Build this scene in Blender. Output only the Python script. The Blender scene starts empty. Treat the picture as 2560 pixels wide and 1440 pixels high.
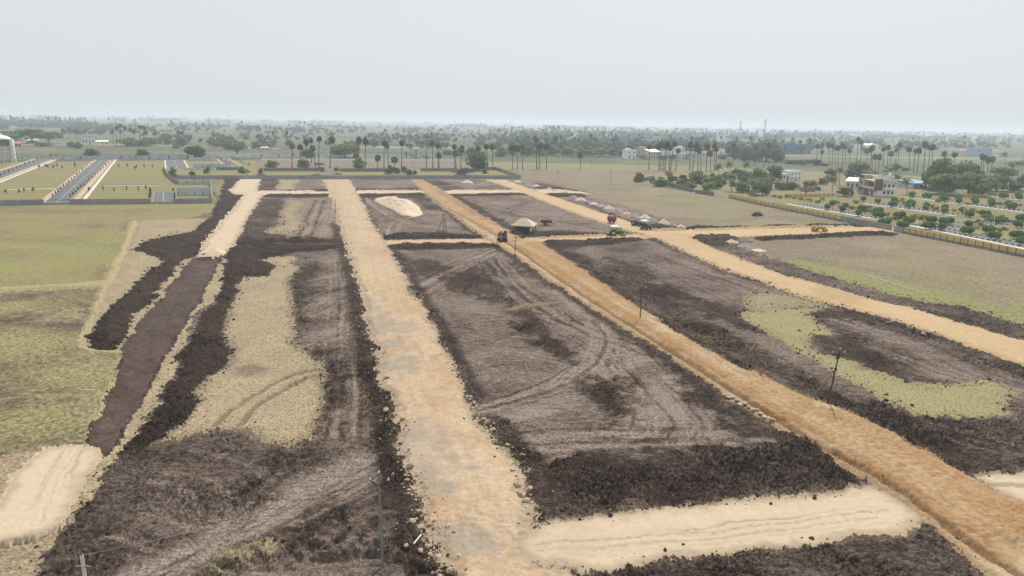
import bpy, math, random
import numpy as np
from mathutils import Vector, Matrix

random.seed(7)
rng = np.random.default_rng(7)
scene = bpy.context.scene
col = scene.collection

# ------------------------------------------------------------------ camera
CAM_H, PITCH, ROLL, FPX = 36.0, math.radians(13.63), math.radians(1.05), 1707.0
Fv = Vector((0, math.cos(PITCH), -math.sin(PITCH)))
R0 = Vector((1, 0, 0)); U0 = Vector((0, math.sin(PITCH), math.cos(PITCH)))
Rv = R0 * math.cos(ROLL) + U0 * math.sin(ROLL)
Uv = U0 * math.cos(ROLL) - R0 * math.sin(ROLL)
cam_data = bpy.data.cameras.new('camera'); cam = bpy.data.objects.new('camera', cam_data); col.objects.link(cam)
cam.matrix_world = Matrix(((Rv.x, Uv.x, -Fv.x, 0), (Rv.y, Uv.y, -Fv.y, 0), (Rv.z, Uv.z, -Fv.z, CAM_H), (0, 0, 0, 1)))
cam_data.sensor_width = 36.0; cam_data.lens = 36.0 * FPX / 2560.0
cam_data.clip_start = 0.5; cam_data.clip_end = 80000.0
scene.camera = cam
HAZE, HAZE_TOP = 0.00024, 68.0

# ------------------------------------------------------------------ sky, sun, exposure
SUN_EL, SUN_AZ = math.radians(52), math.radians(20)          # azimuth clockwise from +Y
world = bpy.data.worlds.new('World'); scene.world = world; world.use_nodes = True
wn, wl = world.node_tree.nodes, world.node_tree.links
wn.clear()
w_out = wn.new('ShaderNodeOutputWorld'); w_bg = wn.new('ShaderNodeBackground')
w_sky = wn.new('ShaderNodeTexSky'); w_sky.sky_type = 'NISHITA'; w_sky.sun_disc = False
w_sky.sun_elevation = SUN_EL; w_sky.sun_rotation = SUN_AZ
w_sky.air_density = 1.0; w_sky.dust_density = 6.0; w_sky.ozone_density = 1.0; w_sky.altitude = 30
w_hsv = wn.new('ShaderNodeHueSaturation'); w_hsv.inputs['Saturation'].default_value = 0.35
w_mix = wn.new('ShaderNodeMix'); w_mix.data_type = 'RGBA'; w_mix.inputs[0].default_value = 0.86
w_mix.inputs[7].default_value = (7.75, 8.15, 8.4, 1)           # even white heat-haze overcast
wl.new(w_sky.outputs[0], w_hsv.inputs['Color']); wl.new(w_hsv.outputs[0], w_mix.inputs[6])
wl.new(w_mix.outputs[2], w_bg.inputs[0]); w_bg.inputs[1].default_value = 0.101
wl.new(w_bg.outputs[0], w_out.inputs[0])

sun_data = bpy.data.lights.new('sun', 'SUN'); sun_data.energy = 4.5; sun_data.angle = math.radians(1.2)
sun_data.color = (1.0, 0.955, 0.88)
sun = bpy.data.objects.new('sun', sun_data); col.objects.link(sun)
sdir = Vector((math.sin(SUN_AZ) * math.cos(SUN_EL), math.cos(SUN_AZ) * math.cos(SUN_EL), math.sin(SUN_EL)))
sun.rotation_euler = sdir.to_track_quat('Z', 'Y').to_euler(); sun.location = (0, 0, 300)
vs = scene.view_settings
vs.view_transform = 'Standard'; vs.look = 'None'; vs.exposure = 0.0; vs.gamma = 1.0; vs.use_curve_mapping = False
scene.render.engine = 'CYCLES'
scene.cycles.use_denoising = True
scene.cycles.max_bounces = 6; scene.cycles.diffuse_bounces = 2; scene.cycles.glossy_bounces = 2
scene.cycles.volume_bounces = 1; scene.cycles.transparent_max_bounces = 8
scene.cycles.caustics_reflective = False; scene.cycles.caustics_refractive = False

# ------------------------------------------------------------------ survey: photo point -> ground point (metres)
def ray(u, v):
    d = Fv * FPX + Rv * (u - 1280.0) - Uv * (v - 720.0)
    return d
def G(u, v, z=0.0):
    d = ray(u, v)
    t = (z - CAM_H) / d.z
    return (d.x * t, d.y * t)
def HT(u, v, vt):
    """height in metres of something that stands at ground point (u,v) and whose top is seen at row vt"""
    x, y = G(u, v); r = math.hypot(x, y)
    d = ray(u, vt); return CAM_H + d.z / math.hypot(d.x, d.y) * r

# ------------------------------------------------------------------ numpy noise
def h2(ix, iy, s):
    n = (ix.astype(np.int64) * 374761393 + iy.astype(np.int64) * 668265263 + s * 974634777) & 0xFFFFFFFF
    n = ((n ^ (n >> 13)) * 1274126177) & 0xFFFFFFFF
    n = n ^ (n >> 16)
    return (n & 0xFFFFFF) / float(0x1000000)
def vn(x, y, s=0):
    ix, iy = np.floor(x), np.floor(y); fx, fy = x - ix, y - iy
    fx = fx * fx * (3 - 2 * fx); fy = fy * fy * (3 - 2 * fy)
    a, b, c, d = h2(ix, iy, s), h2(ix + 1, iy, s), h2(ix, iy + 1, s), h2(ix + 1, iy + 1, s)
    return a + (b - a) * fx + (c - a) * fy + (a - b - c + d) * fx * fy
def fbm(x, y, s=0, o=3):
    t, a, n = 0, 0.5, 0
    for k in range(o):
        t = t + a * vn(x * 2 ** k + 17 * k, y * 2 ** k - 9 * k, s + k); n += a; a *= 0.5
    return t / n
def worley(x, y, s=0):
    ix, iy = np.floor(x), np.floor(y); best = np.full(x.shape, 9.0)
    for dx in (-1, 0, 1):
        for dy in (-1, 0, 1):
            cx, cy = ix + dx, iy + dy
            px, py = cx + h2(cx, cy, s), cy + h2(cx, cy, s + 31)
            best = np.minimum(best, (px - x) ** 2 + (py - y) ** 2)
    return np.sqrt(best)
def sstep(a, b, x):
    t = np.clip((x - a) / (b - a), 0, 1); return t * t * (3 - 2 * t)
def inside(px, py, P):
    P = np.asarray(P); r = np.zeros(px.shape, bool); n = len(P); j = n - 1
    for i in range(n):
        xi, yi = P[i]; xj, yj = P[j]
        if yi != yj:
            c = ((yi > py) != (yj > py)) & (px < (xj - xi) * (py - yi) / (yj - yi) + xi)
            r ^= c
        j = i
    return r
def dline(px, py, P, closed=False):
    P = [tuple(p) for p in P]
    if closed: P = P + [P[0]]
    best = np.full(px.shape, 1e9)
    for (ax, ay), (bx, by) in zip(P[:-1], P[1:]):
        dx, dy = bx - ax, by - ay; L = dx * dx + dy * dy + 1e-9
        t = np.clip(((px - ax) * dx + (py - ay) * dy) / L, 0, 1)
        best = np.minimum(best, (px - ax - t * dx) ** 2 + (py - ay - t * dy) ** 2)
    return np.sqrt(best)

# ------------------------------------------------------------------ materials
MATS = {}
def new_mat(name):
    m = bpy.data.materials.new(name); m.use_nodes = True
    nt = m.node_tree; b = nt.nodes['Principled BSDF']; MATS[name] = m
    return m, nt, b
def nnode(nt, scale, detail=4, rough=0.6, dim='3D', coord=None):
    n = nt.nodes.new('ShaderNodeTexNoise'); n.inputs['Scale'].default_value = scale
    n.inputs['Detail'].default_value = detail; n.inputs['Roughness'].default_value = rough
    if coord: nt.links.new(coord, n.inputs['Vector'])
    return n
def mixc(nt, fac, a, b, blend='MIX'):
    m = nt.nodes.new('ShaderNodeMix'); m.data_type = 'RGBA'; m.blend_type = blend
    for sock, v in ((m.inputs[0], fac), (m.inputs[6], a), (m.inputs[7], b)):
        if hasattr(v, 'is_linked'): nt.links.new(v, sock)
        elif isinstance(v, (int, float)): sock.default_value = v
        else: sock.default_value = (*v, 1) if len(v) == 3 else v
    return m.outputs[2]
def ramp(nt, src, stops):
    r = nt.nodes.new('ShaderNodeValToRGB'); e = r.color_ramp.elements
    while len(e) < len(stops): e.new(0.5)
    for el, (p, c) in zip(e, stops):
        el.position = p; el.color = (*c, 1) if len(c) == 3 else c
    nt.links.new(src, r.inputs[0]); return r.outputs[0]
def mathn(nt, op, a, b=None, clamp=False):
    m = nt.nodes.new('ShaderNodeMath'); m.operation = op; m.use_clamp = clamp
    for s, v in zip(m.inputs, (a, b)):
        if v is None: continue
        if hasattr(v, 'is_linked'): nt.links.new(v, s)
        else: s.default_value = v
    return m.outputs[0]
def attr(nt, name):
    a = nt.nodes.new('ShaderNodeAttribute'); a.attribute_name = name; return a.outputs['Fac']
def geo(nt):
    return nt.nodes.new('ShaderNodeTexCoord').outputs['Object']

def plain(name, c, rough=0.7, var=0.18, scale=1.5, metal=0.0, rnd=0.0, spec=0.3):
    """paint, plaster, metal ...: a base colour with noise wear; rnd = variation from object to object"""
    m, nt, b = new_mat(name); co = geo(nt)
    n = nnode(nt, scale, 5, 0.65, coord=co)
    lo = tuple(x * (1 - var) for x in c); hi = tuple(min(1, x * (1 + var)) for x in c)
    out = ramp(nt, n.outputs[0], [(0.3, lo), (0.7, hi)])
    if rnd:
        oi = nt.nodes.new('ShaderNodeObjectInfo')
        out = mixc(nt, 1.0, out, ramp(nt, oi.outputs['Random'], [(0, (1 - rnd,) * 3), (1, (1 + rnd,) * 3)]), 'MULTIPLY')
    nt.links.new(out, b.inputs['Base Color']); b.inputs['Roughness'].default_value = rough
    b.inputs['Metallic'].default_value = metal; b.inputs['Specular IOR Level'].default_value = spec
    return m
def leafy(name, c0, c1, rnd=0.3, scale=0.6):
    m, nt, b = new_mat(name); co = geo(nt)
    n = nnode(nt, scale, 4, 0.7, coord=co)
    out = ramp(nt, n.outputs[0], [(0.32, c0), (0.68, c1)])
    oi = nt.nodes.new('ShaderNodeObjectInfo')
    t = ramp(nt, oi.outputs['Random'], [(0, (1 - rnd, 1 - rnd, 1 - rnd)), (0.5, (1, 1, 1)), (1, (1 + rnd * 1.1, 1 + rnd, 1 + rnd * 0.4))])
    out = mixc(nt, 1.0, out, t, 'MULTIPLY')
    nt.links.new(out, b.inputs['Base Color']); b.inputs['Roughness'].default_value = 0.65
    b.inputs['Specular IOR Level'].default_value = 0.2
    tr = nt.nodes.new('ShaderNodeBsdfTranslucent'); nt.links.new(out, tr.inputs[0])
    ms = nt.nodes.new('ShaderNodeMixShader'); ms.inputs[0].default_value = 0.42
    nt.links.new(b.outputs[0], ms.inputs[1]); nt.links.new(tr.outputs[0], ms.inputs[2])
    nt.links.new(ms.outputs[0], nt.nodes['Material Output'].inputs[0])
    return m
def bump(nt, b, h, strength, dist):
    bp = nt.nodes.new('ShaderNodeBump'); bp.inputs['Strength'].default_value = strength; bp.inputs['Distance'].default_value = dist
    nt.links.new(h, bp.inputs['Height']); nt.links.new(bp.outputs[0], b.inputs['Normal'])
def earth(name, c0, c1, c2, grain=1.2, bstr=0.6, bdist=0.25, nmix=0.6, fine=(0.4, 1.6), patch=0.05, streak=0.0, speck=0.0, cs=(0.05, 0.04, 0.03)):
    """ground: c0 -> c1 by the 'wear' attribute, c2 by the 'tint' attribute, noise at three scales, machine streaks, dark specks between tufts and, on turned soil, as painted pit shade"""
    m, nt, b = new_mat(name); co = geo(nt); k_ = 0.87
    c0, c1, c2, cs = (tuple(x * k_ for x in c) for c in (c0, c1, c2, cs))
    n1 = nnode(nt, grain, 6, 0.72, coord=co); n2 = nnode(nt, patch, 5, 0.68, coord=co); n3 = nnode(nt, grain * 3.2, 4, 0.75, coord=co)
    w = mathn(nt, 'ADD', attr(nt, 'wear'), mathn(nt, 'MULTIPLY', mathn(nt, 'SUBTRACT', n1.outputs[0], 0.5), nmix * 2.4))
    w = mathn(nt, 'ADD', w, mathn(nt, 'MULTIPLY', mathn(nt, 'SUBTRACT', n2.outputs[0], 0.5), nmix * 1.6))
    if streak:
        mp = nt.nodes.new('ShaderNodeMapping'); mp.inputs['Scale'].default_value = (0.13, 1.15, 1.0); mp.inputs['Rotation'].default_value = (0, 0, 0.12)
        nt.links.new(co, mp.inputs['Vector']); ns = nnode(nt, 1.0, 5, 0.7, coord=mp.outputs[0]); ns.inputs['Distortion'].default_value = 1.4
        w = mathn(nt, 'ADD', w, mathn(nt, 'MULTIPLY', mathn(nt, 'MULTIPLY', mathn(nt, 'SUBTRACT', ns.outputs[0], 0.5), streak * 3.4), attr(nt, 'wear')))
    w = mathn(nt, 'ADD', w, 0.0, True)
    out = mixc(nt, w, c0, c1)
    t = mathn(nt, 'ADD', attr(nt, 'tint'), mathn(nt, 'MULTIPLY', mathn(nt, 'MULTIPLY', mathn(nt, 'SUBTRACT', n3.outputs[0], 0.5), 2.2), attr(nt, 'tint')), True)
    out = mixc(nt, t, out, c2)
    out = mixc(nt, 1.0, out, ramp(nt, n3.outputs[0], [(0.34, (fine[0],) * 3), (0.66, (fine[1],) * 3)]), 'MULTIPLY')
    if speck:
        n4 = nnode(nt, grain * 2.6, 5, 0.85, coord=co); n4.inputs['Distortion'].default_value = 0.6
        out = mixc(nt, mathn(nt, 'MULTIPLY', ramp(nt, n4.outputs[0], [(0.36, (1, 1, 1)), (0.47, (0, 0, 0))]), speck), out, cs)
    nt.links.new(out, b.inputs['Base Color']); b.inputs['Roughness'].default_value = 0.95
    b.inputs['Specular IOR Level'].default_value = 0.08
    hsum = mathn(nt, 'ADD', n1.outputs[0], mathn(nt, 'MULTIPLY', n3.outputs[0], 0.6))
    bump(nt, b, hsum, bstr, bdist)
    return m

DS = (0.030, 0.021, 0.0165)
earth('soil', (0.056, 0.0375, 0.0295), (0.300, 0.233, 0.192), (0.24, 0.18, 0.122), grain=1.0, nmix=0.70, bstr=1.0, bdist=0.4, fine=(0.40, 1.65), streak=0.7, speck=0.55, cs=(0.022, 0.0145, 0.011))  # near-black specks paint the shade in pits between clods
earth('bank_soil', (0.044, 0.0295, 0.0232), (0.110, 0.078, 0.061), (0.22, 0.165, 0.11), grain=1.4, nmix=0.5, bstr=1.0, bdist=0.35, fine=(0.4, 1.6), speck=0.5, cs=(0.016, 0.011, 0.009))  # specks put pit shade into the bank's colour
earth('trench_soil', (0.058, 0.039, 0.031), (0.145, 0.106, 0.088), (0.25, 0.20, 0.15), grain=1.0, nmix=0.8, bstr=0.9, bdist=0.25, fine=(0.6, 1.4), patch=0.12, streak=0.35, speck=0.45, cs=(0.03, 0.022, 0.018))
earth('road_tan', (0.475, 0.362, 0.252), (0.395, 0.262, 0.152), (0.290, 0.250, 0.205), grain=0.55, nmix=0.55, bstr=0.6, bdist=0.15, fine=(0.80, 1.16), patch=0.13, speck=0.22, cs=(0.19, 0.13, 0.085))
earth('road_murram', (0.335, 0.198, 0.094), (0.445, 0.338, 0.220), (0.20, 0.112, 0.055), grain=0.5, nmix=0.6, bstr=0.8, bdist=0.25, fine=(0.74, 1.22), patch=0.15, speck=0.3, cs=(0.17, 0.10, 0.05))
earth('road_smooth', (0.475, 0.350, 0.215), (0.415, 0.285, 0.155), (0.33, 0.225, 0.125), grain=0.5, nmix=0.45, bstr=0.3, bdist=0.1, fine=(0.86, 1.14))
earth('sand', (0.525, 0.425, 0.312), (0.475, 0.372, 0.258), (0.25, 0.185, 0.12), grain=0.5, nmix=0.40, bstr=0.25, bdist=0.06, fine=(0.93, 1.07))
earth('stubble', (0.375, 0.300, 0.190), (0.185, 0.142, 0.098), (0.270, 0.250, 0.115), grain=1.1, nmix=0.8, bstr=0.6, bdist=0.12, fine=(0.45, 1.5), patch=0.12, speck=0.8, cs=(0.075, 0.055, 0.038))
earth('dry_field', (0.255, 0.205, 0.142), (0.175, 0.135, 0.098), (0.225, 0.228, 0.092), grain=0.42, nmix=0.9, bstr=0.8, bdist=0.25, fine=(0.55, 1.42), patch=0.11, speck=0.6, cs=(0.10, 0.076, 0.055))
earth('pasture', (0.238, 0.200, 0.098), (0.145, 0.110, 0.070), (0.238, 0.230, 0.092), grain=0.3, nmix=0.8, bstr=0.4, bdist=0.15, fine=(0.76, 1.22), patch=0.06, speck=0.25, cs=(0.12, 0.10, 0.05))
earth('rough_pasture', (0.262, 0.222, 0.125), (0.112, 0.086, 0.062), (0.265, 0.242, 0.115), grain=0.5, nmix=1.3, bstr=0.8, bdist=0.25, fine=(0.45, 1.5), patch=0.09, speck=0.7, cs=(0.075, 0.058, 0.036))
earth('verge', (0.37, 0.305, 0.17), (0.29, 0.235, 0.135), (0.23, 0.24, 0.10), grain=1.1, nmix=0.5, bstr=0.8, bdist=0.2, fine=(0.5, 1.4), speck=0.4, cs=(0.12, 0.09, 0.05))
earth('green_crop', (0.165, 0.225, 0.070), (0.21, 0.21, 0.095), (0.12, 0.17, 0.05), grain=0.15, nmix=0.35, bstr=0.3, bdist=0.2, fine=(0.85, 1.15))

def far_land():
    m, nt, b = new_mat('far_land'); co = geo(nt)
    mp = nt.nodes.new('ShaderNodeMapping'); mp.inputs['Rotation'].default_value = (0, 0, 0.12); mp.inputs['Scale'].default_value = (0.0045, 0.011, 0.01)
    nt.links.new(co, mp.inputs['Vector'])
    v = nt.nodes.new('ShaderNodeTexVoronoi'); v.distance = 'CHEBYCHEV'; v.inputs['Scale'].default_value = 1.0; v.inputs['Randomness'].default_value = 0.8
    nt.links.new(mp.outputs[0], v.inputs['Vector'])
    sep = nt.nodes.new('ShaderNodeSeparateColor'); nt.links.new(v.outputs['Color'], sep.inputs[0])
    f = ramp(nt, sep.outputs[0], [(0.0, (0.085, 0.10, 0.052)), (0.25, (0.165, 0.14, 0.095)), (0.42, (0.085, 0.11, 0.05)), (0.62, (0.135, 0.13, 0.08)), (0.8, (0.065, 0.09, 0.040)), (1.0, (0.115, 0.10, 0.075))])
    n = nnode(nt, 0.02, 5, 0.65, coord=co); n2 = nnode(nt, 0.35, 4, 0.7, coord=co)
    f = mixc(nt, 1.0, f, ramp(nt, n.outputs[0], [(0.3, (0.72,) * 3), (0.7, (1.25,) * 3)]), 'MULTIPLY')
    f = mixc(nt, 1.0, f, ramp(nt, n2.outputs[0], [(0.3, (0.8,) * 3), (0.7, (1.2,) * 3)]), 'MULTIPLY')
    nt.links.new(f, b.inputs['Base Color']); b.inputs['Roughness'].default_value = 0.95; b.inputs['Specular IOR Level'].default_value = 0.05
far_land()

plain('concrete_grey', (0.26, 0.26, 0.26), 0.85, 0.25, 0.6, rnd=0.12)
plain('concrete_dark', (0.17, 0.165, 0.16), 0.9, 0.3, 0.5, rnd=0.12)
plain('panel_blue', (0.42, 0.47, 0.49), 0.8, 0.12, 0.4, rnd=0.08)
plain('panel_white', (0.62, 0.64, 0.65), 0.8, 0.12, 0.4, rnd=0.08)
plain('post_dark', (0.10, 0.105, 0.11), 0.8)
plain('yellow_wall', (0.55, 0.40, 0.155), 0.8, 0.12, 0.5, rnd=0.08)
plain('plinth_grey', (0.21, 0.205, 0.195), 0.9, 0.3, 0.5, rnd=0.1)
plain('whitewash', (0.78, 0.775, 0.755), 0.8, 0.12, 0.4)
plain('offwhite', (0.55, 0.54, 0.50), 0.8, 0.15, 0.4)
plain('cream', (0.62, 0.55, 0.40), 0.8, 0.1, 0.4)
plain('pink_wall', (0.50, 0.40, 0.38), 0.8, 0.12, 0.4)
plain('blue_wall', (0.11, 0.20, 0.34), 0.7, 0.15, 0.3)
plain('blue_sheet', (0.13, 0.36, 0.62), 0.45, 0.12, 0.6)
plain('lightblue', (0.34, 0.44, 0.52), 0.7, 0.1, 0.5)
plain('brown_panel', (0.125, 0.075, 0.06), 0.6, 0.15, 1.0)
plain('tank_slate', (0.085, 0.095, 0.13), 0.5)
plain('navy_panel', (0.045, 0.055, 0.10), 0.5, 0.1, 1.0)
plain('grey_panel', (0.36, 0.35, 0.35), 0.7, 0.1, 1.0)
plain('rust_roof', (0.22, 0.13, 0.10), 0.85, 0.25, 0.5)
plain('orange_roof', (0.45, 0.17, 0.09), 0.8, 0.2, 0.5)
plain('sheet_grey', (0.42, 0.44, 0.45), 0.5, 0.15, 0.5)
plain('glass_dark', (0.03, 0.035, 0.04), 0.15, 0.1, 1.0, spec=0.6)
plain('wood_door', (0.09, 0.06, 0.045), 0.7)
plain('asphalt', (0.105, 0.105, 0.108), 0.9, 0.18, 0.25)
plain('lane_paint', (0.62, 0.62, 0.60), 0.7, 0.15, 1.0)
plain('kerb_white', (0.66, 0.65, 0.62), 0.8, 0.15, 1.0)
plain('kerb_black', (0.035, 0.035, 0.035), 0.8, 0.15, 1.0)
plain('footpath', (0.50, 0.47, 0.42), 0.9, 0.15, 0.4)
plain('shoulder', (0.40, 0.30, 0.215), 0.9, 0.2, 0.3)
plain('iron_dark', (0.035, 0.032, 0.03), 0.7, 0.3, 2.0)
plain('pole_concrete', (0.22, 0.215, 0.205), 0.85, 0.2, 1.5)
plain('insulator', (0.60, 0.58, 0.55), 0.35)
plain('palm_bark', (0.085, 0.075, 0.065), 0.95, 0.3, 2.0, rnd=0.2)
plain('bark', (0.075, 0.058, 0.045), 0.95, 0.3, 2.0, rnd=0.2)
plain('thatch', (0.52, 0.44, 0.30), 0.95, 0.3, 3.0)
plain('tarp_navy', (0.022, 0.028, 0.05), 0.6)
plain('hut_wood', (0.05, 0.04, 0.032), 0.9)
plain('tyre', (0.02, 0.02, 0.02), 0.85)
plain('machine_green', (0.03, 0.16, 0.07), 0.45, 0.1)
plain('dull_red', (0.13, 0.035, 0.03), 0.7, 0.3)
plain('machine_red', (0.27, 0.035, 0.03), 0.45, 0.15)
plain('machine_orange', (0.55, 0.11, 0.03), 0.5, 0.15)
plain('machine_yellow', (0.50, 0.32, 0.04), 0.55, 0.2, 1.5)
plain('machine_black', (0.03, 0.03, 0.033), 0.5)
plain('machine_grey', (0.12, 0.12, 0.125), 0.6)
plain('hub_yellow', (0.60, 0.45, 0.04), 0.5)
plain('canopy_white', (0.62, 0.70, 0.66), 0.45, 0.06)
plain('tank_white', (0.66, 0.65, 0.64), 0.5)
plain('steel', (0.32, 0.32, 0.33), 0.5, 0.2, 2.0, metal=0.5)
plain('gravel_heap', (0.25, 0.245, 0.24), 0.95, 0.28, 3.0, rnd=0.12)
plain('sand_heap', (0.52, 0.415, 0.30), 0.95, 0.12, 1.5, rnd=0.08)
plain('rock', (0.30, 0.225, 0.155), 0.95, 0.3, 1.2, rnd=0.45)
plain('rock_pale', (0.35, 0.275, 0.20), 0.95, 0.2, 1.2, rnd=0.3)
plain('clod', (0.045, 0.0305, 0.0242), 0.97, 0.55, 2.5)
plain('brushwood', (0.16, 0.11, 0.075), 0.95, 0.3, 2.0)
leafy('leaf_palm', (0.075, 0.086, 0.046), (0.205, 0.205, 0.115), 0.25)
leafy('leaf_coconut', (0.10, 0.125, 0.05), (0.22, 0.23, 0.10), 0.25)
leafy('leaf_mid', (0.095, 0.145, 0.050), (0.235, 0.285, 0.105), 0.3)
leafy('leaf_dark', (0.058, 0.090, 0.038), (0.145, 0.190, 0.075), 0.25)
leafy('leaf_light', (0.14, 0.185, 0.05), (0.27, 0.30, 0.10), 0.25)
leafy('leaf_yellow', (0.28, 0.28, 0.06), (0.46, 0.42, 0.10), 0.2)
leafy('leaf_topiary', (0.062, 0.140, 0.042), (0.185, 0.34, 0.095), 0.2, 1.5)
leafy('leaf_far', (0.045, 0.066, 0.034), (0.105, 0.132, 0.060), 0.1, 0.05)
leafy('leaf_bare', (0.15, 0.13, 0.10), (0.21, 0.19, 0.14), 0.15)

# ------------------------------------------------------------------ object helpers
def props(o, label=None, cat=None, group=None, kind=None):
    if label: o['label'] = label
    if cat: o['category'] = cat
    if group: o['group'] = group
    if kind: o['kind'] = kind
    return o
def empty(name, loc, rz=0.0, label=None, cat=None, group=None, scale=None):
    o = bpy.data.objects.new(name, None); col.objects.link(o); o.empty_display_size = 0.2
    o.location = loc; o.rotation_euler = (0, 0, rz)
    if scale: o.scale = scale
    return props(o, label, cat, group)
def link_mesh(name, me, mat=None, parent=None, loc=None):
    if mat is not None and not me.materials: me.materials.append(MATS[mat])
    o = bpy.data.objects.new(name, me); col.objects.link(o)
    if parent is not None: o.parent = parent
    if loc is not None: o.location = loc
    return o
class MB:
    def __init__(s): s.v, s.f = [], []
    def add(s, v, f):
        n = len(s.v); s.v += [tuple(p) for p in v]; s.f += [tuple(i + n for i in q) for q in f]; return s
    def box(s, x0, x1, y0, y1, z0, z1, M=None):
        v = [(x, y, z) for z in (z0, z1) for y in (y0, y1) for x in (x0, x1)]
        if M is not None: v = [M @ Vector(p) for p in v]
        return s.add(v, [(0, 2, 3, 1), (4, 5, 7, 6), (0, 1, 5, 4), (2, 6, 7, 3), (0, 4, 6, 2), (1, 3, 7, 5)])
    def tube(s, pts, rad, n=6, cap=True):
        pts = [Vector(p) for p in pts]; rad = rad if isinstance(rad, (list, tuple)) else [rad] * len(pts)
        v, f = [], []
        for i, p in enumerate(pts):
            t = (pts[min(i + 1, len(pts) - 1)] - pts[max(i - 1, 0)]).normalized()
            a = t.cross(Vector((0, 0, 1)) if abs(t.z) < 0.9 else Vector((1, 0, 0))).normalized(); b = t.cross(a)
            for k in range(n):
                q = 2 * math.pi * k / n
                v.append(p + (a * math.cos(q) + b * math.sin(q)) * rad[i])
        for i in range(len(pts) - 1):
            for k in range(n):
                k2 = (k + 1) % n
                f.append((i * n + k, (i + 1) * n + k, (i + 1) * n + k2, i * n + k2))
        if cap: f.append(tuple(range(n))); f.append(tuple(range(len(pts) * n - 1, len(pts) * n - n - 1, -1)))
        return s.add(v, f)
    def beam(s, a, b, w, d=None):
        a, b = Vector(a), Vector(b); d = d or w; t = (b - a); L = t.length; q = t.to_track_quat('Z', 'Y')
        M = Matrix.Translation(a) @ q.to_matrix().to_4x4()
        return s.box(-w / 2, w / 2, -d / 2, d / 2, 0, L, M)
    def cyl(s, c, axis, r, h, n=16):
        c, axis = Vector(c), Vector(axis).normalized()
        return s.tube([c - axis * h / 2, c + axis * h / 2], r, n)
    def lathe(s, prof, n=20, c=(0, 0, 0)):
        v, f = [], []
        for (r, z) in prof:
            for k in range(n):
                q = 2 * math.pi * k / n; v.append((c[0] + r * math.cos(q), c[1] + r * math.sin(q), c[2] + z))
        for i in range(len(prof) - 1):
            for k in range(n):
                k2 = (k + 1) % n; f.append((i * n + k, i * n + k2, (i + 1) * n + k2, (i + 1) * n + k))
        return s.add(v, f)
    def mesh(s, name):
        me = bpy.data.meshes.new(name); me.from_pydata(s.v, [], s.f); me.update(); return me
    def build(s, name, mat, parent=None, loc=None, smooth=False):
        me = s.mesh(name)
        if smooth: me.polygons.foreach_set('use_smooth', [True] * len(me.polygons))
        return link_mesh(name, me, mat, parent, loc)
def np_mesh(name, v, quads, mat=None, smooth=False):
    me = bpy.data.meshes.new(name); nv, nf = len(v), len(quads); k = quads.shape[1]
    me.vertices.add(nv); me.vertices.foreach_set('co', np.ascontiguousarray(v, np.float32).ravel())
    me.loops.add(nf * k); me.loops.foreach_set('vertex_index', np.ascontiguousarray(quads, np.int32).ravel())
    me.polygons.add(nf); me.polygons.foreach_set('loop_start', np.arange(0, nf * k, k, dtype=np.int32))
    me.polygons.foreach_set('loop_total', np.full(nf, k, np.int32))
    me.polygons.foreach_set('use_smooth', np.full(nf, smooth))
    me.update(calc_edges=True)
    if mat: me.materials.append(MATS[mat])
    return me
ONES = ['', 'first', 'second', 'third', 'fourth', 'fifth', 'sixth', 'seventh', 'eighth', 'ninth', 'tenth', 'eleventh', 'twelfth', 'thirteenth', 'fourteenth', 'fifteenth', 'sixteenth', 'seventeenth', 'eighteenth', 'nineteenth']
def ordn(i):
    if i < 20: return ONES[i]
    t = ['twenty', 'thirty', 'forty', 'fifty', 'sixty', 'seventy', 'eighty', 'ninety'][i // 10 - 2]
    return (t[:-1] + 'ieth') if i % 10 == 0 else t + '-' + ONES[i % 10]

# ================================================================== THE LAND: one polar sheet of ground, cut into roads, plots, banks and fields
_az = [0.0]
a_ = math.radians(43.0); fine = np.arange(-a_, a_ + 1e-9, math.radians(0.098))
out_, st = [], math.radians(0.12); q = a_
while q < math.pi - 0.02:
    st *= 1.22; q = min(q + st, math.pi); out_.append(q)
AZ = np.concatenate([-np.array(out_[::-1]), fine, np.array(out_)])
rr = [2.0, 8, 14, 19, 23, 27, 30, 32.5, 34.5, 36]
while rr[-1] < 130: rr.append(rr[-1] * 1.0031)
while rr[-1] < 430: rr.append(rr[-1] * 1.0047)
while rr[-1] < 1200: rr.append(rr[-1] * 1.014)
while rr[-1] < 42000: rr.append(rr[-1] * 1.05)
RR = np.array(rr); NR, NA = len(RR), len(AZ)
RG, AG = np.meshgrid(RR, AZ, indexing='ij')
X = (RG * np.sin(AG)).ravel(); Y = (RG * np.cos(AG)).ravel(); NV = len(X)
near = RG.ravel() < 640
IDN = np.nonzero(near)[0]
xn, yn = X[IDN], Y[IDN]
# ragged edges: the outlines wander by a metre or so
wx = xn + (fbm(xn * 0.22, yn * 0.22, 3, 3) - 0.5) * 3.4 + (fbm(xn * 1.3, yn * 1.3, 5, 4) - 0.5) * 1.9
wy = yn + (fbm(xn * 0.22, yn * 0.22, 13, 3) - 0.5) * 3.4 + (fbm(xn * 1.3, yn * 1.3, 15, 4) - 0.5) * 1.9
wx0, wy0 = wx, wy; wx = wx + rng.normal(0, 0.20, len(xn)); wy = wy + rng.normal(0, 0.20, len(xn))
cls = np.zeros(len(IDN), np.int32); wear = np.full(len(IDN), 0.5); tint = np.zeros(len(IDN)); hgt = np.zeros(len(IDN)); rough = np.full(len(IDN), 0.05)
rr_0 = np.hypot(xn, yn); matk = ['far_land']; REGS = [('ground', 'flat open farmland stretching away to the hazy horizon', 'ground', 'far_land')]

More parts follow.
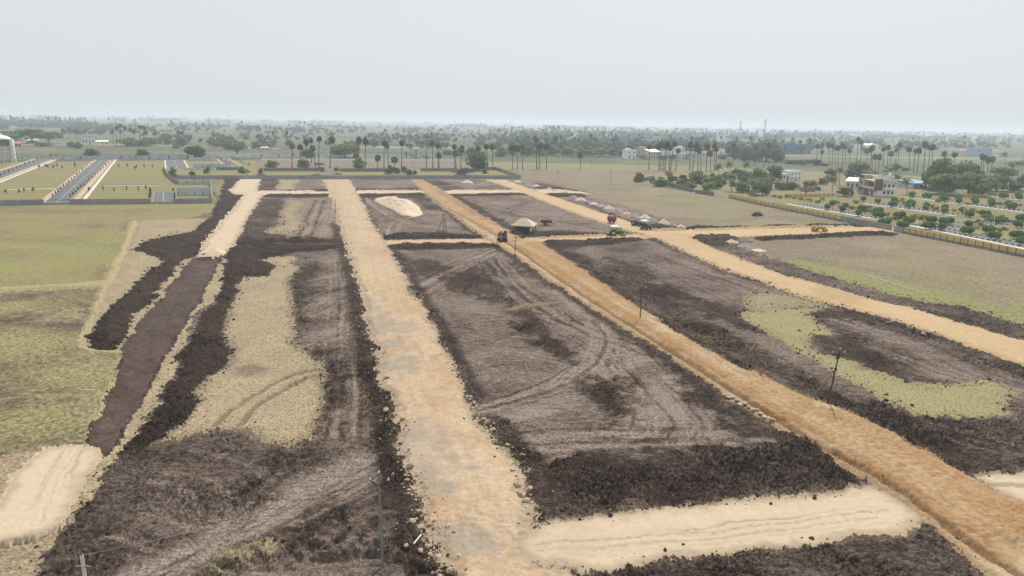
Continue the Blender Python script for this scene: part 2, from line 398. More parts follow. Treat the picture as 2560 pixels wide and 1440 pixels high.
OUTL = []
def px(P): return np.array([G(u, v) for u, v in P])
def near_poly(W, m, ax, ay):
    return np.nonzero((ax > W[:, 0].min() - m) & (ax < W[:, 0].max() + m) & (ay > W[:, 1].min() - m) & (ay < W[:, 1].max() + m))[0]
def region(name, label, cat, mat, P, w=0.5, t=0.0, h=0.0, edge=1.0, rg=0.05, warp=1.0, keep=None, same=None):
    """paint one piece of the setting onto the sheet; same = add to an existing piece"""
    W = px(P) if not isinstance(P, np.ndarray) else P
    ax = xn + (wx - xn) * warp; ay = yn + (wy - yn) * warp
    idx = near_poly(W, 3, ax, ay); ok = inside(ax[idx], ay[idx], W); idx = idx[ok]
    if same is None:
        REGS.append((name, label, cat, mat)); rid = len(REGS) - 1
    else: rid = same
    cls[idx] = rid; wear[idx] = w; tint[idx] = t; rough[idx] = rg
    OUTL.append((name, mat, W, warp, rid))
    if h or edge:
        bx, by = (xn + (wx0 - xn) * warp)[idx], (yn + (wy0 - yn) * warp)[idx]
        hgt[idx] = np.where(inside(bx, by, W), h * sstep(0, edge, dline(bx, by, W, True)), hgt[idx] * 0.0)
    return rid
def mask(P, w=None, rg=None, t=None, soft=1.5, only=None, amt=1.0, W=None, dh=0.0):
    """worked or dried part inside a plot, with a frayed edge"""
    W = px(P) if W is None else W
    idx = near_poly(W, soft + 3, wx0, wy0); s = inside(wx0[idx], wy0[idx], W); d = dline(wx0[idx], wy0[idx], W, True)
    sd = np.where(s, d, -d) + (fbm(xn[idx] * 0.5, yn[idx] * 0.5, 40, 3) - 0.5) * soft * 3
    k = sstep(-soft, soft, sd) * amt
    if only is not None: k = k * np.isin(cls[idx], only)
    if w is not None: wear[idx] += (w - wear[idx]) * k
    if rg is not None: rough[idx] += (rg - rough[idx]) * k
    if t is not None: tint[idx] += (t - tint[idx]) * k
    if dh: hgt[idx] += dh * k
def track(P, width, w=None, rg=None, t=None, dh=0.0, soft=0.5, only=None, amt=1.0, pair=0.0, dash=0.0):
    L = px(P) if not isinstance(P, np.ndarray) else P
    # smooth the line (Chaikin)
    for _ in range(2):
        if len(L) > 2:
            q_ = [L[0]]
            for a, b in zip(L[:-1], L[1:]): q_ += [a * 0.75 + b * 0.25, a * 0.25 + b * 0.75]
            L = np.array(q_ + [L[-1]])
    lines = [L]
    if pair:
        T = np.gradient(L, axis=0); N = np.stack([-T[:, 1], T[:, 0]], 1); N /= np.linalg.norm(N, axis=1, keepdims=True) + 1e-9
        lines = [L + N * pair / 2, L - N * pair / 2]
    jx = xn + (wx - xn) * 0.25; jy = yn + (wy - yn) * 0.25
    for L in lines:
        idx = near_poly(L, width + soft + 1, jx, jy)
        if not len(idx): continue
        d = dline(jx[idx], jy[idx], L)
        k = (1 - sstep(width / 2 - soft / 2, width / 2 + soft / 2, d)) * amt
        if dash: k = k * (0.45 + 0.55 * sstep(0.35, 0.6, vn(xn[idx] * dash, yn[idx] * dash, 77)))
        if only is not None: k = k * np.isin(cls[idx], only)
        if w is not None: wear[idx] += (w - wear[idx]) * k
        if rg is not None: rough[idx] += (rg - rough[idx]) * k
        if t is not None: tint[idx] += (t - tint[idx]) * k
        hgt[idx] += dh * k

# ---- fields round the site
region('field', 'scattered stubble margins around the near plots', 'field', 'stubble', [(-900, 780), (300, 700), (900, 640), (1300, 1900), (-2600, 1900)], w=0.3, rg=0.1)
DRYF = region('field', 'wide dry stubble field between the yellow panel wall and the building site', 'field', 'dry_field',
       [(1300, 448), (1240, 425), (1600, 425), (1790, 430), (1600, 455), (1660, 470), (1830, 495), (2100, 552), (2240, 580), (2560, 642), (2900, 720), (3200, 1000), (3000, 1250), (2560, 1250), (1500, 900)], w=0.45, rg=0.10)
region('field', 'brown dry field behind the grey boundary wall and the palm row', 'field', 'dry_field',
       [(640, 402), (1240, 404), (1600, 398), (1640, 424), (1240, 425), (640, 428)], w=0.55, rg=0.03)
region('field', 'pale fallow strip in front of the village houses', 'field', 'dry_field',
       [(1150, 392), (1560, 398), (1800, 398), (1800, 428), (1240, 425)], w=0.3, t=0.5, rg=0.02)
region('field', 'bright green crop field behind the palms near the low white farmhouse', 'field', 'green_crop',
       [(1790, 404), (1880, 403), (1935, 408), (2050, 416), (2060, 426), (1960, 432), (1860, 430), (1790, 425)], w=0.2, rg=0.03)
region('field', 'dull green field between the trees and the far road by the leaning palms', 'field', 'dry_field',
       [(2050, 395), (2400, 400), (2600, 410), (2600, 450), (2330, 440), (2060, 430)], w=0.35, t=0.45, rg=0.03)
region('field', 'brown orchard ground under the trees behind the broken black wall', 'field', 'dry_field',
       [(1590, 440), (1790, 428), (2060, 425), (2330, 440), (2700, 450), (2700, 500), (2300, 490), (2000, 492), (1822, 492), (1700, 470), (1600, 456)], w=0.4, t=0.4, rg=0.12)
LAY = region('layout_ground', 'grassy plots of the walled layout with clipped round trees', 'plots', 'pasture',
       [(1822, 494), (1960, 488), (2290, 488), (2700, 486), (2900, 700), (2560, 641), (2240, 580), (2100, 552)], w=0.45, t=0.12, rg=0.02, warp=0)
PAST = region('field', 'olive green pasture in front of the grey precast wall', 'field', 'pasture',
       [(-500, 500), (0, 510), (530, 507), (552, 452), (590, 450), (560, 520), (420, 560), (330, 552), (300, 625), (255, 712), (0, 728), (-700, 745)], w=0.2, t=0.25, rg=0.08)
ROUGH = region('field', 'rough brown and green pasture beside the sunken trench', 'field', 'rough_pasture',
       [(-900, 745), (0, 727), (255, 712), (240, 760), (190, 860), (205, 882), (318, 886), (275, 965), (230, 1060), (212, 1110), (110, 1122), (0, 1145), (-500, 1240), (-900, 1100)], w=0.4, t=0.0, rg=0.16)
STRAW = region('field', 'pale straw stubble margin along the black earth banks', 'field', 'stubble',
       [(330, 552), (560, 545), (620, 500), (660, 640), (700, 700), (600, 1100), (250, 1260), (130, 1320), (60, 1440), (-200, 1700), (-500, 1500), (-300, 1240), (0, 1140), (100, 1115), (215, 1105), (270, 970), (318, 886), (205, 880), (187, 858), (225, 790), (255, 712), (300, 620)], w=0.25, rg=0.10)
region('layout_ground', 'grassy building plots inside the grey walled layout by the water tower', 'plots', 'pasture',
       [(-400, 520), (0, 512), (528, 508), (527, 452), (440, 447), (1302, 447), (1240, 425), (640, 428), (640, 396), (-300, 396)], w=0.25, t=0.35, rg=0.02, warp=0)
mask([(0, 585), (120, 588), (240, 575), (200, 610), (90, 622), (0, 615)], w=0.75, soft=4, only=[PAST], amt=0.8)
mask([(200, 560), (250, 552), (270, 562), (230, 575)], w=0.8, soft=3, only=[PAST], amt=0.8)
mask([(150, 650), (250, 640), (240, 665), (140, 672)], t=0.8, soft=4, only=[PAST], amt=0.6)
mask([(0, 660), (120, 675), (110, 690), (0, 688)], t=0.9, soft=4, only=[PAST], amt=0.7)
mask([(100, 730), (250, 720), (235, 790), (180, 860), (200, 900), (130, 880), (120, 820), (190, 780), (60, 745)], w=1.15, soft=4, only=[ROUGH], amt=0.95)
mask([(0, 1000), (80, 960), (160, 1010), (120, 1080), (0, 1090)], w=1.0, soft=6, only=[ROUGH], amt=0.7)
mask([(30, 780), (120, 800), (100, 850), (20, 850)], w=0.95, soft=5, only=[ROUGH], amt=0.6)
mask([(0, 900), (100, 880), (220, 960), (190, 1080), (0, 1100)], t=0.2, w=0.55, soft=8, only=[ROUGH], amt=0.8)
mask([(0, 740), (90, 760), (160, 830), (90, 860), (0, 840)], t=0.5, w=0.3, soft=8, only=[ROUGH], amt=0.7)
track([(330, 552), (302, 620), (255, 700)], 5.0, w=0.75, t=0.3, soft=3, dash=0.3)
# field bunds: low grassed ridges
B = region('bund', 'pale grassy bund dividing the pastures beside the trench', 'bund', 'verge',
       [(-200, 736), (0, 721), (150, 714), (250, 706), (262, 690), (300, 620), (325, 555), (345, 553), (318, 625), (282, 700), (262, 722), (238, 790), (205, 850), (205, 868), (235, 878), (318, 880), (325, 895), (282, 975), (245, 1060), (222, 1115), (205, 1118), (228, 1050), (262, 970), (308, 893), (200, 888), (182, 865), (188, 848), (222, 790), (247, 723), (150, 723), (0, 731), (-200, 748)], w=0.0, h=0.5, edge=0.7, rg=0.12, warp=0.4)
# green patches right of the fourth road
DRY = [DRYF]
mask([(1930, 640), (2060, 665), (2140, 678), (2300, 715), (2450, 755), (2560, 790), (2700, 850), (2500, 800), (2300, 770), (2130, 705), (1980, 668)], t=0.9, w=0.2, soft=3, only=DRY)
mask([(2460, 790), (2560, 760), (2700, 780), (2700, 860), (2560, 830)], t=0.7, w=0.3, soft=3, only=DRY)
mask([(1590, 478), (1650, 475), (1680, 482), (1620, 490)], w=0.0, soft=2, only=DRY)
mask([(2130, 606), (2200, 604), (2270, 618), (2200, 626)], w=0.0, soft=2.0, only=DRY)
mask([(2060, 640), (2300, 640), (2560, 700), (2560, 760), (2300, 720)], t=0.45, soft=8, only=DRY, amt=0.6)
mask([(1500, 470), (1700, 500), (1900, 530), (1700, 540), (1560, 500)], t=0.25, w=0.2, soft=10, only=DRY, amt=0.6)
mask([(1750, 528), (1830, 528), (1850, 542), (1770, 545)], t=0.8, soft=3, only=DRY, amt=0.6)

mask([(1850, 492), (2060, 510), (2230, 545), (2420, 545), (2560, 560), (2560, 600), (2300, 566), (2100, 528), (1900, 500)], t=0.75, soft=3, only=[LAY], amt=0.8)
mask([(2240, 492), (2340, 495), (2480, 515), (2600, 530), (2400, 520), (2280, 502)], t=0.6, soft=3, only=[LAY], amt=0.7)
# ---- soil plots of the site
P_ = {}
BASE = region('site_ground', 'compacted earth margins between the roads and plots of the site', 'earth', 'soil', [(950, 600), (1640, 585), (1740, 585), (2300, 770), (2560, 850), (2900, 960), (3300, 1900), (900, 1900), (1000, 1100), (880, 640)], w=0.75, t=0.35, rg=0.1)
def plot(key, label, P, w=0.52, rg=0.10):
    P_[key] = region('soil_plot', label, 'soil plot', 'soil', P, w=w, rg=rg)
plot('F1', 'small black soil plot at the far wall beside the sand road', [(632, 448), (820, 447), (830, 480), (650, 481)])
plot('F2', 'grey brown soil plot at the far wall between the stony and red roads', [(876, 447), (1030, 447), (1060, 480), (886, 481)])
plot('F3', 'soil plot at the far wall with one sand heap on it', [(1045, 447), (1228, 447), (1300, 480), (1112, 481)])
plot('F4', 'thin soil strip at the far wall corner with small heaps', [(1262, 449), (1335, 451), (1370, 458), (1400, 466), (1480, 482), (1340, 482)])
plot('M1', 'black soil plot with a straw island between the sand and stony roads', [(640, 484), (830, 484), (850, 545), (866, 618), (570, 622), (600, 570)], w=0.6)
plot('M2', 'soil plot carrying the big elongated sand mound', [(884, 484), (1062, 482), (1112, 520), (1165, 560), (1222, 604), (950, 606), (925, 560), (902, 510)])
plot('M3', 'soil plot with the thatched hut standing on it', [(1105, 484), (1306, 484), (1405, 520), (1505, 556), (1600, 590), (1500, 594), (1310, 606), (1260, 570), (1185, 530)])
plot('M4', 'long soil strip carrying the row of sand and gravel heaps', [(1360, 484), (1430, 488), (1470, 490), (1530, 508), (1600, 528), (1680, 553), (1745, 575), (1720, 592), (1640, 584), (1530, 543)], w=0.55)
plot('N1', 'broad churned soil plot under the nearest concrete pole', [(560, 612), (870, 612), (890, 690), (915, 760), (935, 850), (950, 930), (985, 1020), (995, 1110), (1040, 1210), (1060, 1310), (1100, 1400), (1180, 1560), (1250, 1900), (-100, 1900), (60, 1440), (150, 1310), (240, 1245), (305, 1160), (400, 1000), (450, 900), (480, 800), (545, 740), (570, 680)], w=0.46, rg=0.16)
plot('N2', 'large grey brown soil plot criss-crossed by tyre tracks', [(960, 608), (1260, 612), (1300, 640), (1430, 735), (1600, 845), (1830, 998), (1960, 1085), (2060, 1140), (2175, 1212), (1900, 1262), (1400, 1312), (1300, 1330), (1290, 1200), (1200, 1040), (1120, 900), (1060, 770), (1000, 660)], w=0.50, rg=0.12)
plot('N3', 'long soil plot with a grass island between the murram and sandy roads', [(1350, 602), (1640, 594), (1800, 668), (2000, 738), (2200, 788), (2560, 908), (2900, 1010), (3000, 1400), (2560, 1260), (2300, 1120), (2130, 1032), (1900, 950), (1640, 800), (1480, 690)], w=0.46, rg=0.14)
plot('N4', 'tapering dark soil strip along the outer edge of the sandy road', [(1716, 590), (1800, 588), (1870, 600), (1840, 618), (1900, 640), (2000, 668), (2100, 702), (2200, 728), (2300, 756), (2270, 775), (2160, 748), (1960, 690), (1780, 622)], w=0.35, rg=0.28)
plot('N4b', 'dark soil patch at the verge of the sandy road near the grass', [(2275, 762), (2340, 760), (2400, 765), (2480, 792), (2560, 822), (2800, 880), (2800, 950), (2560, 855), (2400, 815), (2300, 785)], w=0.2, rg=0.3)
plot('S1', 'dark churned soil in front of the broad sand strip', [(1390, 1436), (1600, 1412), (1800, 1392), (2000, 1370), (2200, 1344), (2310, 1316), (2370, 1340), (2430, 1396), (2490, 1450), (2700, 1620), (2900, 1900), (1450, 1900)], w=0.22, rg=0.42)
soil_all = [v for v in P_.values()]

# ---- straw and grass islands left in the plots
region('grass_patch', 'pale stubble island beside the long black bank', 'grass patch', 'stubble',
       [(600, 692), (662, 690), (672, 672), (705, 662), (640, 652), (655, 645), (735, 640), (732, 662), (740, 682), (716, 692), (722, 740), (728, 775), (745, 842), (722, 856), (768, 880), (790, 912), (800, 940), (800, 985), (786, 1050), (776, 1085), (740, 1110), (682, 1108), (632, 1090), (600, 1080), (530, 1085), (470, 1100), (428, 1102), (440, 1062), (478, 1006), (512, 962), (540, 925), (572, 900), (576, 875), (560, 845), (552, 820), (570, 790), (590, 745)], w=0.22, rg=0.12, warp=0.9)
region('grass_patch', 'yellow green grass island beside the leaning iron pole', 'grass patch', 'stubble',
       [(1846, 782), (1930, 776), (2010, 772), (2070, 768), (2010, 788), (2040, 812), (2095, 832), (2020, 838), (2008, 854), (2056, 884), (2140, 906), (2210, 936), (2300, 962), (2400, 966), (2500, 958), (2548, 980), (2490, 1010), (2505, 1042), (2420, 1042), (2300, 1038), (2200, 1000), (2150, 968), (2060, 908), (1950, 850), (1885, 814)], w=0.2, t=0.65, rg=0.10, warp=1.0)
region('grass_patch', 'thin grassy band crossing towards the sandy road', 'grass patch', 'stubble',
       [(1850, 755), (1900, 735), (1980, 742), (2080, 756), (2060, 766), (1960, 772), (1880, 778)], w=0.55, t=0.25, rg=0.10, warp=1.2)
region('grass_patch', 'small straw island in the black plot by the far wall', 'grass patch', 'stubble',
       [(700, 449), (755, 449), (740, 458), (735, 470), (715, 476), (690, 474), (700, 462)], w=0.3, rg=0.08)
region('grass_patch', 'straw island in the black plot nearest the sand road', 'grass patch', 'stubble',
       [(722, 503), (752, 502), (758, 512), (742, 530), (752, 545), (760, 560), (742, 582), (712, 587), (668, 580), (700, 562), (708, 545), (705, 530), (718, 515)], w=0.4, rg=0.08)
region('grass_patch', 'straw clods left along the cut edge by the nearest pole', 'grass patch', 'stubble',
       [(505, 1415), (560, 1380), (640, 1362), (705, 1348), (690, 1372), (640, 1385), (560, 1402)], w=0.3, rg=0.25, warp=1.2)

mask([(585, 915), (620, 905), (655, 915), (660, 938), (600, 942)], t=0.0, w=1.0, soft=1.5, amt=0.8)
# ---- worked soil inside the plots
A = mask
A([(150, 1310), (330, 1112), (430, 1102), (530, 1088), (620, 1088), (680, 1112), (740, 1114), (790, 1082), (806, 980), (770, 880), (740, 850), (800, 850), (860, 890), (850, 1000), (845, 1090), (800, 1150), (700, 1190), (640, 1260), (560, 1330), (400, 1400), (300, 1460), (60, 1460)], w=0.14, rg=0.36, soft=2.5)
A([(300, 1180), (560, 1130), (700, 1180), (560, 1300), (330, 1350), (230, 1300)], w=0.30, rg=0.30, soft=3, amt=0.8)
A([(560, 1420), (700, 1330), (860, 1260), (880, 1300), (780, 1340), (700, 1360)], w=0.08, rg=0.36, soft=2)
A([(915, 800), (945, 900), (975, 1000), (995, 1070), (985, 1130), (1030, 1200), (1055, 1300), (1070, 1350), (1095, 1400), (1120, 1460), (1020, 1440), (985, 1360), (980, 1250), (985, 1170), (940, 1100), (930, 1000), (905, 900)], w=0.05, rg=0.40, soft=1.5)
A([(730, 690), (760, 640), (800, 660), (770, 740), (740, 840), (718, 760)], w=0.30, rg=0.22, soft=2)
A([(860, 620), (890, 700), (912, 760), (925, 840), (895, 830), (870, 720), (850, 650)], w=0.35, rg=0.15, soft=2)
A([(955, 620), (1010, 690), (1050, 770), (1090, 850), (1130, 930), (1170, 1000), (1150, 1000), (1100, 940), (1060, 850), (1010, 720)], w=0.05, rg=0.35, soft=1.0)
A([(1200, 1040), (1240, 1100), (1300, 1170), (1350, 1180), (1300, 1130), (1250, 1060)], w=0.1, rg=0.30, soft=1.5)
A([(1310, 1160), (1380, 1135), (1480, 1140), (1600, 1120), (1750, 1125), (1900, 1112), (1990, 1108), (2170, 1205), (2150, 1225), (1960, 1245), (1800, 1262), (1600, 1285), (1440, 1305), (1340, 1300), (1310, 1230)], w=0.08, rg=0.40, soft=2.0)
A([(1420, 960), (1500, 935), (1600, 960), (1640, 1010), (1600, 1050), (1500, 1020), (1440, 985)], w=0.22, rg=0.22, soft=3, amt=0.85)
A([(1660, 885), (1740, 925), (1830, 995), (1960, 1085), (1990, 1110), (1880, 1105), (1790, 1060), (1730, 990), (1670, 920)], w=0.12, rg=0.34, soft=2)
A([(1260, 745), (1310, 760), (1360, 830), (1440, 880), (1430, 905), (1370, 880), (1310, 830), (1240, 780)], w=0.18, rg=0.22, soft=3, amt=0.85)
A([(1100, 690), (1190, 660), (1290, 720), (1260, 760), (1150, 740)], w=0.30, rg=0.16, soft=4, amt=0.7)
A([(965, 625), (1060, 640), (1150, 690), (1100, 700), (1030, 690), (990, 670)], w=0.40, rg=0.15, soft=4, amt=0.7)
A([(1260, 620), (1330, 680), (1440, 752), (1540, 815), (1620, 870), (1600, 872), (1500, 815), (1400, 748), (1300, 680)], w=0.25, rg=0.2, soft=1.2)
# spoil heaped on the outer side of the murram road
A([(1350, 604), (1480, 605), (1440, 630), (1530, 660), (1640, 700), (1700, 760), (1800, 820), (1900, 870), (2010, 930), (2080, 990), (2160, 1000), (2300, 1040), (2480, 1050), (2560, 1040), (2900, 1000), (2900, 1300), (2560, 1250), (2300, 1120), (2130, 1032), (1900, 950), (1640, 800), (1480, 690), (1400, 640)], w=0.16, rg=0.40, soft=1.5)
A([(1560, 720), (1680, 790), (1800, 870), (1950, 950), (2060, 1000), (1980, 985), (1850, 905), (1700, 825), (1600, 765)], t=0.75, soft=1.0, amt=0.55)
A([(2050, 1080), (2300, 1100), (2440, 1170), (2300, 1130), (2150, 1090)], t=0.5, soft=1.5, amt=0.5)
A([(1640, 710), (1740, 740), (1830, 770), (1900, 800), (1960, 850), (1880, 830), (1760, 790)], w=0.15, rg=0.30, soft=2)
A([(1500, 615), (1640, 600), (1560, 640), (1640, 680), (1760, 690), (1700, 720), (1600, 690), (1500, 650)], w=0.35, rg=0.22, soft=3)
A([(1980, 782), (2060, 772), (2160, 778), (2250, 806), (2340, 840), (2460, 888), (2560, 918), (2560, 945), (2440, 910), (2330, 868), (2200, 820), (2110, 800), (2050, 800), (2120, 830)], w=0.05, rg=0.36, soft=1.5)
A([(2030, 840), (2120, 838), (2200, 880), (2330, 940), (2440, 965), (2380, 985), (2280, 975), (2160, 915), (2070, 885)], w=0.10, rg=0.32, soft=1.5)
A([(2480, 1010), (2560, 985), (2700, 1000), (2700, 1250), (2560, 1180), (2440, 1190), (2380, 1150), (2480, 1100)], w=0.18, rg=0.30, soft=2)
for q_ in ([(1130, 486), (1180, 505), (1240, 545), (1300, 570), (1340, 575), (1300, 590), (1250, 565), (1180, 530)], [(1400, 575), (1590, 588), (1500, 594), (1320, 600), (1330, 580)],
           [(1060, 450), (1120, 478), (1180, 478), (1130, 462), (1100, 450)], [(632, 448), (700, 449), (690, 478), (640, 480)], [(735, 478), (830, 474), (830, 482), (640, 482), (680, 476)],
           [(600, 570), (640, 500), (715, 495), (700, 540), (670, 580), (720, 590), (860, 595), (862, 615), (575, 620)], [(890, 486), (1050, 484), (1080, 500), (1110, 530), (1060, 520), (1030, 495), (910, 500), (940, 560), (925, 560)],
           [(1340, 456), (1470, 480), (1440, 484), (1340, 470)], [(1440, 495), (1520, 530), (1600, 560), (1740, 575), (1720, 592), (1640, 582), (1520, 540)], [(1060, 478), (886, 480), (880, 470), (1045, 470)]):
    A(q_, w=0.10, rg=0.30, soft=1.2, only=soil_all)
# roots of pale clay and straw in the banks of the fourth road
A([(1790, 600), (1840, 640), (1960, 690), (2100, 722), (2060, 722), (1930, 690), (1800, 640)], t=0.45, soft=1.0, amt=0.6)

# ---- tyre tracks and haul routes
T = track
T([(1000, 1140), (900, 1195), (780, 1250), (640, 1320), (520, 1380), (380, 1450), (200, 1560)], 5.2, w=0.95, rg=0.04, soft=2.5)
T([(990, 1130), (860, 1170), (760, 1210)], 4.0, w=0.85, rg=0.05, soft=3, amt=0.8)
T([(1180, 1040), (1300, 1010), (1400, 975), (1480, 920), (1560, 890), (1660, 885)], 7.0, w=1.0, rg=0.03, soft=3)
T([(1190, 1060), (1340, 1020), (1440, 990), (1530, 930), (1600, 860), (1650, 870)], 3.0, w=0.95, rg=0.03, soft=1, amt=0.8, pair=2.2)
T([(1470, 940), (1520, 860), (1500, 800), (1440, 760), (1400, 730)], 4.5, w=0.95, rg=0.04, soft=2, amt=0.8)
T([(1215, 636), (1235, 668), (1300, 725), (1380, 780), (1470, 828), (1560, 862), (1640, 885)], 0.9, w=0.12, rg=0.12, dh=-0.18, soft=0.5, pair=2.6, amt=0.9)
T([(1250, 620), (1150, 670), (1060, 720), (1020, 745)], 1.4, w=1.0, rg=0.03, dh=-0.10, soft=0.6, pair=2.6)
T([(1240, 622), (1140, 660), (1040, 700)], 1.0, w=0.2, rg=0.1, dh=-0.12, soft=0.5, pair=2.4, amt=0.8)
T([(1310, 1115), (1500, 1100), (1700, 1095), (1880, 1095)], 1.3, w=0.95, rg=0.03, soft=0.6, pair=3.0, amt=0.8)
T([(1300, 1155), (1420, 1120), (1600, 1075), (1740, 1060)], 1.0, w=0.95, rg=0.03, soft=0.5, pair=2.4, amt=0.7)
for k in range(9):
    T([(1560 + 18 * k, 1080 + 2 * k), (1560 + 19 * k, 1010), (1530 + 18 * k, 960 - 3 * k)], 1.3, w=0.95, rg=0.05, soft=0.7, amt=0.75)
for k in range(5):
    T([(1460 + 22 * k, 1000 + 18 * k), (1580 + 20 * k, 985 + 10 * k), (1640 + 14 * k, 940)], 0.7, w=0.9, soft=0.5, amt=0.55)
T([(870, 780), (866, 900), (868, 1000), (860, 1090)], 1.0, w=0.95, rg=0.04, soft=0.5, pair=2.4, dash=1.1)
T([(860, 700), (858, 640)], 1.0, w=0.9, rg=0.04, soft=0.5, pair=2.6, amt=0.7)
T([(740, 862), (830, 830), (930, 805)], 1.6, w=0.9, rg=0.04, soft=1.0, pair=2.6)
T([(790, 930), (860, 910), (930, 895)], 0.8, w=0.1, rg=0.1, dh=-0.15, soft=0.4, pair=2.6)
T([(568, 1062), (600, 1025), (660, 985), (740, 945), (800, 930)], 0.8, t=0.0, w=1.0, dh=-0.18, soft=0.4, pair=2.6)
for k in range(14):
    x0 = 740 + rng.uniform(0, 110); y0 = rng.uniform(680, 1060)
    T([(x0, y0), (x0 + rng.uniform(30, 70), y0 - rng.uniform(5, 25)), (x0 + rng.uniform(80, 140), y0 - rng.uniform(10, 40))], 0.7, w=0.9, soft=0.5, amt=0.6, only=soil_all)
for k in range(26):
    x0 = rng.uniform(1000, 1560); y0 = rng.uniform(640, 1040)
    T([(x0, y0), (x0 + rng.uniform(40, 110), y0 + rng.uniform(-28, 34)), (x0 + rng.uniform(90, 240), y0 + rng.uniform(-60, 70))], 0.6, w=rng.choice([0.15, 0.98]), soft=0.5, amt=0.55, only=[P_['N2']])
for k in range(18):
    x0 = rng.uniform(1640, 2300); y0 = 640 + (x0 - 1640) * 0.36 + rng.uniform(-10, 60)
    T([(x0, y0), (x0 + rng.uniform(40, 130), y0 + rng.uniform(0, 40)), (x0 + rng.uniform(120, 240), y0 + rng.uniform(20, 90))], 0.6, w=rng.choice([0.15, 0.98]), soft=0.5, amt=0.55, only=[P_['N3']])
T([(1790, 668), (1830, 690), (1900, 712), (1990, 745)], 0.8, w=0.1, dh=-0.12, soft=0.4, pair=2.4, only=[P_['N3']])
T([(1265, 532), (1290, 515), (1345, 498), (1375, 494)], 1.0, w=0.1, dh=-0.15, soft=0.5, pair=2.8)
T([(1255, 531), (1330, 548), (1400, 555), (1480, 560)], 1.0, w=0.1, dh=-0.12, soft=0.5, pair=2.8)
T([(905, 495), (925, 525), (945, 528), (990, 535)], 2.0, w=0.95, rg=0.03, soft=1, pair=4.0, amt=0.8)
T([(980, 590), (985, 560), (1010, 545), (1060, 530)], 1.2, w=0.95, rg=0.03, soft=0.8, pair=3.0, amt=0.8)
T([(745, 590), (790, 550), (800, 530)], 1.4, w=0.95, rg=0.03, soft=0.8, pair=3.0, amt=0.8)
T([(1280, 772), (1330, 760), (1370, 757)], 2.2, t=1.0, soft=1.2)
T([(2000, 640), (1940, 655), (2060, 690)], 0.6, w=0.2, soft=0.4, amt=0.5)
def fan(P, n, spread, only=None, lo=0.30, hi=0.65, amt=0.65):
    L0 = px(P); Tn = np.gradient(L0, axis=0); Nn = np.stack([-Tn[:, 1], Tn[:, 0]], 1); Nn /= np.linalg.norm(Nn, axis=1, keepdims=True) + 1e-9
    for k in range(n):
        o_ = rng.uniform(-spread / 2, spread / 2); L = L0 + Nn * (o_ + rng.normal(0, 0.5, (len(L0), 1)))
        track(L, rng.uniform(lo, hi), w=float(rng.choice([0.02, 0.08, 0.95, 1.0, 1.0])), soft=0.3, amt=amt * rng.uniform(0.6, 1.2), dh=-0.04, only=only, dash=float(rng.choice([0, 0.25, 0.6])))
N1_, N2_, N3_ = [P_['N1']], [P_['N2']], [P_['N3']]
fan([(1180, 1045), (1300, 1012), (1400, 975), (1480, 920), (1560, 890), (1670, 885)], 22, 8, N2_)
fan([(1240, 650), (1300, 735), (1390, 795), (1480, 845), (1560, 885), (1600, 930)], 16, 9, N2_)
fan([(1500, 800), (1535, 850), (1500, 920), (1400, 985), (1260, 1020)], 14, 6, N2_)
fan([(1250, 622), (1140, 672), (1030, 735)], 10, 9, N2_)
fan([(1080, 800), (1200, 780), (1330, 800), (1430, 860)], 12, 14, N2_, amt=0.45)
fan([(1140, 940), (1260, 900), (1400, 930)], 12, 14, N2_, amt=0.45)
fan([(1230, 1090), (1400, 1075), (1600, 1080), (1760, 1075), (1930, 1095)], 14, 7, N2_)
fan([(1440, 990), (1540, 990), (1600, 1030), (1580, 1080)], 12, 8, N2_)
fan([(1600, 930), (1650, 980), (1720, 1060), (1700, 1100)], 12, 7, N2_)
fan([(1350, 1150), (1420, 1200), (1440, 1290)], 8, 7, N2_, amt=0.3); fan([(1500, 1140), (1540, 1200), (1530, 1290)], 8, 7, N2_, amt=0.3); fan([(1700, 1130), (1760, 1190), (1740, 1250)], 8, 7, N2_, amt=0.3)
fan([(1000, 1140), (900, 1195), (780, 1250), (640, 1320), (520, 1380), (380, 1450)], 20, 8, N1_)
fan([(985, 1190), (880, 1240), (760, 1330), (700, 1360)], 12, 10, N1_, amt=0.5)
fan([(860, 640), (866, 760), (868, 900), (870, 1010), (860, 1100)], 16, 9, N1_)
fan([(740, 862), (830, 832), (930, 800)], 10, 6, N1_); fan([(760, 780), (840, 740), (900, 720)], 10, 8, N1_); fan([(740, 700), (820, 680), (880, 670)], 10, 8, N1_, amt=0.5)
fan([(420, 1170), (560, 1190), (600, 1290), (480, 1340), (330, 1300)], 14, 8, N1_, amt=0.35); fan([(700, 1180), (640, 1230), (560, 1310)], 10, 8, N1_, amt=0.4)
fan([(2100, 800), (2250, 850), (2420, 930), (2560, 985)], 18, 9, N3_); fan([(2200, 890), (2360, 950), (2560, 1000)], 12, 7, N3_, amt=0.5)
fan([(1640, 640), (1780, 690), (1900, 735), (2060, 760)], 16, 9, N3_); fan([(1560, 640), (1680, 690), (1820, 760)], 14, 10, N3_, amt=0.5); fan([(2300, 1070), (2420, 1100), (2560, 1130)], 8, 6, N3_, amt=0.4)
fan([(1180, 500), (1300, 530), (1420, 560), (1540, 580)], 12, 14, [P_['M3']], 0.4, 0.9); fan([(900, 500), (960, 550), (1060, 570), (1180, 590)], 12, 14, [P_['M2']], 0.4, 0.9); fan([(800, 500), (780, 560), (760, 600)], 10, 12, [P_['M1']], 0.4, 0.9)
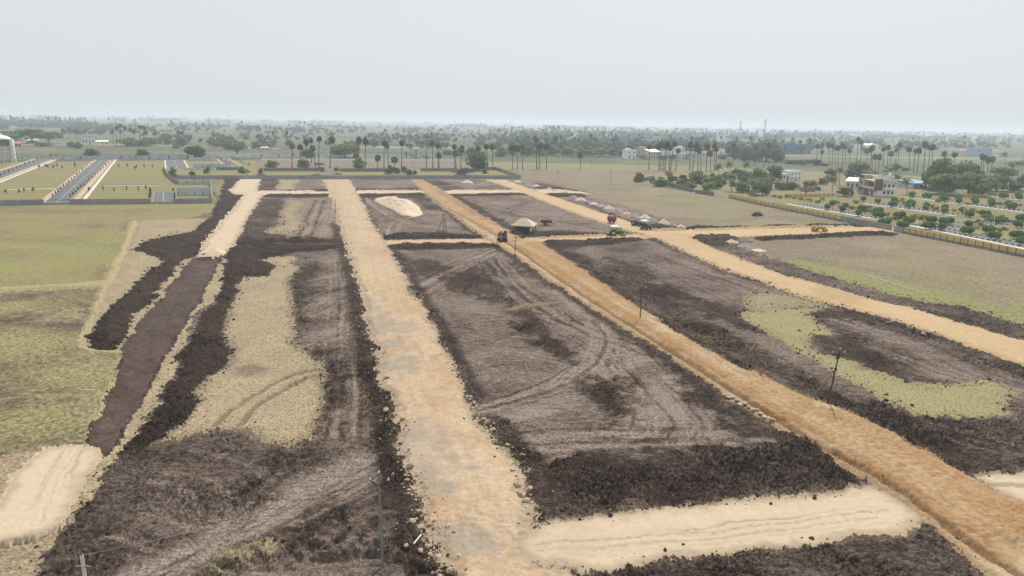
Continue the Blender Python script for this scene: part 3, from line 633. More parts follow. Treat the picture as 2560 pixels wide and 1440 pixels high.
# fresh black soil left along the plot edges and in patches
LB_ = [(845, 560), (862, 612), (880, 660), (900, 725), (912, 790), (928, 850), (940, 910), (955, 965), (975, 1020), (985, 1110), (1010, 1180), (1040, 1250), (1055, 1330), (1080, 1400), (1110, 1470)]
RB_ = [(966, 612), (1008, 690), (1050, 765), (1100, 850), (1132, 920), (1162, 990)]; RB2 = [(1215, 1062), (1245, 1105), (1302, 1165), (1308, 1232), (1340, 1290)]
LC_ = [(1112, 522), (1165, 562), (1222, 602), (1300, 648), (1440, 745), (1600, 848), (1720, 920), (1829, 1000), (1934, 1066), (2024, 1118), (2110, 1170)]
RC_ = [(1112, 480), (1172, 520), (1250, 565), (1310, 600), (1400, 640), (1480, 692), (1640, 800), (1800, 900), (1900, 945), (2042, 1000), (2185, 1067), (2294, 1116), (2440, 1200)]
LD_ = [(1400, 520), (1590, 582), (1700, 627), (1900, 704), (2090, 764), (2350, 842), (2560, 912)]
for L_, w_, on in ((LB_, 5.0, [P_['N1'], P_['M1']]), (RB_, 5.5, N2_), (RB2, 6.0, N2_), (LC_, 4.0, N2_ + [P_['M2']]), (RC_, 8.0, N3_ + [P_['M3']]), (LD_, 3.0, N3_)):
    track(L_, w_, w=-0.25, rg=0.34, soft=2.4, dh=0.12, amt=0.9, only=on)
for q_, a_2 in (([(1270, 750), (1320, 770), (1370, 830), (1440, 880), (1430, 905), (1370, 880), (1300, 820)], 0.9), ([(1420, 965), (1500, 938), (1590, 960), (1620, 1010), (1560, 1040), (1490, 1015)], 0.75), ([(1670, 890), (1740, 928), (1830, 998), (1950, 1085), (1880, 1100), (1790, 1050), (1720, 985)], 0.8),
                ([(1100, 695), (1190, 665), (1270, 715), (1250, 750), (1150, 735)], 0.75), ([(980, 640), (1080, 650), (1140, 680), (1060, 690)], 0.7), ([(730, 690), (790, 650), (800, 700), (770, 760), (740, 830), (718, 760)], 0.7), ([(560, 1420), (700, 1335), (860, 1265), (880, 1300), (780, 1345), (700, 1362)], 0.9),
                ([(1640, 712), (1740, 742), (1850, 775), (1900, 805), (1880, 826), (1760, 790)], 0.8), ([(1500, 640), (1600, 660), (1700, 720), (1620, 700), (1540, 670)], 0.7), ([(1310, 1160), (1480, 1142), (1750, 1128), (1990, 1112), (2165, 1205), (1960, 1245), (1600, 1285), (1340, 1300)], 0.7), ([(800, 870), (850, 880), (850, 960), (830, 1060), (790, 1080), (808, 980)], 0.8)):
    mask(q_, w=-0.1, rg=0.34, soft=2.2, amt=a_2, only=soil_all)
# shallow cut at the bottom edge in front of the nearest pole
mask([(480, 1440), (560, 1405), (700, 1378), (830, 1360), (930, 1358), (1000, 1380), (1060, 1440), (1100, 1600), (400, 1600)], w=0.5, rg=0.10, soft=0.8, dh=-0.9)
mask([(-60, 1370), (0, 1350), (60, 1348), (140, 1315), (118, 1365), (85, 1440), (20, 1560), (-200, 1560)], w=0.45, rg=0.06, soft=1.1, dh=-0.5)

# ---- banks of fresh black earth
BANKS = []
def bank(label, P, h=1.1, edge=2.2, w=0.12, rg=0.42, t=0.0):
    BANKS.append(region('soil_bank', label, 'earth bank', 'bank_soil', P, w=w, h=h * 0.62, edge=edge, rg=rg * 0.85, t=t)); return BANKS[-1]
bank('black earth bank curling along the pasture side of the trench', [(205, 862), (222, 836), (290, 757), (362, 688), (422, 652), (396, 640), (338, 630), (345, 610), (420, 592), (480, 582), (528, 545), (546, 500), (556, 470), (562, 449), (604, 446), (592, 450), (576, 476), (584, 488), (612, 487), (588, 526), (545, 575), (520, 600), (505, 632), (470, 645), (455, 655), (420, 695), (380, 738), (332, 795), (300, 850), (285, 873), (240, 879), (212, 876)], h=0.9)
bank('long black earth bank between the trench and the stubble island', [(575, 622), (640, 618), (700, 622), (735, 630), (690, 640), (640, 650), (690, 662), (668, 690), (602, 692), (592, 735), (578, 765), (556, 800), (548, 825), (562, 850), (574, 880), (556, 905), (526, 930), (506, 965), (470, 1010), (440, 1070), (425, 1092), (360, 1120), (320, 1135), (345, 1095), (385, 1045), (415, 985), (445, 930), (462, 870), (505, 792), (548, 742), (562, 682)], h=0.9)
bank('black bank along the near side of the cross road left of the hut', [(960, 615), (1000, 612), (1240, 611), (1262, 614), (1240, 619), (1130, 622), (1000, 625), (968, 622)], h=1.3, edge=2.5, w=0.05)
bank('black bank along the far side of the cross road below the tripod pole', [(955, 594), (980, 588), (1050, 584), (1140, 587), (1205, 592), (1215, 595), (1100, 597), (960, 599)], h=1.3, edge=2.5, w=0.08)
bank('dark bank closing the black plot beside the stony road', [(580, 606), (620, 600), (740, 598), (862, 600), (864, 606), (700, 608), (580, 614)], h=1.0, edge=2)
bank('dark bank on the near side of the unfinished cross road', [(580, 618), (700, 614), (868, 612), (872, 621), (760, 628), (640, 630), (575, 634)], h=1.0, edge=2)
bank('dark bank below the hut along the cross road', [(1300, 596), (1330, 580), (1420, 582), (1520, 588), (1600, 588), (1560, 592), (1420, 598), (1320, 604)], h=0.9, edge=2.5)
bank('dark bank opposite the hut at the start of the long plot', [(1355, 604), (1500, 598), (1620, 594), (1600, 604), (1520, 612), (1440, 615), (1400, 622)], h=0.9, edge=2.5)
bank('undulating black bank above the roller on the cross road', [(1700, 572), (1740, 568), (1800, 568), (1900, 568), (1945, 562), (2000, 567), (2035, 560), (2060, 563), (2110, 561), (2165, 566), (2120, 570), (2000, 573), (1860, 577), (1745, 579)], h=1.2, edge=2.2, w=0.05)
bank('undulating black bank below the roller on the cross road', [(1890, 595), (1960, 591), (2050, 587), (2160, 580), (2250, 584), (2230, 589), (2100, 592), (1980, 599), (1900, 602)], h=1.3, edge=2.2, w=0.05)
bank('tall dark heap of earth at the junction below the tractors', [(1718, 592), (1760, 588), (1850, 590), (1830, 606), (1800, 618), (1770, 612)], h=1.5, edge=3, w=0.1, t=0.1)
bank('black bank above the nearer end of the row of heaps', [(1640, 560), (1660, 565), (1720, 575), (1750, 578), (1740, 584), (1690, 588), (1640, 584), (1600, 572), (1618, 566)], h=1.3, edge=2.5, w=0.08)
bank('dark bank north of the thin cross road beside the stony road', [(645, 474), (740, 476), (826, 473), (830, 478), (700, 480), (645, 480)], h=0.9, edge=2.5)
bank('dark bank south of the thin cross road beside the stony road', [(660, 486), (750, 486), (830, 485), (834, 492), (740, 494), (660, 493)], h=0.9, edge=2.5)
bank('dark bank north of the thin cross road beside the red road', [(886, 474), (1000, 475), (1050, 474), (1058, 478), (886, 480)], h=0.9, edge=2.5)
bank('dark bank south of the thin cross road above the sand mound', [(890, 486), (960, 485), (1062, 483), (1070, 489), (960, 491), (892, 492)], h=0.9, edge=2.5)
bank('dark bank north of the thin cross road beyond the red road', [(1120, 476), (1200, 475), (1285, 474), (1296, 478), (1118, 480)], h=0.9, edge=2.5)
bank('dark bank south of the thin cross road above the hut', [(1125, 486), (1220, 484), (1305, 483), (1320, 488), (1220, 490), (1135, 491)], h=0.9, edge=2.5)
bank('dark oval bank beside the thin cross road end', [(1325, 474), (1350, 469), (1400, 470), (1435, 478), (1380, 480), (1335, 480)], h=1.0, edge=2.5)
bank('dark oval bank just below the thin cross road end', [(1362, 484), (1410, 484), (1455, 485), (1470, 492), (1440, 494), (1390, 492)], h=1.0, edge=2.5)

# ---- roads and sand
TR = region('trench', 'long sunken strip of scraped brown earth for a new road', 'trench', 'trench_soil',
       [(486, 644), (556, 640), (530, 692), (474, 790), (424, 870), (392, 930), (352, 1000), (312, 1072), (280, 1125), (250, 1142), (214, 1116), (232, 1080), (270, 1000), (318, 885), (300, 876), (342, 818), (400, 748), (448, 692)], w=0.35, h=-0.55, edge=0.5, rg=0.10, warp=0.55)
mask([(490, 660), (545, 648), (530, 680), (500, 690)], w=0.8, soft=2, only=[TR], amt=0.6)
mask([(260, 1050), (310, 1040), (290, 1090), (255, 1110)], w=0.9, soft=2, only=[TR], amt=0.7)
ROADS = {}
ROADS['A'] = region('dirt_road', 'pale sand road running from the trench to the far wall', 'dirt road', 'sand',
       [(604, 447), (648, 446), (641, 482), (655, 487), (628, 528), (604, 575), (584, 612), (558, 640), (500, 640), (512, 612), (545, 565), (586, 523), (611, 487), (580, 484), (577, 474)], w=0.35, h=0.15, edge=1, rg=0.03, warp=0.8)
ROADS['X1'] = region('dirt_road', 'thin pale cross road nearest the far wall', 'dirt road', 'sand',
       [(585, 483), (650, 478.5), (820, 479), (1060, 477.5), (1300, 477), (1380, 476), (1450, 479), (1470, 484), (1380, 483), (1300, 483), (1060, 484), (830, 485), (655, 487)], w=0.5, h=0.2, edge=1, rg=0.02, warp=0.5)
ROADS['X2'] = region('dirt_road', 'sandy cross road running past the hut and tractors to the yellow wall gap', 'dirt road', 'road_smooth',
       [(945, 602), (1100, 600), (1240, 596), (1310, 599), (1440, 594), (1590, 586), (1640, 578), (1740, 577), (1900, 572), (2050, 570), (2160, 568), (2228, 566), (2246, 574), (2238, 580), (2150, 582), (2000, 587), (1860, 592), (1720, 593), (1640, 597), (1500, 598), (1400, 601), (1310, 609), (1200, 608), (1050, 609), (955, 613)], w=0.25, h=0.2, edge=1, rg=0.03, warp=0.5)
ROADS['B'] = region('dirt_road', 'central tan road of rubble and earth edged with stones', 'dirt road', 'road_tan',
       [(808, 449), (822, 480), (835, 510), (848, 560), (862, 600), (872, 640), (890, 690), (908, 750), (918, 800), (934, 850), (945, 910), (958, 950), (975, 1010), (995, 1062), (990, 1112), (1012, 1160), (1035, 1205), (1048, 1260), (1060, 1310), (1070, 1360), (1090, 1400), (1108, 1440), (1160, 1560), (1220, 1900), (1700, 1900), (1440, 1440), (1360, 1432), (1318, 1390), (1345, 1330), (1344, 1290), (1306, 1232), (1300, 1162), (1240, 1102), (1212, 1062), (1198, 1030), (1160, 990), (1130, 920), (1100, 850), (1072, 800), (1050, 762), (1028, 738), (1008, 690), (985, 640), (966, 612), (948, 588), (925, 550), (905, 510), (888, 480), (872, 449)], w=0.22, h=0.3, edge=1.4, rg=0.07, warp=0.8)
ROADS['C'] = region('dirt_road', 'orange murram road with a deep rut and loose fill', 'dirt road', 'road_murram',
       [(1028, 449), (1062, 482), (1112, 522), (1165, 562), (1220, 602), (1262, 622), (1300, 648), (1360, 694), (1440, 745), (1530, 802), (1600, 848), (1660, 878), (1720, 920), (1829, 1000), (1934, 1066), (2024, 1118), (2090, 1156), (2172, 1210), (2240, 1245), (2300, 1302), (2350, 1324), (2425, 1394), (2474, 1440), (2700, 1660), (3000, 1900), (3400, 1900), (2900, 1420), (2560, 1262), (2440, 1200), (2384, 1172), (2294, 1116), (2185, 1067), (2132, 1034), (2042, 1000), (1900, 945), (1800, 900), (1720, 852), (1640, 800), (1560, 748), (1480, 692), (1400, 640), (1345, 606), (1310, 600), (1250, 565), (1172, 520), (1112, 480), (1055, 449)], w=0.25, h=0.3, edge=1.0, rg=0.08, warp=0.6)
ROADS['D'] = region('dirt_road', 'smooth sandy road passing the row of heaps and the tractors', 'dirt road', 'road_smooth',
       [(1215, 449), (1300, 478), (1400, 520), (1500, 555), (1590, 582), (1640, 597), (1700, 627), (1800, 670), (1900, 704), (2000, 742), (2090, 764), (2200, 792), (2350, 842), (2460, 880), (2560, 912), (2900, 1020), (3200, 1060), (2900, 930), (2560, 852), (2400, 808), (2280, 772), (2170, 747), (2060, 716), (1960, 690), (1860, 652), (1780, 621), (1720, 592), (1640, 579), (1530, 541), (1440, 511), (1340, 478), (1262, 450)], w=0.3, h=0.25, edge=1.0, rg=0.03, warp=0.5)
SANDL = region('sand_strip', 'pale sand ramp at the near end of the sunken trench', 'sand strip', 'sand',
       [(-60, 1320), (0, 1245), (72, 1148), (108, 1120), (200, 1108), (240, 1120), (256, 1140), (236, 1170), (186, 1250), (166, 1288), (142, 1315), (62, 1345), (0, 1356), (-120, 1400)], w=0.2, h=0.06, edge=0.8, rg=0.03, warp=0.6)
SANDR = region('sand_strip', 'broad levelled sand strip linking the stony and murram roads', 'sand strip', 'sand',
       [(1308, 1350), (1352, 1322), (1440, 1302), (1600, 1286), (1800, 1263), (1960, 1246), (2150, 1224), (2200, 1227), (2256, 1260), (2300, 1300), (2290, 1317), (2200, 1341), (2000, 1368), (1800, 1390), (1600, 1411), (1450, 1431), (1380, 1422), (1322, 1394)], w=0.2, h=0.08, edge=1.0, rg=0.03, warp=0.6)
SANDE = region('sand_strip', 'second sand strip starting beyond the murram road edge', 'sand strip', 'sand',
       [(2440, 1192), (2500, 1183), (2560, 1182), (2700, 1180), (2700, 1320), (2560, 1262), (2500, 1232)], w=0.3, h=0.15, edge=0.6, rg=0.03, warp=0.4)

# detail on the roads: grey rubble, orange earth, ruts
B_, C_, D_, X2_ = [ROADS['B']], [ROADS['C']], [ROADS['D']], [ROADS['X2']]
for q_ in ([(918, 800), (960, 790), (1000, 806), (1020, 832), (970, 836), (930, 830)], [(935, 850), (990, 840), (1010, 858), (1000, 885), (950, 880)], [(946, 900), (1000, 885), (1024, 910), (1000, 950), (965, 945)],
           [(990, 1062), (1040, 1055), (1070, 1075), (1100, 1090), (1060, 1120), (1000, 1115)], [(1020, 1170), (1080, 1150), (1130, 1180), (1120, 1220), (1060, 1215)], [(1100, 1330), (1180, 1340), (1240, 1370), (1160, 1400), (1100, 1390)], [(1110, 1120), (1160, 1110), (1150, 1150), (1100, 1150)],
           [(1210, 1380), (1260, 1350), (1260, 1400)], [(905, 740), (930, 735), (940, 790), (918, 790)]):
    mask(q_, t=0.8, rg=0.08, soft=2.6, only=B_)
for q_ in ([(1060, 900), (1120, 890), (1130, 940), (1060, 960)], [(1000, 990), (1080, 970), (1120, 1010), (1040, 1040)], [(1130, 1220), (1200, 1225), (1180, 1280), (1120, 1270)], [(960, 800), (1000, 700), (1020, 740), (1040, 820)], [(1150, 1080), (1200, 1070), (1220, 1110), (1170, 1120)],
           [(880, 620), (960, 615), (990, 650), (900, 660)], [(1060, 1310), (1100, 1250), (1120, 1310)]):
    mask(q_, w=0.8, soft=2.5, only=B_, amt=0.8)
T([(1000, 845), (1015, 870), (960, 885)], 0.9, w=1.0, t=0.0, dh=0.15, soft=0.5, only=B_)
T([(1045, 860), (1040, 875), (980, 890)], 0.9, w=1.0, t=0.0, dh=0.15, soft=0.5, only=B_)
T([(930, 640), (965, 760), (1000, 860), (1060, 980), (1110, 1090), (1180, 1250), (1230, 1400)], 0.9, w=0.0, dh=-0.05, soft=0.6, pair=2.6, only=B_, amt=0.5, dash=0.4)
T([(985, 1160), (1060, 1120), (1110, 1075)], 2.2, t=0.45, w=0.0, soft=1, only=B_, amt=0.8)
mask([(812, 452), (838, 452), (900, 590), (930, 640), (890, 640), (860, 560)], t=0.35, soft=2.0, only=B_, amt=0.6)
# murram road: pale compacted half and loose orange half with a deep rut between
RUT = [(1120, 522), (1200, 566), (1290, 622), (1370, 682), (1460, 742), (1560, 808), (1640, 858), (1720, 908), (1830, 982), (1930, 1045), (2030, 1108), (2130, 1165), (2250, 1232), (2380, 1332), (2470, 1392), (2560, 1448), (2700, 1560)]
mask([(1100, 520), (1290, 622), (1460, 742), (1640, 858), (1830, 982), (2030, 1108), (2250, 1232), (2380, 1332), (2560, 1448), (2700, 1600), (2474, 1450), (2300, 1310), (2100, 1160), (1829, 1005), (1600, 850), (1260, 625)], w=0.85, soft=1.2, only=C_, amt=0.9)
mask([(1290, 618), (1345, 606), (1640, 800), (1900, 945), (2185, 1067), (2440, 1200), (2900, 1420), (2900, 1500), (2380, 1325), (2030, 1100), (1640, 850)], rg=0.16, w=0.12, soft=0.6, only=C_, dh=0.25)
track([(p[0], p[1]) for p in RUT], 0.8, t=0.9, dh=-0.45, soft=0.6, only=C_)
T([(1140, 525), (1290, 615), (1480, 735), (1700, 880), (1900, 1010), (2100, 1130), (2300, 1250)], 0.6, t=0.5, dh=-0.10, soft=0.4, only=C_, amt=0.6)
mask([(1050, 455), (1110, 482), (1170, 520), (1240, 562), (1200, 548), (1120, 498), (1070, 466)], t=0.55, w=0.0, soft=1.5, only=C_)
mask([(1060, 452), (1120, 500), (1100, 505), (1040, 455)], w=0.45, soft=2, only=C_)
mask([(1620, 800), (1660, 790), (1720, 850), (1690, 858)], w=1.0, soft=1.5, only=C_)
mask([(2020, 1000), (2060, 1010), (2090, 1030), (2060, 1032)], w=1.0, soft=1.0, only=C_)
for k in range(12):
    f = k / 11.0; x0 = 1990 + 300 * f; y0 = 1040 + 145 * f
    T([(x0, y0), (x0 + 30, y0 + 22), (x0 + 75, y0 + 18)], 0.5, w=0.7, soft=0.4, dh=0.10, only=C_, amt=0.8)
for off in (-3.2, -1.2, 1.2, 3.0):
    P0 = px([(1290, 465), (1400, 503), (1520, 545), (1640, 588), (1750, 628), (1900, 678), (2060, 738), (2280, 790), (2560, 880), (2900, 980)])
    Tn = np.gradient(P0, axis=0); Nn = np.stack([-Tn[:, 1], Tn[:, 0]], 1); Nn /= np.linalg.norm(Nn, axis=1, keepdims=True)
    track(P0 + Nn * off, 0.5, t=0.6, dh=-0.05, soft=0.5, only=D_, amt=0.6, dash=0.15)
mask([(1600, 585), (1720, 585), (1780, 625), (1700, 625)], w=0.7, soft=2, only=D_ + X2_, amt=0.8)
mask([(1240, 596), (1330, 600), (1340, 606), (1220, 610)], w=0.9, soft=2, only=X2_)
mask([(2040, 712), (2180, 750), (2120, 765), (2020, 745)], w=0.9, t=0.3, soft=2, only=D_)
def lanes(P, offs, only, wv, width=1.1, amt=0.5, t=None, dash=0.12):
    L0 = px(P); Tn = np.gradient(L0, axis=0); Nn = np.stack([-Tn[:, 1], Tn[:, 0]], 1); Nn /= np.linalg.norm(Nn, axis=1, keepdims=True) + 1e-9
    for o_ in offs:
        track(L0 + Nn * (o_ + rng.normal(0, 0.35, (len(L0), 1))), width * rng.uniform(0.5, 1.3), w=wv, t=t, soft=0.8, amt=amt * rng.uniform(0.6, 1.2), only=only, dh=-0.05, dash=dash)
MB_ = [(842, 452), (862, 520), (895, 590), (925, 650), (955, 740), (985, 830), (1020, 910), (1060, 990), (1090, 1060), (1130, 1140), (1165, 1230), (1195, 1320), (1225, 1440), (1260, 1600)]
lanes(MB_, (-4.2, -2.4, -0.6, 1.2, 3.0), B_, -0.25, 1.0, 0.55); lanes(MB_, (-3.3, -1.5, 0.4, 2.1, 4.4), B_, 0.75, 0.5, 0.45); lanes(MB_, (-2.0, 2.6), B_, 0.6, 0.3, 0.6, dash=0.5)
lanes([(1045, 452), (1140, 520), (1240, 588), (1330, 645), (1500, 755), (1700, 885), (1900, 1015), (2150, 1170), (2400, 1330), (2600, 1480)], (2.2, 3.1, 4.0), C_, 1.0, 0.6, 0.5)
lanes([(1150, 515), (1280, 590), (1400, 660), (1600, 790), (1800, 915), (2000, 1030), (2200, 1120), (2450, 1260), (2700, 1420)], (-1.6, -0.6, 0.5, 1.6), C_, 0.55, 0.5, 0.4, dash=0.3)
lanes([(1290, 465), (1400, 503), (1520, 545), (1640, 588), (1750, 628), (1900, 678), (2060, 738), (2280, 790), (2560, 880), (2900, 980)], (-3.0, -1.4, 0.2, 1.8, 3.0), D_, -0.2, 0.8, 0.5)
lanes([(960, 607), (1200, 602), (1500, 592), (1700, 584), (2000, 578), (2230, 572)], (-1.6, 0.4, 1.8), X2_, 0.9, 0.6, 0.5)
lanes([(625, 450), (615, 485), (590, 560), (540, 620)], (-3, -1, 1.2, 3), [ROADS['A']], 0.9, 0.6, 0.6)
# machine tracks on the sand
for k in range(13):
    v0 = rng.uniform(-4, 52); q0, q1 = sorted(rng.uniform(0, 1, 2)); q1 = max(q1, q0 + 0.35)
    ln = [(1330 + 900 * f, 1352 + v0 - (100 - v0 * 0.2) * f + rng.uniform(-3, 3) + 5 * math.sin(5 * f + k)) for f in np.linspace(q0, min(1, q1), 8)]
    track(ln, float(rng.uniform(0.12, 0.3)), t=0.75, dh=-0.03, soft=0.2, only=[SANDR], amt=float(rng.uniform(0.25, 0.8)), dash=float(rng.choice([0.6, 2.4, 3.0])))
for k in range(8):
    dx = rng.uniform(-10, 100); q0 = rng.uniform(0, 0.4)
    ln = [(50 + dx + (110 - 0.5 * dx) * f + 6 * math.sin(4 * f + k), 1305 - 180 * f) for f in np.linspace(q0, 1, 7)]
    track(ln, float(rng.uniform(0.12, 0.28)), t=0.7, dh=-0.02, soft=0.2, only=[SANDL], amt=float(rng.uniform(0.3, 0.8)), dash=float(rng.choice([0, 0.6, 2.0])))
mask([(1310, 1350), (1400, 1310), (1500, 1330), (1420, 1400), (1330, 1395)], w=0.9, soft=3, only=[SANDR], amt=0.7); mask([(1700, 1330), (1900, 1300), (2100, 1310), (1900, 1350)], w=0.8, soft=4, only=[SANDR], amt=0.6)
T([(2450, 1215), (2520, 1218), (2600, 1212)], 1.0, t=0.9, soft=0.6, only=[SANDE], amt=0.8)

# ---- mixed margins: straw thins out into the soil, dust and spilled soil lie along the edges of sand and roads
for nm_, mt_, W_, wp_, rid_ in OUTL:
    if nm_ not in ('grass_patch', 'sand_strip', 'dirt_road'): continue
    ax = xn + (wx0 - xn) * wp_; ay = yn + (wy0 - yn) * wp_; idx = near_poly(W_, 4, ax, ay); idx = idx[rr_0[idx] < 420]
    if not len(idx): continue
    d_ = dline(ax[idx], ay[idx], W_, True); n_ = fbm(xn[idx] * 0.9, yn[idx] * 0.9, 91, 3); own = cls[idx] == rid_; sl = np.isin(cls[idx], soil_all + [BASE])
    band = 1.3
    k_ = np.clip(1 - d_ / (band * (0.4 + 1.2 * n_)), 0, 1)
    tint[idx] = np.where(sl, np.maximum(tint[idx], k_ * (0.6 if nm_ != 'dirt_road' else 0.4)), tint[idx])
    wear[idx] = np.where(own & (nm_ != 'sand_strip'), wear[idx] + k_ * 0.6, wear[idx])
    tint[idx] = np.where(own & (nm_ in ('sand_strip', 'dirt_road')), np.maximum(tint[idx], k_ * 0.6), tint[idx])
# ---- relief
clod = (1 - np.clip(worley(xn * 1.6, yn * 1.6, 21), 0, 1)) * 0.55 + (1 - np.clip(worley(xn * 3.6, yn * 3.6, 22), 0, 1)) * 0.5 + fbm(xn * 0.45, yn * 0.45, 23, 3) * 0.8
patchy = np.clip(2.6 * fbm(xn * 0.2, yn * 0.2, 29, 4) - 0.42, 0.12, 1.7)
rr_n = RG.ravel()[IDN]
ramp_far = 1 - 0.5 * sstep(250, 450, rr_n)
hgt += (clod - 0.85) * rough * 2.1 * patchy * ramp_far
soilmask = np.isin(cls, soil_all + BANKS)
hgt += rng.normal(0, 1, len(xn)) * np.where(soilmask, np.clip(rough, 0.06, 0.4) * 0.085 * patchy, rough * 0.06) * np.clip(rr_n / 90, 0.7, 1.6)
m_ = cls == ROUGH
wear[m_] += ((fbm(xn * 0.11, yn * 0.16, 71, 4) - 0.5) * 1.9 + (fbm(xn * 0.5, yn * 0.8, 72, 3) - 0.5) * 1.2)[m_]; tint[m_] += np.clip((fbm(xn * 0.07, yn * 0.12, 73, 3) - 0.5) * 2.0, -0.3, 0.5)[m_]
m_ = cls == PAST
wear[m_] += ((fbm(xn * 0.035, yn * 0.09, 74, 4) - 0.55) * 1.5)[m_]; tint[m_] += np.clip((fbm(xn * 0.03, yn * 0.08, 75, 3) - 0.5) * 2.0, -0.3, 0.6)[m_]
m_ = cls == DRYF
wear[m_] += ((fbm(xn * 0.05, yn * 0.09, 76, 4) - 0.5) * 1.3)[m_]; tint[m_] += np.clip((fbm(xn * 0.02, yn * 0.04, 77, 3) - 0.5) * 2.0, 0, 0.5)[m_]
m_ = np.isin(cls, list(ROADS.values()))
wear[m_] += ((fbm(xn * 0.18, yn * 0.18, 78, 4) - 0.5) * 0.8)[m_]
wear = np.clip(wear, -0.3, 1.3); tint = np.clip(tint, 0, 1)
wear = np.where(soilmask, np.clip(wear + (fbm(xn * 0.16, yn * 0.16, 51, 4) - 0.5) * 0.55, 0, 1), wear)
hgt += np.where(soilmask, (fbm(xn * 0.08, yn * 0.08, 61, 3) - 0.5) * 0.5, 0)
hgt *= 1 - sstep(560, 640, rr_n)
Z = np.zeros(NV); Z[IDN] = hgt
CLS = np.zeros(NV, np.int32); CLS[IDN] = cls
WE = np.full(NV, 0.5); WE[IDN] = wear; TI = np.zeros(NV); TI[IDN] = tint
def ground_z(x, y):
    i = min(max(int(np.searchsorted(RR, math.hypot(x, y))), 0), NR - 1); j = min(max(int(np.searchsorted(AZ, math.atan2(x, y))), 0), NA - 1)
    return float(Z[i * NA + j])
V3 = np.stack([X, Y, Z], 1)
ii, jj = np.meshgrid(np.arange(NR - 1), np.arange(NA - 1), indexing='ij')
a_i = (ii * NA + jj).ravel()
Q = np.stack([a_i, a_i + NA, a_i + NA + 1, a_i + 1], 1)
FC = CLS[Q].max(axis=1)
OBJ = {}
for rid in range(len(REGS)):
    name, label, cat, mat = REGS[rid]
    fq = Q[FC == rid]
    if not len(fq): print('EMPTY REGION', name, label); continue
    used, inv = np.unique(fq, return_inverse=True)
    me = np_mesh(name, V3[used], inv.reshape(fq.shape), mat, smooth=mat not in ('soil', 'bank_soil'))
    for nm, src in (('wear', WE), ('tint', TI)):
        at = me.attributes.new(nm, 'FLOAT', 'POINT'); at.data.foreach_set('value', src[used].astype(np.float32))
    o = link_mesh(name, me); props(o, label, cat, None, 'structure'); OBJ[rid] = o

# ================================================================== ROADS, PATHS AND KERBS OF THE TWO WALLED LAYOUTS
def sheet(name, label, cat, mat, P, z, parent=None, W=None):
    W = W if W is not None else [G(u, v) for u, v in P]
    n = len(W); mb = MB()
    mb.add([(x, y, z) for x, y in W] + [(x, y, -0.1) for x, y in W], [tuple(range(n))] + [(i, (i + 1) % n, n + (i + 1) % n, n + i) for i in range(n)])
    me = mb.mesh(name)
    o = link_mesh(name, me, mat, parent)
    if parent is None: props(o, label, cat, None, 'structure')
    return o
def strip(A, B, w, off=0.0):
    """rectangle of width w along world line A->B, shifted sideways by off"""
    A, B = Vector((*A, 0)), Vector((*B, 0)); t = (B - A).normalized(); n = Vector((-t.y, t.x, 0))
    return [tuple((p + n * s)[:2]) for p, s in ((A, off - w / 2), (B, off - w / 2), (B, off + w / 2), (A, off + w / 2))]
KERB_ME = {}
def kerb_blocks(road, A, B, off, L=1.5, mats=('kerb_white', 'kerb_black'), maxn=300):
    """each painted kerb stone a piece of its own"""
    A, B = Vector((*A, 0)), Vector((*B, 0)); t = (B - A).normalized(); n = Vector((-t.y, t.x, 0)); D = (B - A).length
    rz = math.atan2(t.y, t.x); k = min(int(D / L), maxn)
    for i in range(k):
        mt = mats[i % 2]
        key = (mt, L)
        if key not in KERB_ME:
            m = MB(); m.box(-L * 0.46, L * 0.46, -0.11, 0.11, 0, 0.30); KERB_ME[key] = m.mesh('kerb_stone'); KERB_ME[key].materials.append(MATS[mt])
        o = bpy.data.objects.new('kerb_stone', KERB_ME[key]); col.objects.link(o); o.parent = road
        o.location = A + t * (i + 0.5) * L + n * off + Vector((0, 0, 0.02)); o.rotation_euler = (0, 0, rz)
def asphalt_road(label, A, B, w, kerb=True, dashes=True, sh=0.0, kl=1.5):
    o = sheet('asphalt_road', label, 'road', 'asphalt', None, 0.055, W=strip(A, B, w))
    Av, Bv = Vector((*A, 0)), Vector((*B, 0)); D = (Bv - Av).length; t = (Bv - Av).normalized()
    if dashes:
        m = MB(); k = 0.0
        while k < D - 3:
            W = strip(tuple((Av + t * k)[:2]), tuple((Av + t * (k + 3))[:2]), 0.22); b = len(m.v)
            m.add([(x, y, 0.060) for x, y in W], [(0, 1, 2, 3)]); k += 6.0
        d = m.build('lane_marking', 'lane_paint', o); d['kind'] = 'stuff'
    if kerb:
        kerb_blocks(o, A, B, w / 2 + 0.12, kl); kerb_blocks(o, A, B, -w / 2 - 0.12, kl)
    return o
def path(label, A, B, w, mat='footpath', name='footpath'):
    return sheet(name, label, 'path', mat, None, 0.05, W=strip(A, B, w))

# left layout
RA0, RA1 = G(141, 507), G(258, 399)
asphalt_road('asphalt road with broken centre line running into the walled layout', RA0, RA1, 8.2, kl=2.4)
def shift(A, B, off): return [tuple(np.mean([W[0], W[3]], axis=0)) if i == 0 else tuple(np.mean([W[1], W[2]], axis=0)) for i, W in enumerate([strip(A, B, 0.1, off)] * 2)]
for off, wd, mt, lb in ((5.8, 2.2, 'shoulder', 'orange earth shoulder beside the centre-lined asphalt road, water tower side'), (-6.2, 2.6, 'shoulder', 'orange earth shoulder beside the centre-lined asphalt road, trench side'), (-9.2, 1.6, 'footpath', 'pale footpath beside the centre-lined asphalt road')):
    a, b = shift(RA0, RA1, off); path(lb, a, b, wd, mt, 'footpath')
RB0, RB1 = G(-60, 458), G(112, 397)
asphalt_road('asphalt road passing the foot of the water tower', RB0, RB1, 9.0, kerb=False, dashes=False)
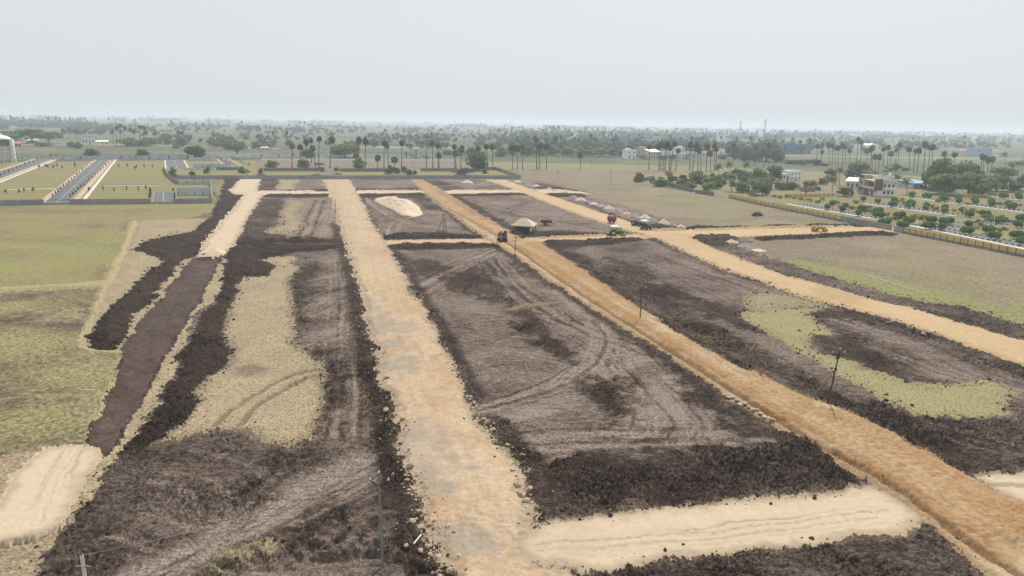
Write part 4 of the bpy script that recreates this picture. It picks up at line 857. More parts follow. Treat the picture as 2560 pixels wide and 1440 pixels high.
for off, wd, mt, lb in ((6.6, 2.6, 'shoulder', 'orange shoulder of the water tower road, tower side'), (-6.8, 2.4, 'shoulder', 'orange shoulder of the water tower road, plot side'), (-9.6, 1.8, 'footpath', 'white footpath of the water tower road')):
    a, b = shift(RB0, RB1, off); path(lb, a, b, wd, mt, 'footpath')
asphalt_road('short asphalt stub behind the low wall next to the panelled compound', G(408, 507), G(409, 481), 8.0, kl=1.8)
asphalt_road('short asphalt square beyond the diagonal wall', G(443, 421), G(436, 400), 13.0, kerb=False)
for off, lb in ((7.2, 'white kerb path of the asphalt square, tower side'), (-7.2, 'white kerb path of the asphalt square, palm side')):
    a, b = shift(G(443, 421), G(436, 400), off); path(lb, a, b, 1.0)
asphalt_road('slanting asphalt road between shrub rows beyond the grey wall', G(590, 420), G(556, 396), 8.0, kerb=False)
for off, lb in ((5.2, 'orange verge of the slanting asphalt road, tower side'), (-5.2, 'orange verge of the slanting asphalt road, palm side')):
    a, b = shift(G(590, 420), G(556, 396), off); path(lb, a, b, 1.2, 'shoulder')
for (a, b, lb) in ((G(826, 439), G(817, 420), 'short asphalt lane through the gap in the second grey wall'), (G(1000, 439), G(996, 430), 'asphalt lane among the green bushes behind the long wall'), (G(1190, 440), G(1170, 430), 'asphalt lane near the corner of the long wall')):
    asphalt_road(lb, a, b, 7.0, kerb=False, dashes=False)
asphalt_road('back street of the walled layout behind the compound wall', G(-40, 501), G(375, 499.5), 2.2, kerb=False, dashes=False)
asphalt_road('lane with dark kerb stones crossing the plots in the middle of the layout', G(255, 461.5), G(405, 461), 5.5, kerb=False, dashes=False)
path('pale footpath along the middle lane of the layout', G(255, 464.5), G(405, 464), 1.5)
path('brown earth path between the plots by the water tower', G(20, 474), G(200, 470), 4.0, 'shoulder')
# right layout: streets run down towards the yellow wall
def street(label, u0, v0, u1, v1, w, plabel, poff, kl=1.2):
    A, B = G(u0, v0), G(u1, v1)
    o = asphalt_road(label, A, B, w, kerb=True, dashes=False, kl=kl)
    a, b = shift(A, B, poff); path(plabel, a, b, 2.2)
street('asphalt street just inside the yellow wall, first stretch', 1990, 509, 2232, 550, 6.0, 'pale footpath inside the yellow wall, first stretch', -5.2)
street('asphalt street just inside the yellow wall, beyond the gap', 2300, 562, 2700, 642, 6.0, 'pale footpath inside the yellow wall, beyond the gap', -5.4)
street('second asphalt street of the topiary layout, behind the first', 2180, 508, 2410, 539, 6.0, 'pale footpath of the second topiary street', -5.2)
street('third asphalt street of the topiary layout', 2270, 490, 2640, 538, 6.0, 'pale footpath of the third topiary street', -5.2)
street('farthest asphalt street of the topiary layout', 2470, 489, 2660, 509, 6.0, 'pale footpath of the farthest topiary street', -5.2)
asphalt_road('asphalt cross street meeting the wall gap', G(2300, 566), G(2560, 554), 9.0, dashes=False)
# far public road
for P, lb in (([(-100, 361), (230, 361), (480, 365), (700, 372)], 'pale far road crossing behind the layout, tower end'), ([(860, 370), (1100, 368), (1160, 372)], 'pale far road stretch behind the gateway'), ([(1960, 389), (2300, 394), (2560, 398)], 'pale far road behind the leaning palms')):
    Wp = [G(u, v) for u, v in P] ; m = MB()
    for a, b in zip(Wp[:-1], Wp[1:]):
        m.add([(x, y, 0.05) for x, y in strip(a, b, 7)], [(0, 1, 2, 3)])
    props(m.build('dirt_road', 'footpath'), lb, 'road', None, 'structure')

# ================================================================== WALLS
PAN = {}
def panel_mesh(mat, L, h, t):
    k = (mat, round(L, 2), round(h, 2), t)
    if k not in PAN:
        m = MB(); m.box(0, L, -t / 2, t / 2, 0, h); PAN[k] = m.mesh('panel'); PAN[k].materials.append(MATS[mat])
    return PAN[k]
def wall(name, label, P, h, panel, post, L=3.0, t=0.14, plinth=None, ph=0.8, cope=None, ptop=0.1, pw=0.26, W=None):
    """boundary wall: each bay panel and post a piece of its own; optional plinth and coping"""
    W = [Vector((*G(u, v), 0)) for u, v in P] if W is None else [Vector((*w, 0)) for w in W]
    root = empty(name, W[0], 0, label, 'wall')
    pm = MB(); pm.box(-pw / 2, pw / 2, -pw / 2, pw / 2, 0, h + ptop); pme = pm.mesh('post'); pme.materials.append(MATS[post])
    for a, b in zip(W[:-1], W[1:]):
        d = b - a; D = d.length; n = max(1, round(D / L)); l = D / n; rz = math.atan2(d.y, d.x); tt = d.normalized()
        for i in range(n + 1):
            o = link_mesh('post', pme, None, root); o.location = a - W[0] + tt * l * i; o.rotation_euler = (0, 0, rz)
        z0 = ph if plinth else 0
        for i in range(n):
            o = link_mesh('panel', panel_mesh(panel, l - pw - 0.004, h - z0, t), None, root); o.location = a - W[0] + tt * (l * i + pw / 2 + 0.002) + Vector((0, 0, z0)); o.rotation_euler = (0, 0, rz)
            if plinth:
                o = link_mesh('plinth', panel_mesh(plinth, l - pw - 0.004, ph - 0.003, t + 0.12), None, root); o.location = a - W[0] + tt * (l * i + pw / 2 + 0.002); o.rotation_euler = (0, 0, rz)
            if cope:
                o = link_mesh('coping', panel_mesh(cope, l - pw - 0.004, 0.12, t + 0.1), None, root); o.location = a - W[0] + tt * (l * i + pw / 2 + 0.002) + Vector((0, 0, h + 0.002)); o.rotation_euler = (0, 0, rz)
    return root
# yellow wall
wall('boundary_wall', 'long yellow panel wall on a grey plinth beside the dry field, before the gap', [(1822, 495), (1920, 517), (2102, 553)], 2.15, 'yellow_wall', 'post_dark', 3.3, plinth='plinth_grey', ph=0.75)
wall('boundary_wall', 'plain grey concrete wall between the yellow panels and the gap', [(2103, 553.3), (2228, 577)], 2.2, 'concrete_grey', 'concrete_grey', 3.3, pw=0.2, ptop=0.02)
wall('boundary_wall', 'short grey wall end just beyond the gap', [(2234, 578), (2257, 582.5)], 2.0, 'concrete_grey', 'concrete_grey', 2.0, pw=0.2, ptop=0.02)
wall('boundary_wall', 'yellow panel wall on a grey plinth beyond the gap, running out of view', [(2258, 583), (2400, 611), (2560, 643), (2760, 684)], 2.15, 'yellow_wall', 'post_dark', 2.7, plinth='plinth_grey', ph=0.75)
wall('boundary_wall', 'far yellow wall beyond the flower beds near the low farmhouse', [(1965, 493), (2083, 491)], 1.6, 'yellow_wall', 'post_dark', 3.2)
wall('boundary_wall', 'far yellow wall under the big spreading trees', [(2408, 492), (2468, 491)], 1.9, 'yellow_wall', 'post_dark', 3.2)
# broken stone wall
wall('stone_wall', 'crumbling black stone wall edging the orchard, longest stretch', [(1660, 462), (1732, 481)], 2.2, 'concrete_dark', 'concrete_dark', 2.5, t=0.4)
wall('stone_wall', 'short crumbling black wall stretch near the yellow wall end', [(1738, 483), (1784, 490)], 2.0, 'concrete_dark', 'concrete_dark', 2.5, t=0.4)
wall('stone_wall', 'ruined black wall corner at the tip of the orchard', [(1586, 454), (1600, 455), (1635, 448)], 2.4, 'concrete_dark', 'concrete_dark', 2.5, t=0.4)
# left layout walls
wall('precast_wall', 'grey precast wall along the pasture, water tower end', [(-120, 516), (110, 512)], 2.2, 'concrete_grey', 'concrete_grey', 2.5, ptop=0.03, pw=0.2)
wall('precast_wall', 'low grey threshold wall across the centre-lined asphalt road', [(111, 512), (172, 511)], 0.8, 'concrete_grey', 'concrete_grey', 2.5, ptop=0.03, pw=0.2)
wall('precast_wall', 'grey precast wall along the pasture between the two asphalt roads', [(173, 511), (377, 509.5)], 2.2, 'concrete_grey', 'concrete_grey', 2.5, ptop=0.03, pw=0.2)
wall('precast_wall', 'low grey threshold wall across the short asphalt stub', [(378, 509.5), (433, 509)], 0.7, 'concrete_grey', 'concrete_grey', 2.5, ptop=0.03, pw=0.2)
wall('precast_wall', 'grey precast wall ending at the trench side corner', [(434, 509), (530, 508)], 2.2, 'concrete_grey', 'concrete_grey', 2.5, ptop=0.03, pw=0.2)
wall('precast_wall', 'white coped side wall of the panelled compound', [(530.5, 507), (528, 461)], 2.2, 'offwhite', 'offwhite', 3.0, ptop=0.03, pw=0.24)
wall('panel_wall', 'pale blue panel wall with dark posts, nearest in the compound', [(445, 490), (528, 489.5)], 2.0, 'panel_blue', 'post_dark', 3.6)
wall('panel_wall', 'plain pale teal wall in the middle of the compound', [(444, 480), (528, 479)], 2.2, 'panel_blue', 'panel_blue', 6.0, ptop=0.0)
wall('panel_wall', 'pale blue panel wall with dark posts at the back of the compound', [(446, 461.5), (528, 461)], 2.2, 'panel_blue', 'post_dark', 4.0)
wall('precast_wall', 'diagonal pale wall stepping down to the panelled compound', [(409, 422), (418, 441), (445, 461)], 2.2, 'concrete_grey', 'concrete_grey', 3.0, ptop=0.03)
wall('precast_wall', 'long grey wall closing the far side of the building site', [(440, 448), (900, 447.6), (1302, 447)], 2.3, 'concrete_grey', 'concrete_grey', 3.6, ptop=0.02, pw=0.2)
wall('precast_wall', 'grey wall slanting back from the far corner of the site', [(1302, 446.5), (1240, 425)], 2.3, 'concrete_grey', 'concrete_grey', 3.6, ptop=0.02, pw=0.2)
for P, lb in (([(660, 428), (797, 428)], 'second grey wall behind the site, between bush and lane gap'), ([(850, 429), (985, 429)], 'second grey wall behind the site, just past the lane gap'), ([(1052, 428.5), (1142, 428)], 'second grey wall behind the site, beside the dead palm trunk'), ([(1206, 426), (1240, 425)], 'second grey wall behind the site, last short stretch')):
    wall('precast_wall', lb, P, 2.3, 'concrete_dark', 'concrete_dark', 3.6, ptop=0.02, pw=0.2)
wall('precast_wall', 'dark grey wall at the foot of the slanting asphalt road', [(542, 425.5), (605, 425)], 2.0, 'concrete_dark', 'concrete_dark', 3.6, ptop=0.02)
wall('precast_wall', 'pale low wall behind the small trees by the asphalt square', [(462, 425.5), (541, 425)], 1.6, 'offwhite', 'concrete_grey', 4.0, ptop=0.02)
wall('precast_wall', 'short diagonal wall joining the long wall by the small trees', [(520, 441), (541, 426)], 1.8, 'concrete_grey', 'concrete_grey', 4.0, ptop=0.02)
wall('panel_wall', 'blue panel wall of the back compound, front side', [(485, 419), (568, 418.5)], 2.6, 'panel_blue', 'post_dark', 6.0)
wall('panel_wall', 'blue panel wall of the back compound, rear side', [(472, 402), (542, 402)], 2.8, 'panel_blue', 'post_dark', 6.0)
wall('panel_wall', 'far pale panel wall of the layout behind the two round trees', [(130, 399), (300, 398), (470, 396)], 2.6, 'panel_blue', 'post_dark', 8.0)
wall('panel_wall', 'far white panel wall with dark posts behind the first palms', [(540, 394), (655, 394), (870, 391)], 3.0, 'panel_white', 'post_dark', 8.0)
wall('panel_wall', 'far white panel wall leading to the blue gateway', [(920, 391.5), (1010, 391.5)], 2.8, 'panel_white', 'post_dark', 7.0)
wall('panel_wall', 'far white panel wall beyond the blue gateway', [(1050, 391.5), (1088, 391.5)], 2.8, 'panel_white', 'post_dark', 7.0)
wall('precast_wall', 'long low white wall behind the brown field and palms', [(655, 402), (900, 402.5), (1146, 404)], 2.0, 'whitewash', 'whitewash', 10.0, ptop=0.0)
wall('precast_wall', 'pale wall beside the small far plots near the village edge', [(1390, 393), (1560, 395)], 1.8, 'concrete_grey', 'concrete_grey', 8.0)

# ================================================================== BUILDINGS
def house(name, label, u0, v0, u1, v1, vtop, depth, wallm, storeys=1, roof='flat', roofm='offwhite', nwin=3, headroom=None, cat='house', parapet=0.8, doors=1):
    A, B = Vector((*G(u0, v0), 0)), Vector((*G(u1, v1), 0)); d = B - A; w = d.length; rz = math.atan2(d.y, d.x)
    h = HT((u0 + u1) / 2, (v0 + v1) / 2, vtop); hb = h if roof == 'flat' else h * 0.72
    r = empty(name, A, rz, label, cat)
    MB().box(0, w, 0, depth, 0, hb).build('wall', wallm, r)
    if roof == 'flat':
        rf = MB().box(-0.3, w + 0.3, -0.3, depth + 0.3, hb, hb + 0.18).build('roof', roofm, r)
        p = MB(); z = hb + 0.182; e = parapet
        p.box(-0.1, w + 0.1, -0.1, 0.08, z, z + e); p.box(-0.1, w + 0.1, depth - 0.08, depth + 0.1, z, z + e); p.box(-0.1, 0.08, 0.082, depth - 0.082, z, z + e); p.box(w - 0.08, w + 0.1, 0.082, depth - 0.082, z, z + e)
        p.build('parapet', wallm, rf)
        if headroom:
            MB().box(w * headroom[0], w * headroom[1], depth * 0.3, depth * 0.75, z, z + 2.3).build('stair_room', wallm, rf)
    elif roof == 'gable':
        m = MB(); e = 0.5; zt = h; zb = hb + 0.003
        m.add([(-e, -e, zb), (w + e, -e, zb), (w + e, depth / 2, zt), (-e, depth / 2, zt), (-e, depth + e, zb), (w + e, depth + e, zb)], [(0, 1, 2, 3), (3, 2, 5, 4), (0, 3, 4), (1, 5, 2)])
        m.build('roof', roofm, r)
    else:
        m = MB(); e = 0.7
        m.add([(-e, -e, hb + 0.01), (w + e, -e, hb + 0.01), (w + e, depth + e, h), (-e, depth + e, h), (-e, -e, hb + 0.16), (w + e, -e, hb + 0.16), (w + e, depth + e, h + 0.15), (-e, depth + e, h + 0.15)], [(0, 3, 2, 1), (4, 5, 6, 7), (0, 1, 5, 4), (1, 2, 6, 5), (2, 3, 7, 6), (3, 0, 4, 7)])
        m.build('roof', roofm, r)
    sh = hb / storeys
    for s in range(storeys):
        for i in range(nwin):
            x = w * (i + 0.5) / nwin; z = s * sh + sh * 0.32; ww = min(1.4, w / nwin * 0.45); wh = sh * 0.42
            if s == 0 and doors and i == nwin // 2:
                MB().box(x - 0.6, x + 0.6, -0.06, -0.003, 0, sh * 0.7).build('door', 'wood_door', r); continue
            f = MB().box(x - ww / 2, x + ww / 2, -0.05, -0.003, z, z + wh).build('window', 'glass_dark', r)
            MB().box(x - ww / 2 - 0.15, x + ww / 2 + 0.15, -0.35, -0.003, z + wh + 0.02, z + wh + 0.12).build('sunshade', wallm, f)
        if storeys > 1 and s:
            MB().box(-0.25, w + 0.25, -0.5, -0.003, s * sh - 0.15, s * sh + 0.1).build('ledge', wallm, r)
    return r
H = house
H('house', 'white two-storey village house standing alone at the field edge', 1567, 398, 1590, 398, 377, 11, 'whitewash', 2, nwin=2, headroom=(0.1, 0.5))
H('house', 'bluish pink house half hidden by bushes beside the white one', 1600, 393, 1622, 393, 372, 11, 'pink_wall', 2, nwin=2, headroom=(0.2, 0.7))
H('house', 'cream two-storey house with white sheet roof behind the palms', 1625, 396, 1652, 396, 374, 12, 'cream', 2, roof='shed', roofm='whitewash', nwin=4)
H('house', 'small dark-fronted white house between palm trunks', 1664, 390, 1674, 390, 378, 9, 'whitewash', 1, nwin=1)
H('house', 'white house with tall rooftop stair room behind the palms', 1688, 395, 1711, 395, 371, 12, 'whitewash', 2, nwin=3, headroom=(0.6, 0.9))
H('house', 'low grey village house with flat roof', 1716, 394, 1748, 394, 382, 12, 'offwhite', 1, nwin=3)
H('house', 'long grey village house with rust-brown roof', 1753, 393, 1792, 393, 379, 12, 'offwhite', 1, roof='shed', roofm='rust_roof', nwin=4)
H('house', 'pale village house at the end of the row near the big trees', 1797, 391, 1812, 391, 374, 10, 'whitewash', 1, nwin=2)
H('house', 'white block among the trees below the lattice masts', 1807, 362, 1818, 362, 345, 16, 'whitewash', 3, nwin=2, cat='building')
H('house', 'grey three-storey block above the village trees', 1647, 362, 1661, 362, 343, 18, 'offwhite', 3, nwin=2, cat='building')
H('house', 'distant pale house cluster roof in the village trees, longest', 1535, 344, 1560, 344, 337, 30, 'whitewash', 1, roof='gable', roofm='sheet_grey', nwin=3)
H('house', 'distant pale house at the village edge near the palms', 1507, 343, 1524, 343, 337, 25, 'whitewash', 1, nwin=3)
H('house', 'distant white house beyond the village wood', 1740, 346, 1756, 346, 338, 30, 'whitewash', 1, nwin=3)
H('building', 'long blue building behind the palms near the far road', 1958, 384, 2026, 384, 362, 16, 'blue_wall', 3, roof='flat', roofm='blue_sheet', nwin=9, cat='building')
H('shed', 'large white roofed shed behind the leaning palms', 2163, 374, 2194, 374, 359, 24, 'whitewash', 1, roof='gable', roofm='whitewash', nwin=3, cat='shed')
H('shed', 'distant brown roofed shed near the far road', 2390, 386, 2437, 386, 373, 20, 'offwhite', 1, roof='shed', roofm='rust_roof', nwin=5, cat='shed')
H('house', 'distant white and blue house complex by the far road', 2442, 391, 2478, 391, 371, 18, 'lightblue', 2, nwin=5, headroom=(0.3, 0.5))
H('house', 'distant long white house next to the blue one', 2482, 391, 2516, 391, 379, 18, 'whitewash', 1, nwin=4)
H('house', 'small distant white house at the edge of the far road', 2300, 384, 2318, 384, 378, 14, 'whitewash', 1, nwin=2)
fh = H('farmhouse', 'low white farmhouse with flat roof beside the green crop', 1974, 453, 2002, 451, 430, 8, 'whitewash', 2, nwin=3, cat='house')
H('shed', 'white open-fronted outbuilding attached to the low farmhouse', 1955, 452, 1973, 453, 428, 7, 'whitewash', 1, roof='shed', roofm='whitewash', nwin=2, cat='shed')
H('shed', 'white sloping-roofed shed next to the modern house', 2114, 471, 2146, 473, 446, 9, 'offwhite', 1, roof='shed', roofm='whitewash', nwin=3, cat='shed')
H('shed', 'shed with bright blue sheet roof behind the palm tree', 2282, 472, 2320, 471, 453, 12, 'offwhite', 1, roof='shed', roofm='blue_sheet', nwin=3, cat='shed')
H('shed', 'low grey thatched lean-to under the spreading trees', 2322, 474, 2352, 474, 463, 8, 'hut_wood', 1, roof='shed', roofm='thatch', nwin=2, cat='shed')
H('house', 'long low white building beside the far road near the left palms', 205, 361, 237, 361, 346, 12, 'panel_white', 1, nwin=4)
H('house', 'small tan roofed house beside the long low white building', 241, 361, 271, 361, 351, 12, 'cream', 1, roof='gable', roofm='whitewash', nwin=3)
H('shed', 'orange roofed shed beside the water tower', 37, 367, 53, 367, 355, 12, 'orange_roof', 1, roof='gable', roofm='orange_roof', nwin=2, cat='shed')
H('shed', 'long pale shed roof among the trees past the water tower', 68, 357, 96, 357, 349, 14, 'whitewash', 1, roof='shed', roofm='sheet_grey', nwin=4, cat='shed')
H('shed', 'narrow pale shed roof right beside the water tower dome', 38, 354, 60, 354, 347, 14, 'whitewash', 1, roof='shed', roofm='sheet_grey', nwin=3, cat='shed')
H('house', 'distant white house high in the tree belt beyond the water tower', 46, 311, 66, 311, 304, 60, 'whitewash', 1, roof='gable', roofm='whitewash', nwin=3)
H('house', 'distant long white house below the tree belt', 22, 320, 50, 320, 316, 50, 'whitewash', 1, nwin=4)
H('house', 'tiny distant white house at the edge of the tree belt', 104, 320, 113, 320, 315, 30, 'whitewash', 1, nwin=2)
H('temple', 'tiny distant white temple with a tall tower in the tree belt', 169, 318, 179, 318, 308, 20, 'whitewash', 1, nwin=2, headroom=(0.1, 0.5), cat='temple')
H('house', 'pale roof among bushes behind the first palms', 655, 375, 672, 375, 367, 10, 'offwhite', 1, roof='gable', roofm='offwhite', nwin=2)
H('house', 'pale walled hut among the far fields', 712, 346, 725, 346, 336, 12, 'pink_wall', 1, nwin=2)
H('house', 'second pale walled hut among the far fields', 758, 348, 772, 348, 337, 12, 'pink_wall', 1, nwin=2)
H('shed', 'blue tarpaulin shelter under the spreading trees by the far yellow wall', 2446, 487, 2470, 487, 478, 5, 'navy_panel', 1, roof='shed', roofm='navy_panel', nwin=1, cat='shelter', doors=0)

# modern two-storey house
def modern_house():
    A, B = Vector((*G(2145, 482), 0)), Vector((*G(2191, 490.5), 0)); C = Vector((*G(2243, 484), 0))
    d = B - A; w = d.length; rz = math.atan2(d.y, d.x); t = d.normalized(); n = Vector((-t.y, t.x, 0)); dep = 9.5
    r = empty('modern_house', A, rz, 'modern white two-storey house with brown slab and dark framed stair tower', 'house'); r.scale = (1, 1, 1.12)
    P = lambda nm, mt, *b, par=None: MB().box(*b).build(nm, mt, par or r)
    P('wall', 'whitewash', w * 0.62, w, 0, dep, 0, 7.0)
    P('rear_wall', 'whitewash', 0.2, w * 0.615, 2.2, dep, 0, 7.0)
    P('floor_slab', 'cream', w * 0.30, w * 0.98, -0.9, 2.19, 3.1, 3.45)
    P('balcony_wall', 'cream', w * 0.34, w * 0.86, -0.9, -0.72, 3.46, 4.3)
    P('balcony_frame', 'cream', w * 0.30, w * 0.335, -0.95, 2.19, 3.46, 7.3); P('balcony_frame', 'cream', w * 0.865, w * 0.90, -0.95, -0.01, 3.46, 7.3)
    P('balcony_roof', 'cream', w * 0.29, w * 0.93, -1.0, 2.19, 7.02, 7.5)
    P('opening', 'glass_dark', w * 0.36, w * 0.61, 2.12, 2.19, 3.5, 6.6); P('opening', 'glass_dark', w * 0.63, w * 0.86, -0.05, -0.003, 3.9, 6.5)
    P('brown_slab', 'brown_panel', w * 0.905, w * 1.03, -1.0, 2.6, 2.9, 8.3)
    P('stair_tower', 'grey_panel', 0, w * 0.29, -0.6, 4.0, 0, 9.6)
    tw = w * 0.29
    for z0, z1 in ((8.0, 9.4), (2.2, 3.3)):
        P('dark_band', 'navy_panel', 0.15, tw - 0.02, -0.66, -0.603, z0, z1)
    P('dark_band', 'navy_panel', -0.06, 0.14, -0.66, 0.4, 0.2, 9.5)
    for z in (5.2, 1.0): P('window', 'glass_dark', tw * 0.40, tw * 0.75, -0.66, -0.603, z, z + 1.1)
    P('roof_slab', 'offwhite', w * 0.30, w + 1.0, 2.2, dep + 0.9, 7.01, 7.3)
    for b in ((w + 0.75, w + 1.0, 2.2, dep + 0.9, 7.302, 8.3), (w * 0.3, w + 0.74, dep + 0.65, dep + 0.9, 7.302, 8.3)): P('parapet', 'offwhite', *b)
    P('balcony_slab', 'offwhite', w + 0.003, w + 1.2, 3.2, dep + 0.4, 3.1, 3.3); P('balcony_parapet', 'whitewash', w + 1.0, w + 1.2, 3.2, dep + 0.4, 3.302, 4.2)
    for k in range(3):
        y = dep * (0.36 + 0.25 * k)
        for z in (1.0, 4.4):
            f = P('window', 'glass_dark', w + 0.003, w + 0.06, y, y + 1.3, z, z + 1.4)
            P('sunshade', 'whitewash', w + 0.003, w + 0.45, y - 0.2, y + 1.5, z + 1.5, z + 1.62, par=f)
    P('rooftop_room', 'cream', tw + 0.3, tw + 3.2, 2.6, 5.6, 7.302, 9.5); P('door', 'wood_door', tw + 1.6, tw + 2.5, 2.53, 2.597, 7.35, 9.2)
    P('rooftop_room', 'offwhite', w * 0.75, w * 1.0, dep * 0.62, dep * 0.95, 7.302, 9.9)
    m = MB(); m.lathe([(0.7, 0), (0.75, 0.2), (0.75, 1.1), (0.4, 1.35), (0.1, 1.4)], 14, (w * 0.85, dep * 0.8, 9.902)); m.build('water_tank', 'tank_white', r)
    P('porch', 'post_dark', w * 0.35, w * 1.0, -1.2, 0, 2.55, 2.75); P('door', 'wood_door', w * 0.7, w * 0.8, -0.06, -0.003, 0, 2.2)
    for x in (w * 0.36, w * 0.98): P('porch_column', 'offwhite', x - 0.12, x + 0.12, -1.15, -0.9, 0, 2.549)
modern_house()

# water tower
def water_tower():
    x, y = G(12, 404); r = empty('water_tower', (x, y, 0), 0, 'elevated water tank tower with white dome and stair shaft', 'water tower'); kz = HT(12, 404, 333) / 22.0; r.scale = (0.86, 0.86, kz)
    for k in range(8):
        q = 2 * math.pi * k / 8; MB().tube([(5.6 * math.cos(q), 5.6 * math.sin(q), 0), (5.6 * math.cos(q), 5.6 * math.sin(q), 10.8)], 0.35, 8).build('column', 'offwhite', r)
    for z in (3.2, 6.0, 8.8):
        m = MB(); m.lathe([(5.9, 0), (5.9, 0.45), (5.3, 0.45), (5.3, 0), (5.9, 0)], 24, (0, 0, z)); m.build('ring_beam', 'offwhite', r)
    MB().lathe([(0.1, 10.8), (6.6, 10.8), (6.8, 11.4), (6.8, 11.9), (0.1, 11.9)], 28).build('gallery', 'offwhite', r)
    MB().lathe([(6.2, 11.9), (6.2, 17.2), (0.1, 17.25)], 28).build('tank', 'tank_slate', r, smooth=True)
    m = MB()
    for k in range(28):
        q = 2 * math.pi * k / 28; m.beam((6.7 * math.cos(q), 6.7 * math.sin(q), 11.9), (6.7 * math.cos(q), 6.7 * math.sin(q), 13), 0.08)
    m.build('railing', 'whitewash', r)['kind'] = 'stuff'
    d = MB().lathe([(7.3, 17.3), (7.3, 17.8), (6.0, 18.9), (4.0, 19.8), (2.0, 20.3), (0.9, 20.4)], 28).build('dome_roof', 'whitewash', r, smooth=True)
    MB().lathe([(0.9, 20.41), (0.9, 21.3), (0.5, 21.8), (0.05, 22.0)], 14).build('finial', 'whitewash', d)
    MB().lathe([(1.9, 0), (1.9, 17.6), (0.1, 17.62)], 16, (7.9, 0.8, 0)).build('stair_shaft', 'offwhite', r, smooth=True)
    for z in (2.5, 5.5, 8.5, 11.5): MB().box(9.0, 10.2, -0.6, 0.8, z, z + 1.6).build('stair_window', 'whitewash', r)
water_tower()

# gateway: two light-blue pylons
for u, lb in ((1016, 'light blue gateway pylon nearer the palm row'), (1041, 'taller light blue gateway pylon')):
    x, y = G(u, 394); h = HT(u, 394, 377 if u < 1030 else 372); r = empty('gateway_pylon', (x, y, 0), 0, lb, 'gateway', 'gateway pylons')
    MB().box(-1.7, 1.7, -1, 1, 0, h).build('shaft', 'lightblue', r); MB().box(-2.1, 2.1, -1.3, 1.3, h + 0.003, h + 0.5).build('cap', 'whitewash', r)
    MB().box(-0.6, 0.6, -1.1, -1.003, h * 0.3, h * 0.85).build('niche', 'navy_panel', r)

# lattice masts
def mast(label, u, vb, vt, w0):
    x, y = G(u, vb); h = HT(u, vb, vt); r = empty('lattice_mast', (x, y, 0), 0.4, label, 'mast', 'telecom masts')
    m = MB()
    for sx, sy in ((-1, -1), (1, -1), (1, 1), (-1, 1)): MB().beam((sx * w0, sy * w0, 0), (sx * 0.9, sy * 0.9, h), 0.5).build('leg', 'steel', r)
    n = 12
    for i in range(n):
        z0, z1 = h * i / n, h * (i + 1) / n; a, b = w0 + (0.9 - w0) * i / n, w0 + (0.9 - w0) * (i + 1) / n
        for k in range(4):
            c = [(-1, -1), (1, -1), (1, 1), (-1, 1)]; p, q = c[k], c[(k + 1) % 4]
            m.beam((p[0] * a, p[1] * a, z0), (q[0] * b, q[1] * b, z1), 0.22); m.beam((p[0] * b, p[1] * b, z1), (q[0] * b, q[1] * b, z1), 0.2)
    m.build('lattice', 'steel', r)['kind'] = 'stuff'
    for z in (h * 0.97, h * 0.88, h * 0.8):
        for q in (0, 2.1, 4.2): MB().box(-0.4, 0.4, -0.25, 0.25, 0, 3.0, Matrix.Translation((1.9 * math.cos(q), 1.9 * math.sin(q), z - 1.5))).build('antenna', 'whitewash', r)
mast('taller lattice telecom mast above the village trees', 1909, 352, 297, 4.5)
mast('shorter lattice telecom mast above the village trees', 1848, 350, 303, 4.0)
mast('faint distant lattice mast on the hazy horizon', 2279, 339, 314, 5.0)

# ================================================================== TREES AND PLANTS
def unit_rand(n, r_): 
    v = r_.normal(size=(n, 3)); return v / np.linalg.norm(v, axis=1, keepdims=True)
def leaf_quads(C, size, r_, up=0.3, nrm=None):
    """one small quad per centre, random facing, optionally leaning towards nrm"""
    n = len(C); a = unit_rand(n, r_)
    if nrm is not None: a = a * 0.75 + nrm; 
    a[:, 2] += up; a /= np.linalg.norm(a, axis=1, keepdims=True)
    b = np.cross(a, unit_rand(n, r_)); b /= np.linalg.norm(b, axis=1, keepdims=True) + 1e-9; c = np.cross(a, b)
    s = (np.asarray(size) * r_.uniform(0.6, 1.35, n))[:, None]
    v = np.stack([C - b * s - c * s * 0.6, C + b * s * 0.9 - c * s * 0.7, C + b * s + c * s * 0.6, C - b * s * 0.8 + c * s * 0.75], 1).reshape(-1, 3)
    return v, np.arange(n * 4).reshape(n, 4)
def crown_mesh(name, seed, W=4.0, z0=0.6, z1=8.2, lobes=22, n=1700, size=0.31, flat=0.0, mat=None):
    r_ = np.random.default_rng(seed); L = []
    for k in range(lobes):
        q = r_.uniform(0, 2 * math.pi); f = math.sqrt(r_.uniform(0.02, 1)); zf = r_.uniform(0, 1)
        rad = W * 0.72 * f * (1 - 0.55 * (zf - 0.45 * (1 - flat)) ** 2 * (2 - flat))
        L.append((rad * math.cos(q), rad * math.sin(q), z0 + (z1 - z0) * (0.10 + 0.76 * zf) * (1 - 0.25 * f * (1 - flat)), W * r_.uniform(0.25, 0.43)))
    L = np.array(L); pick = r_.integers(0, lobes, n); d = unit_rand(n, r_); rr_ = r_.uniform(0.55, 1.02, n) ** 0.5
    C = L[pick, :3] + d * (L[pick, 3] * rr_)[:, None] * np.array([1, 1, 0.72])
    C[:, 2] = np.maximum(C[:, 2], z0 * 0.8)
    v, q = leaf_quads(C, size, r_, 0.25, d * 0.5)
    return np_mesh(name, v, q, mat)
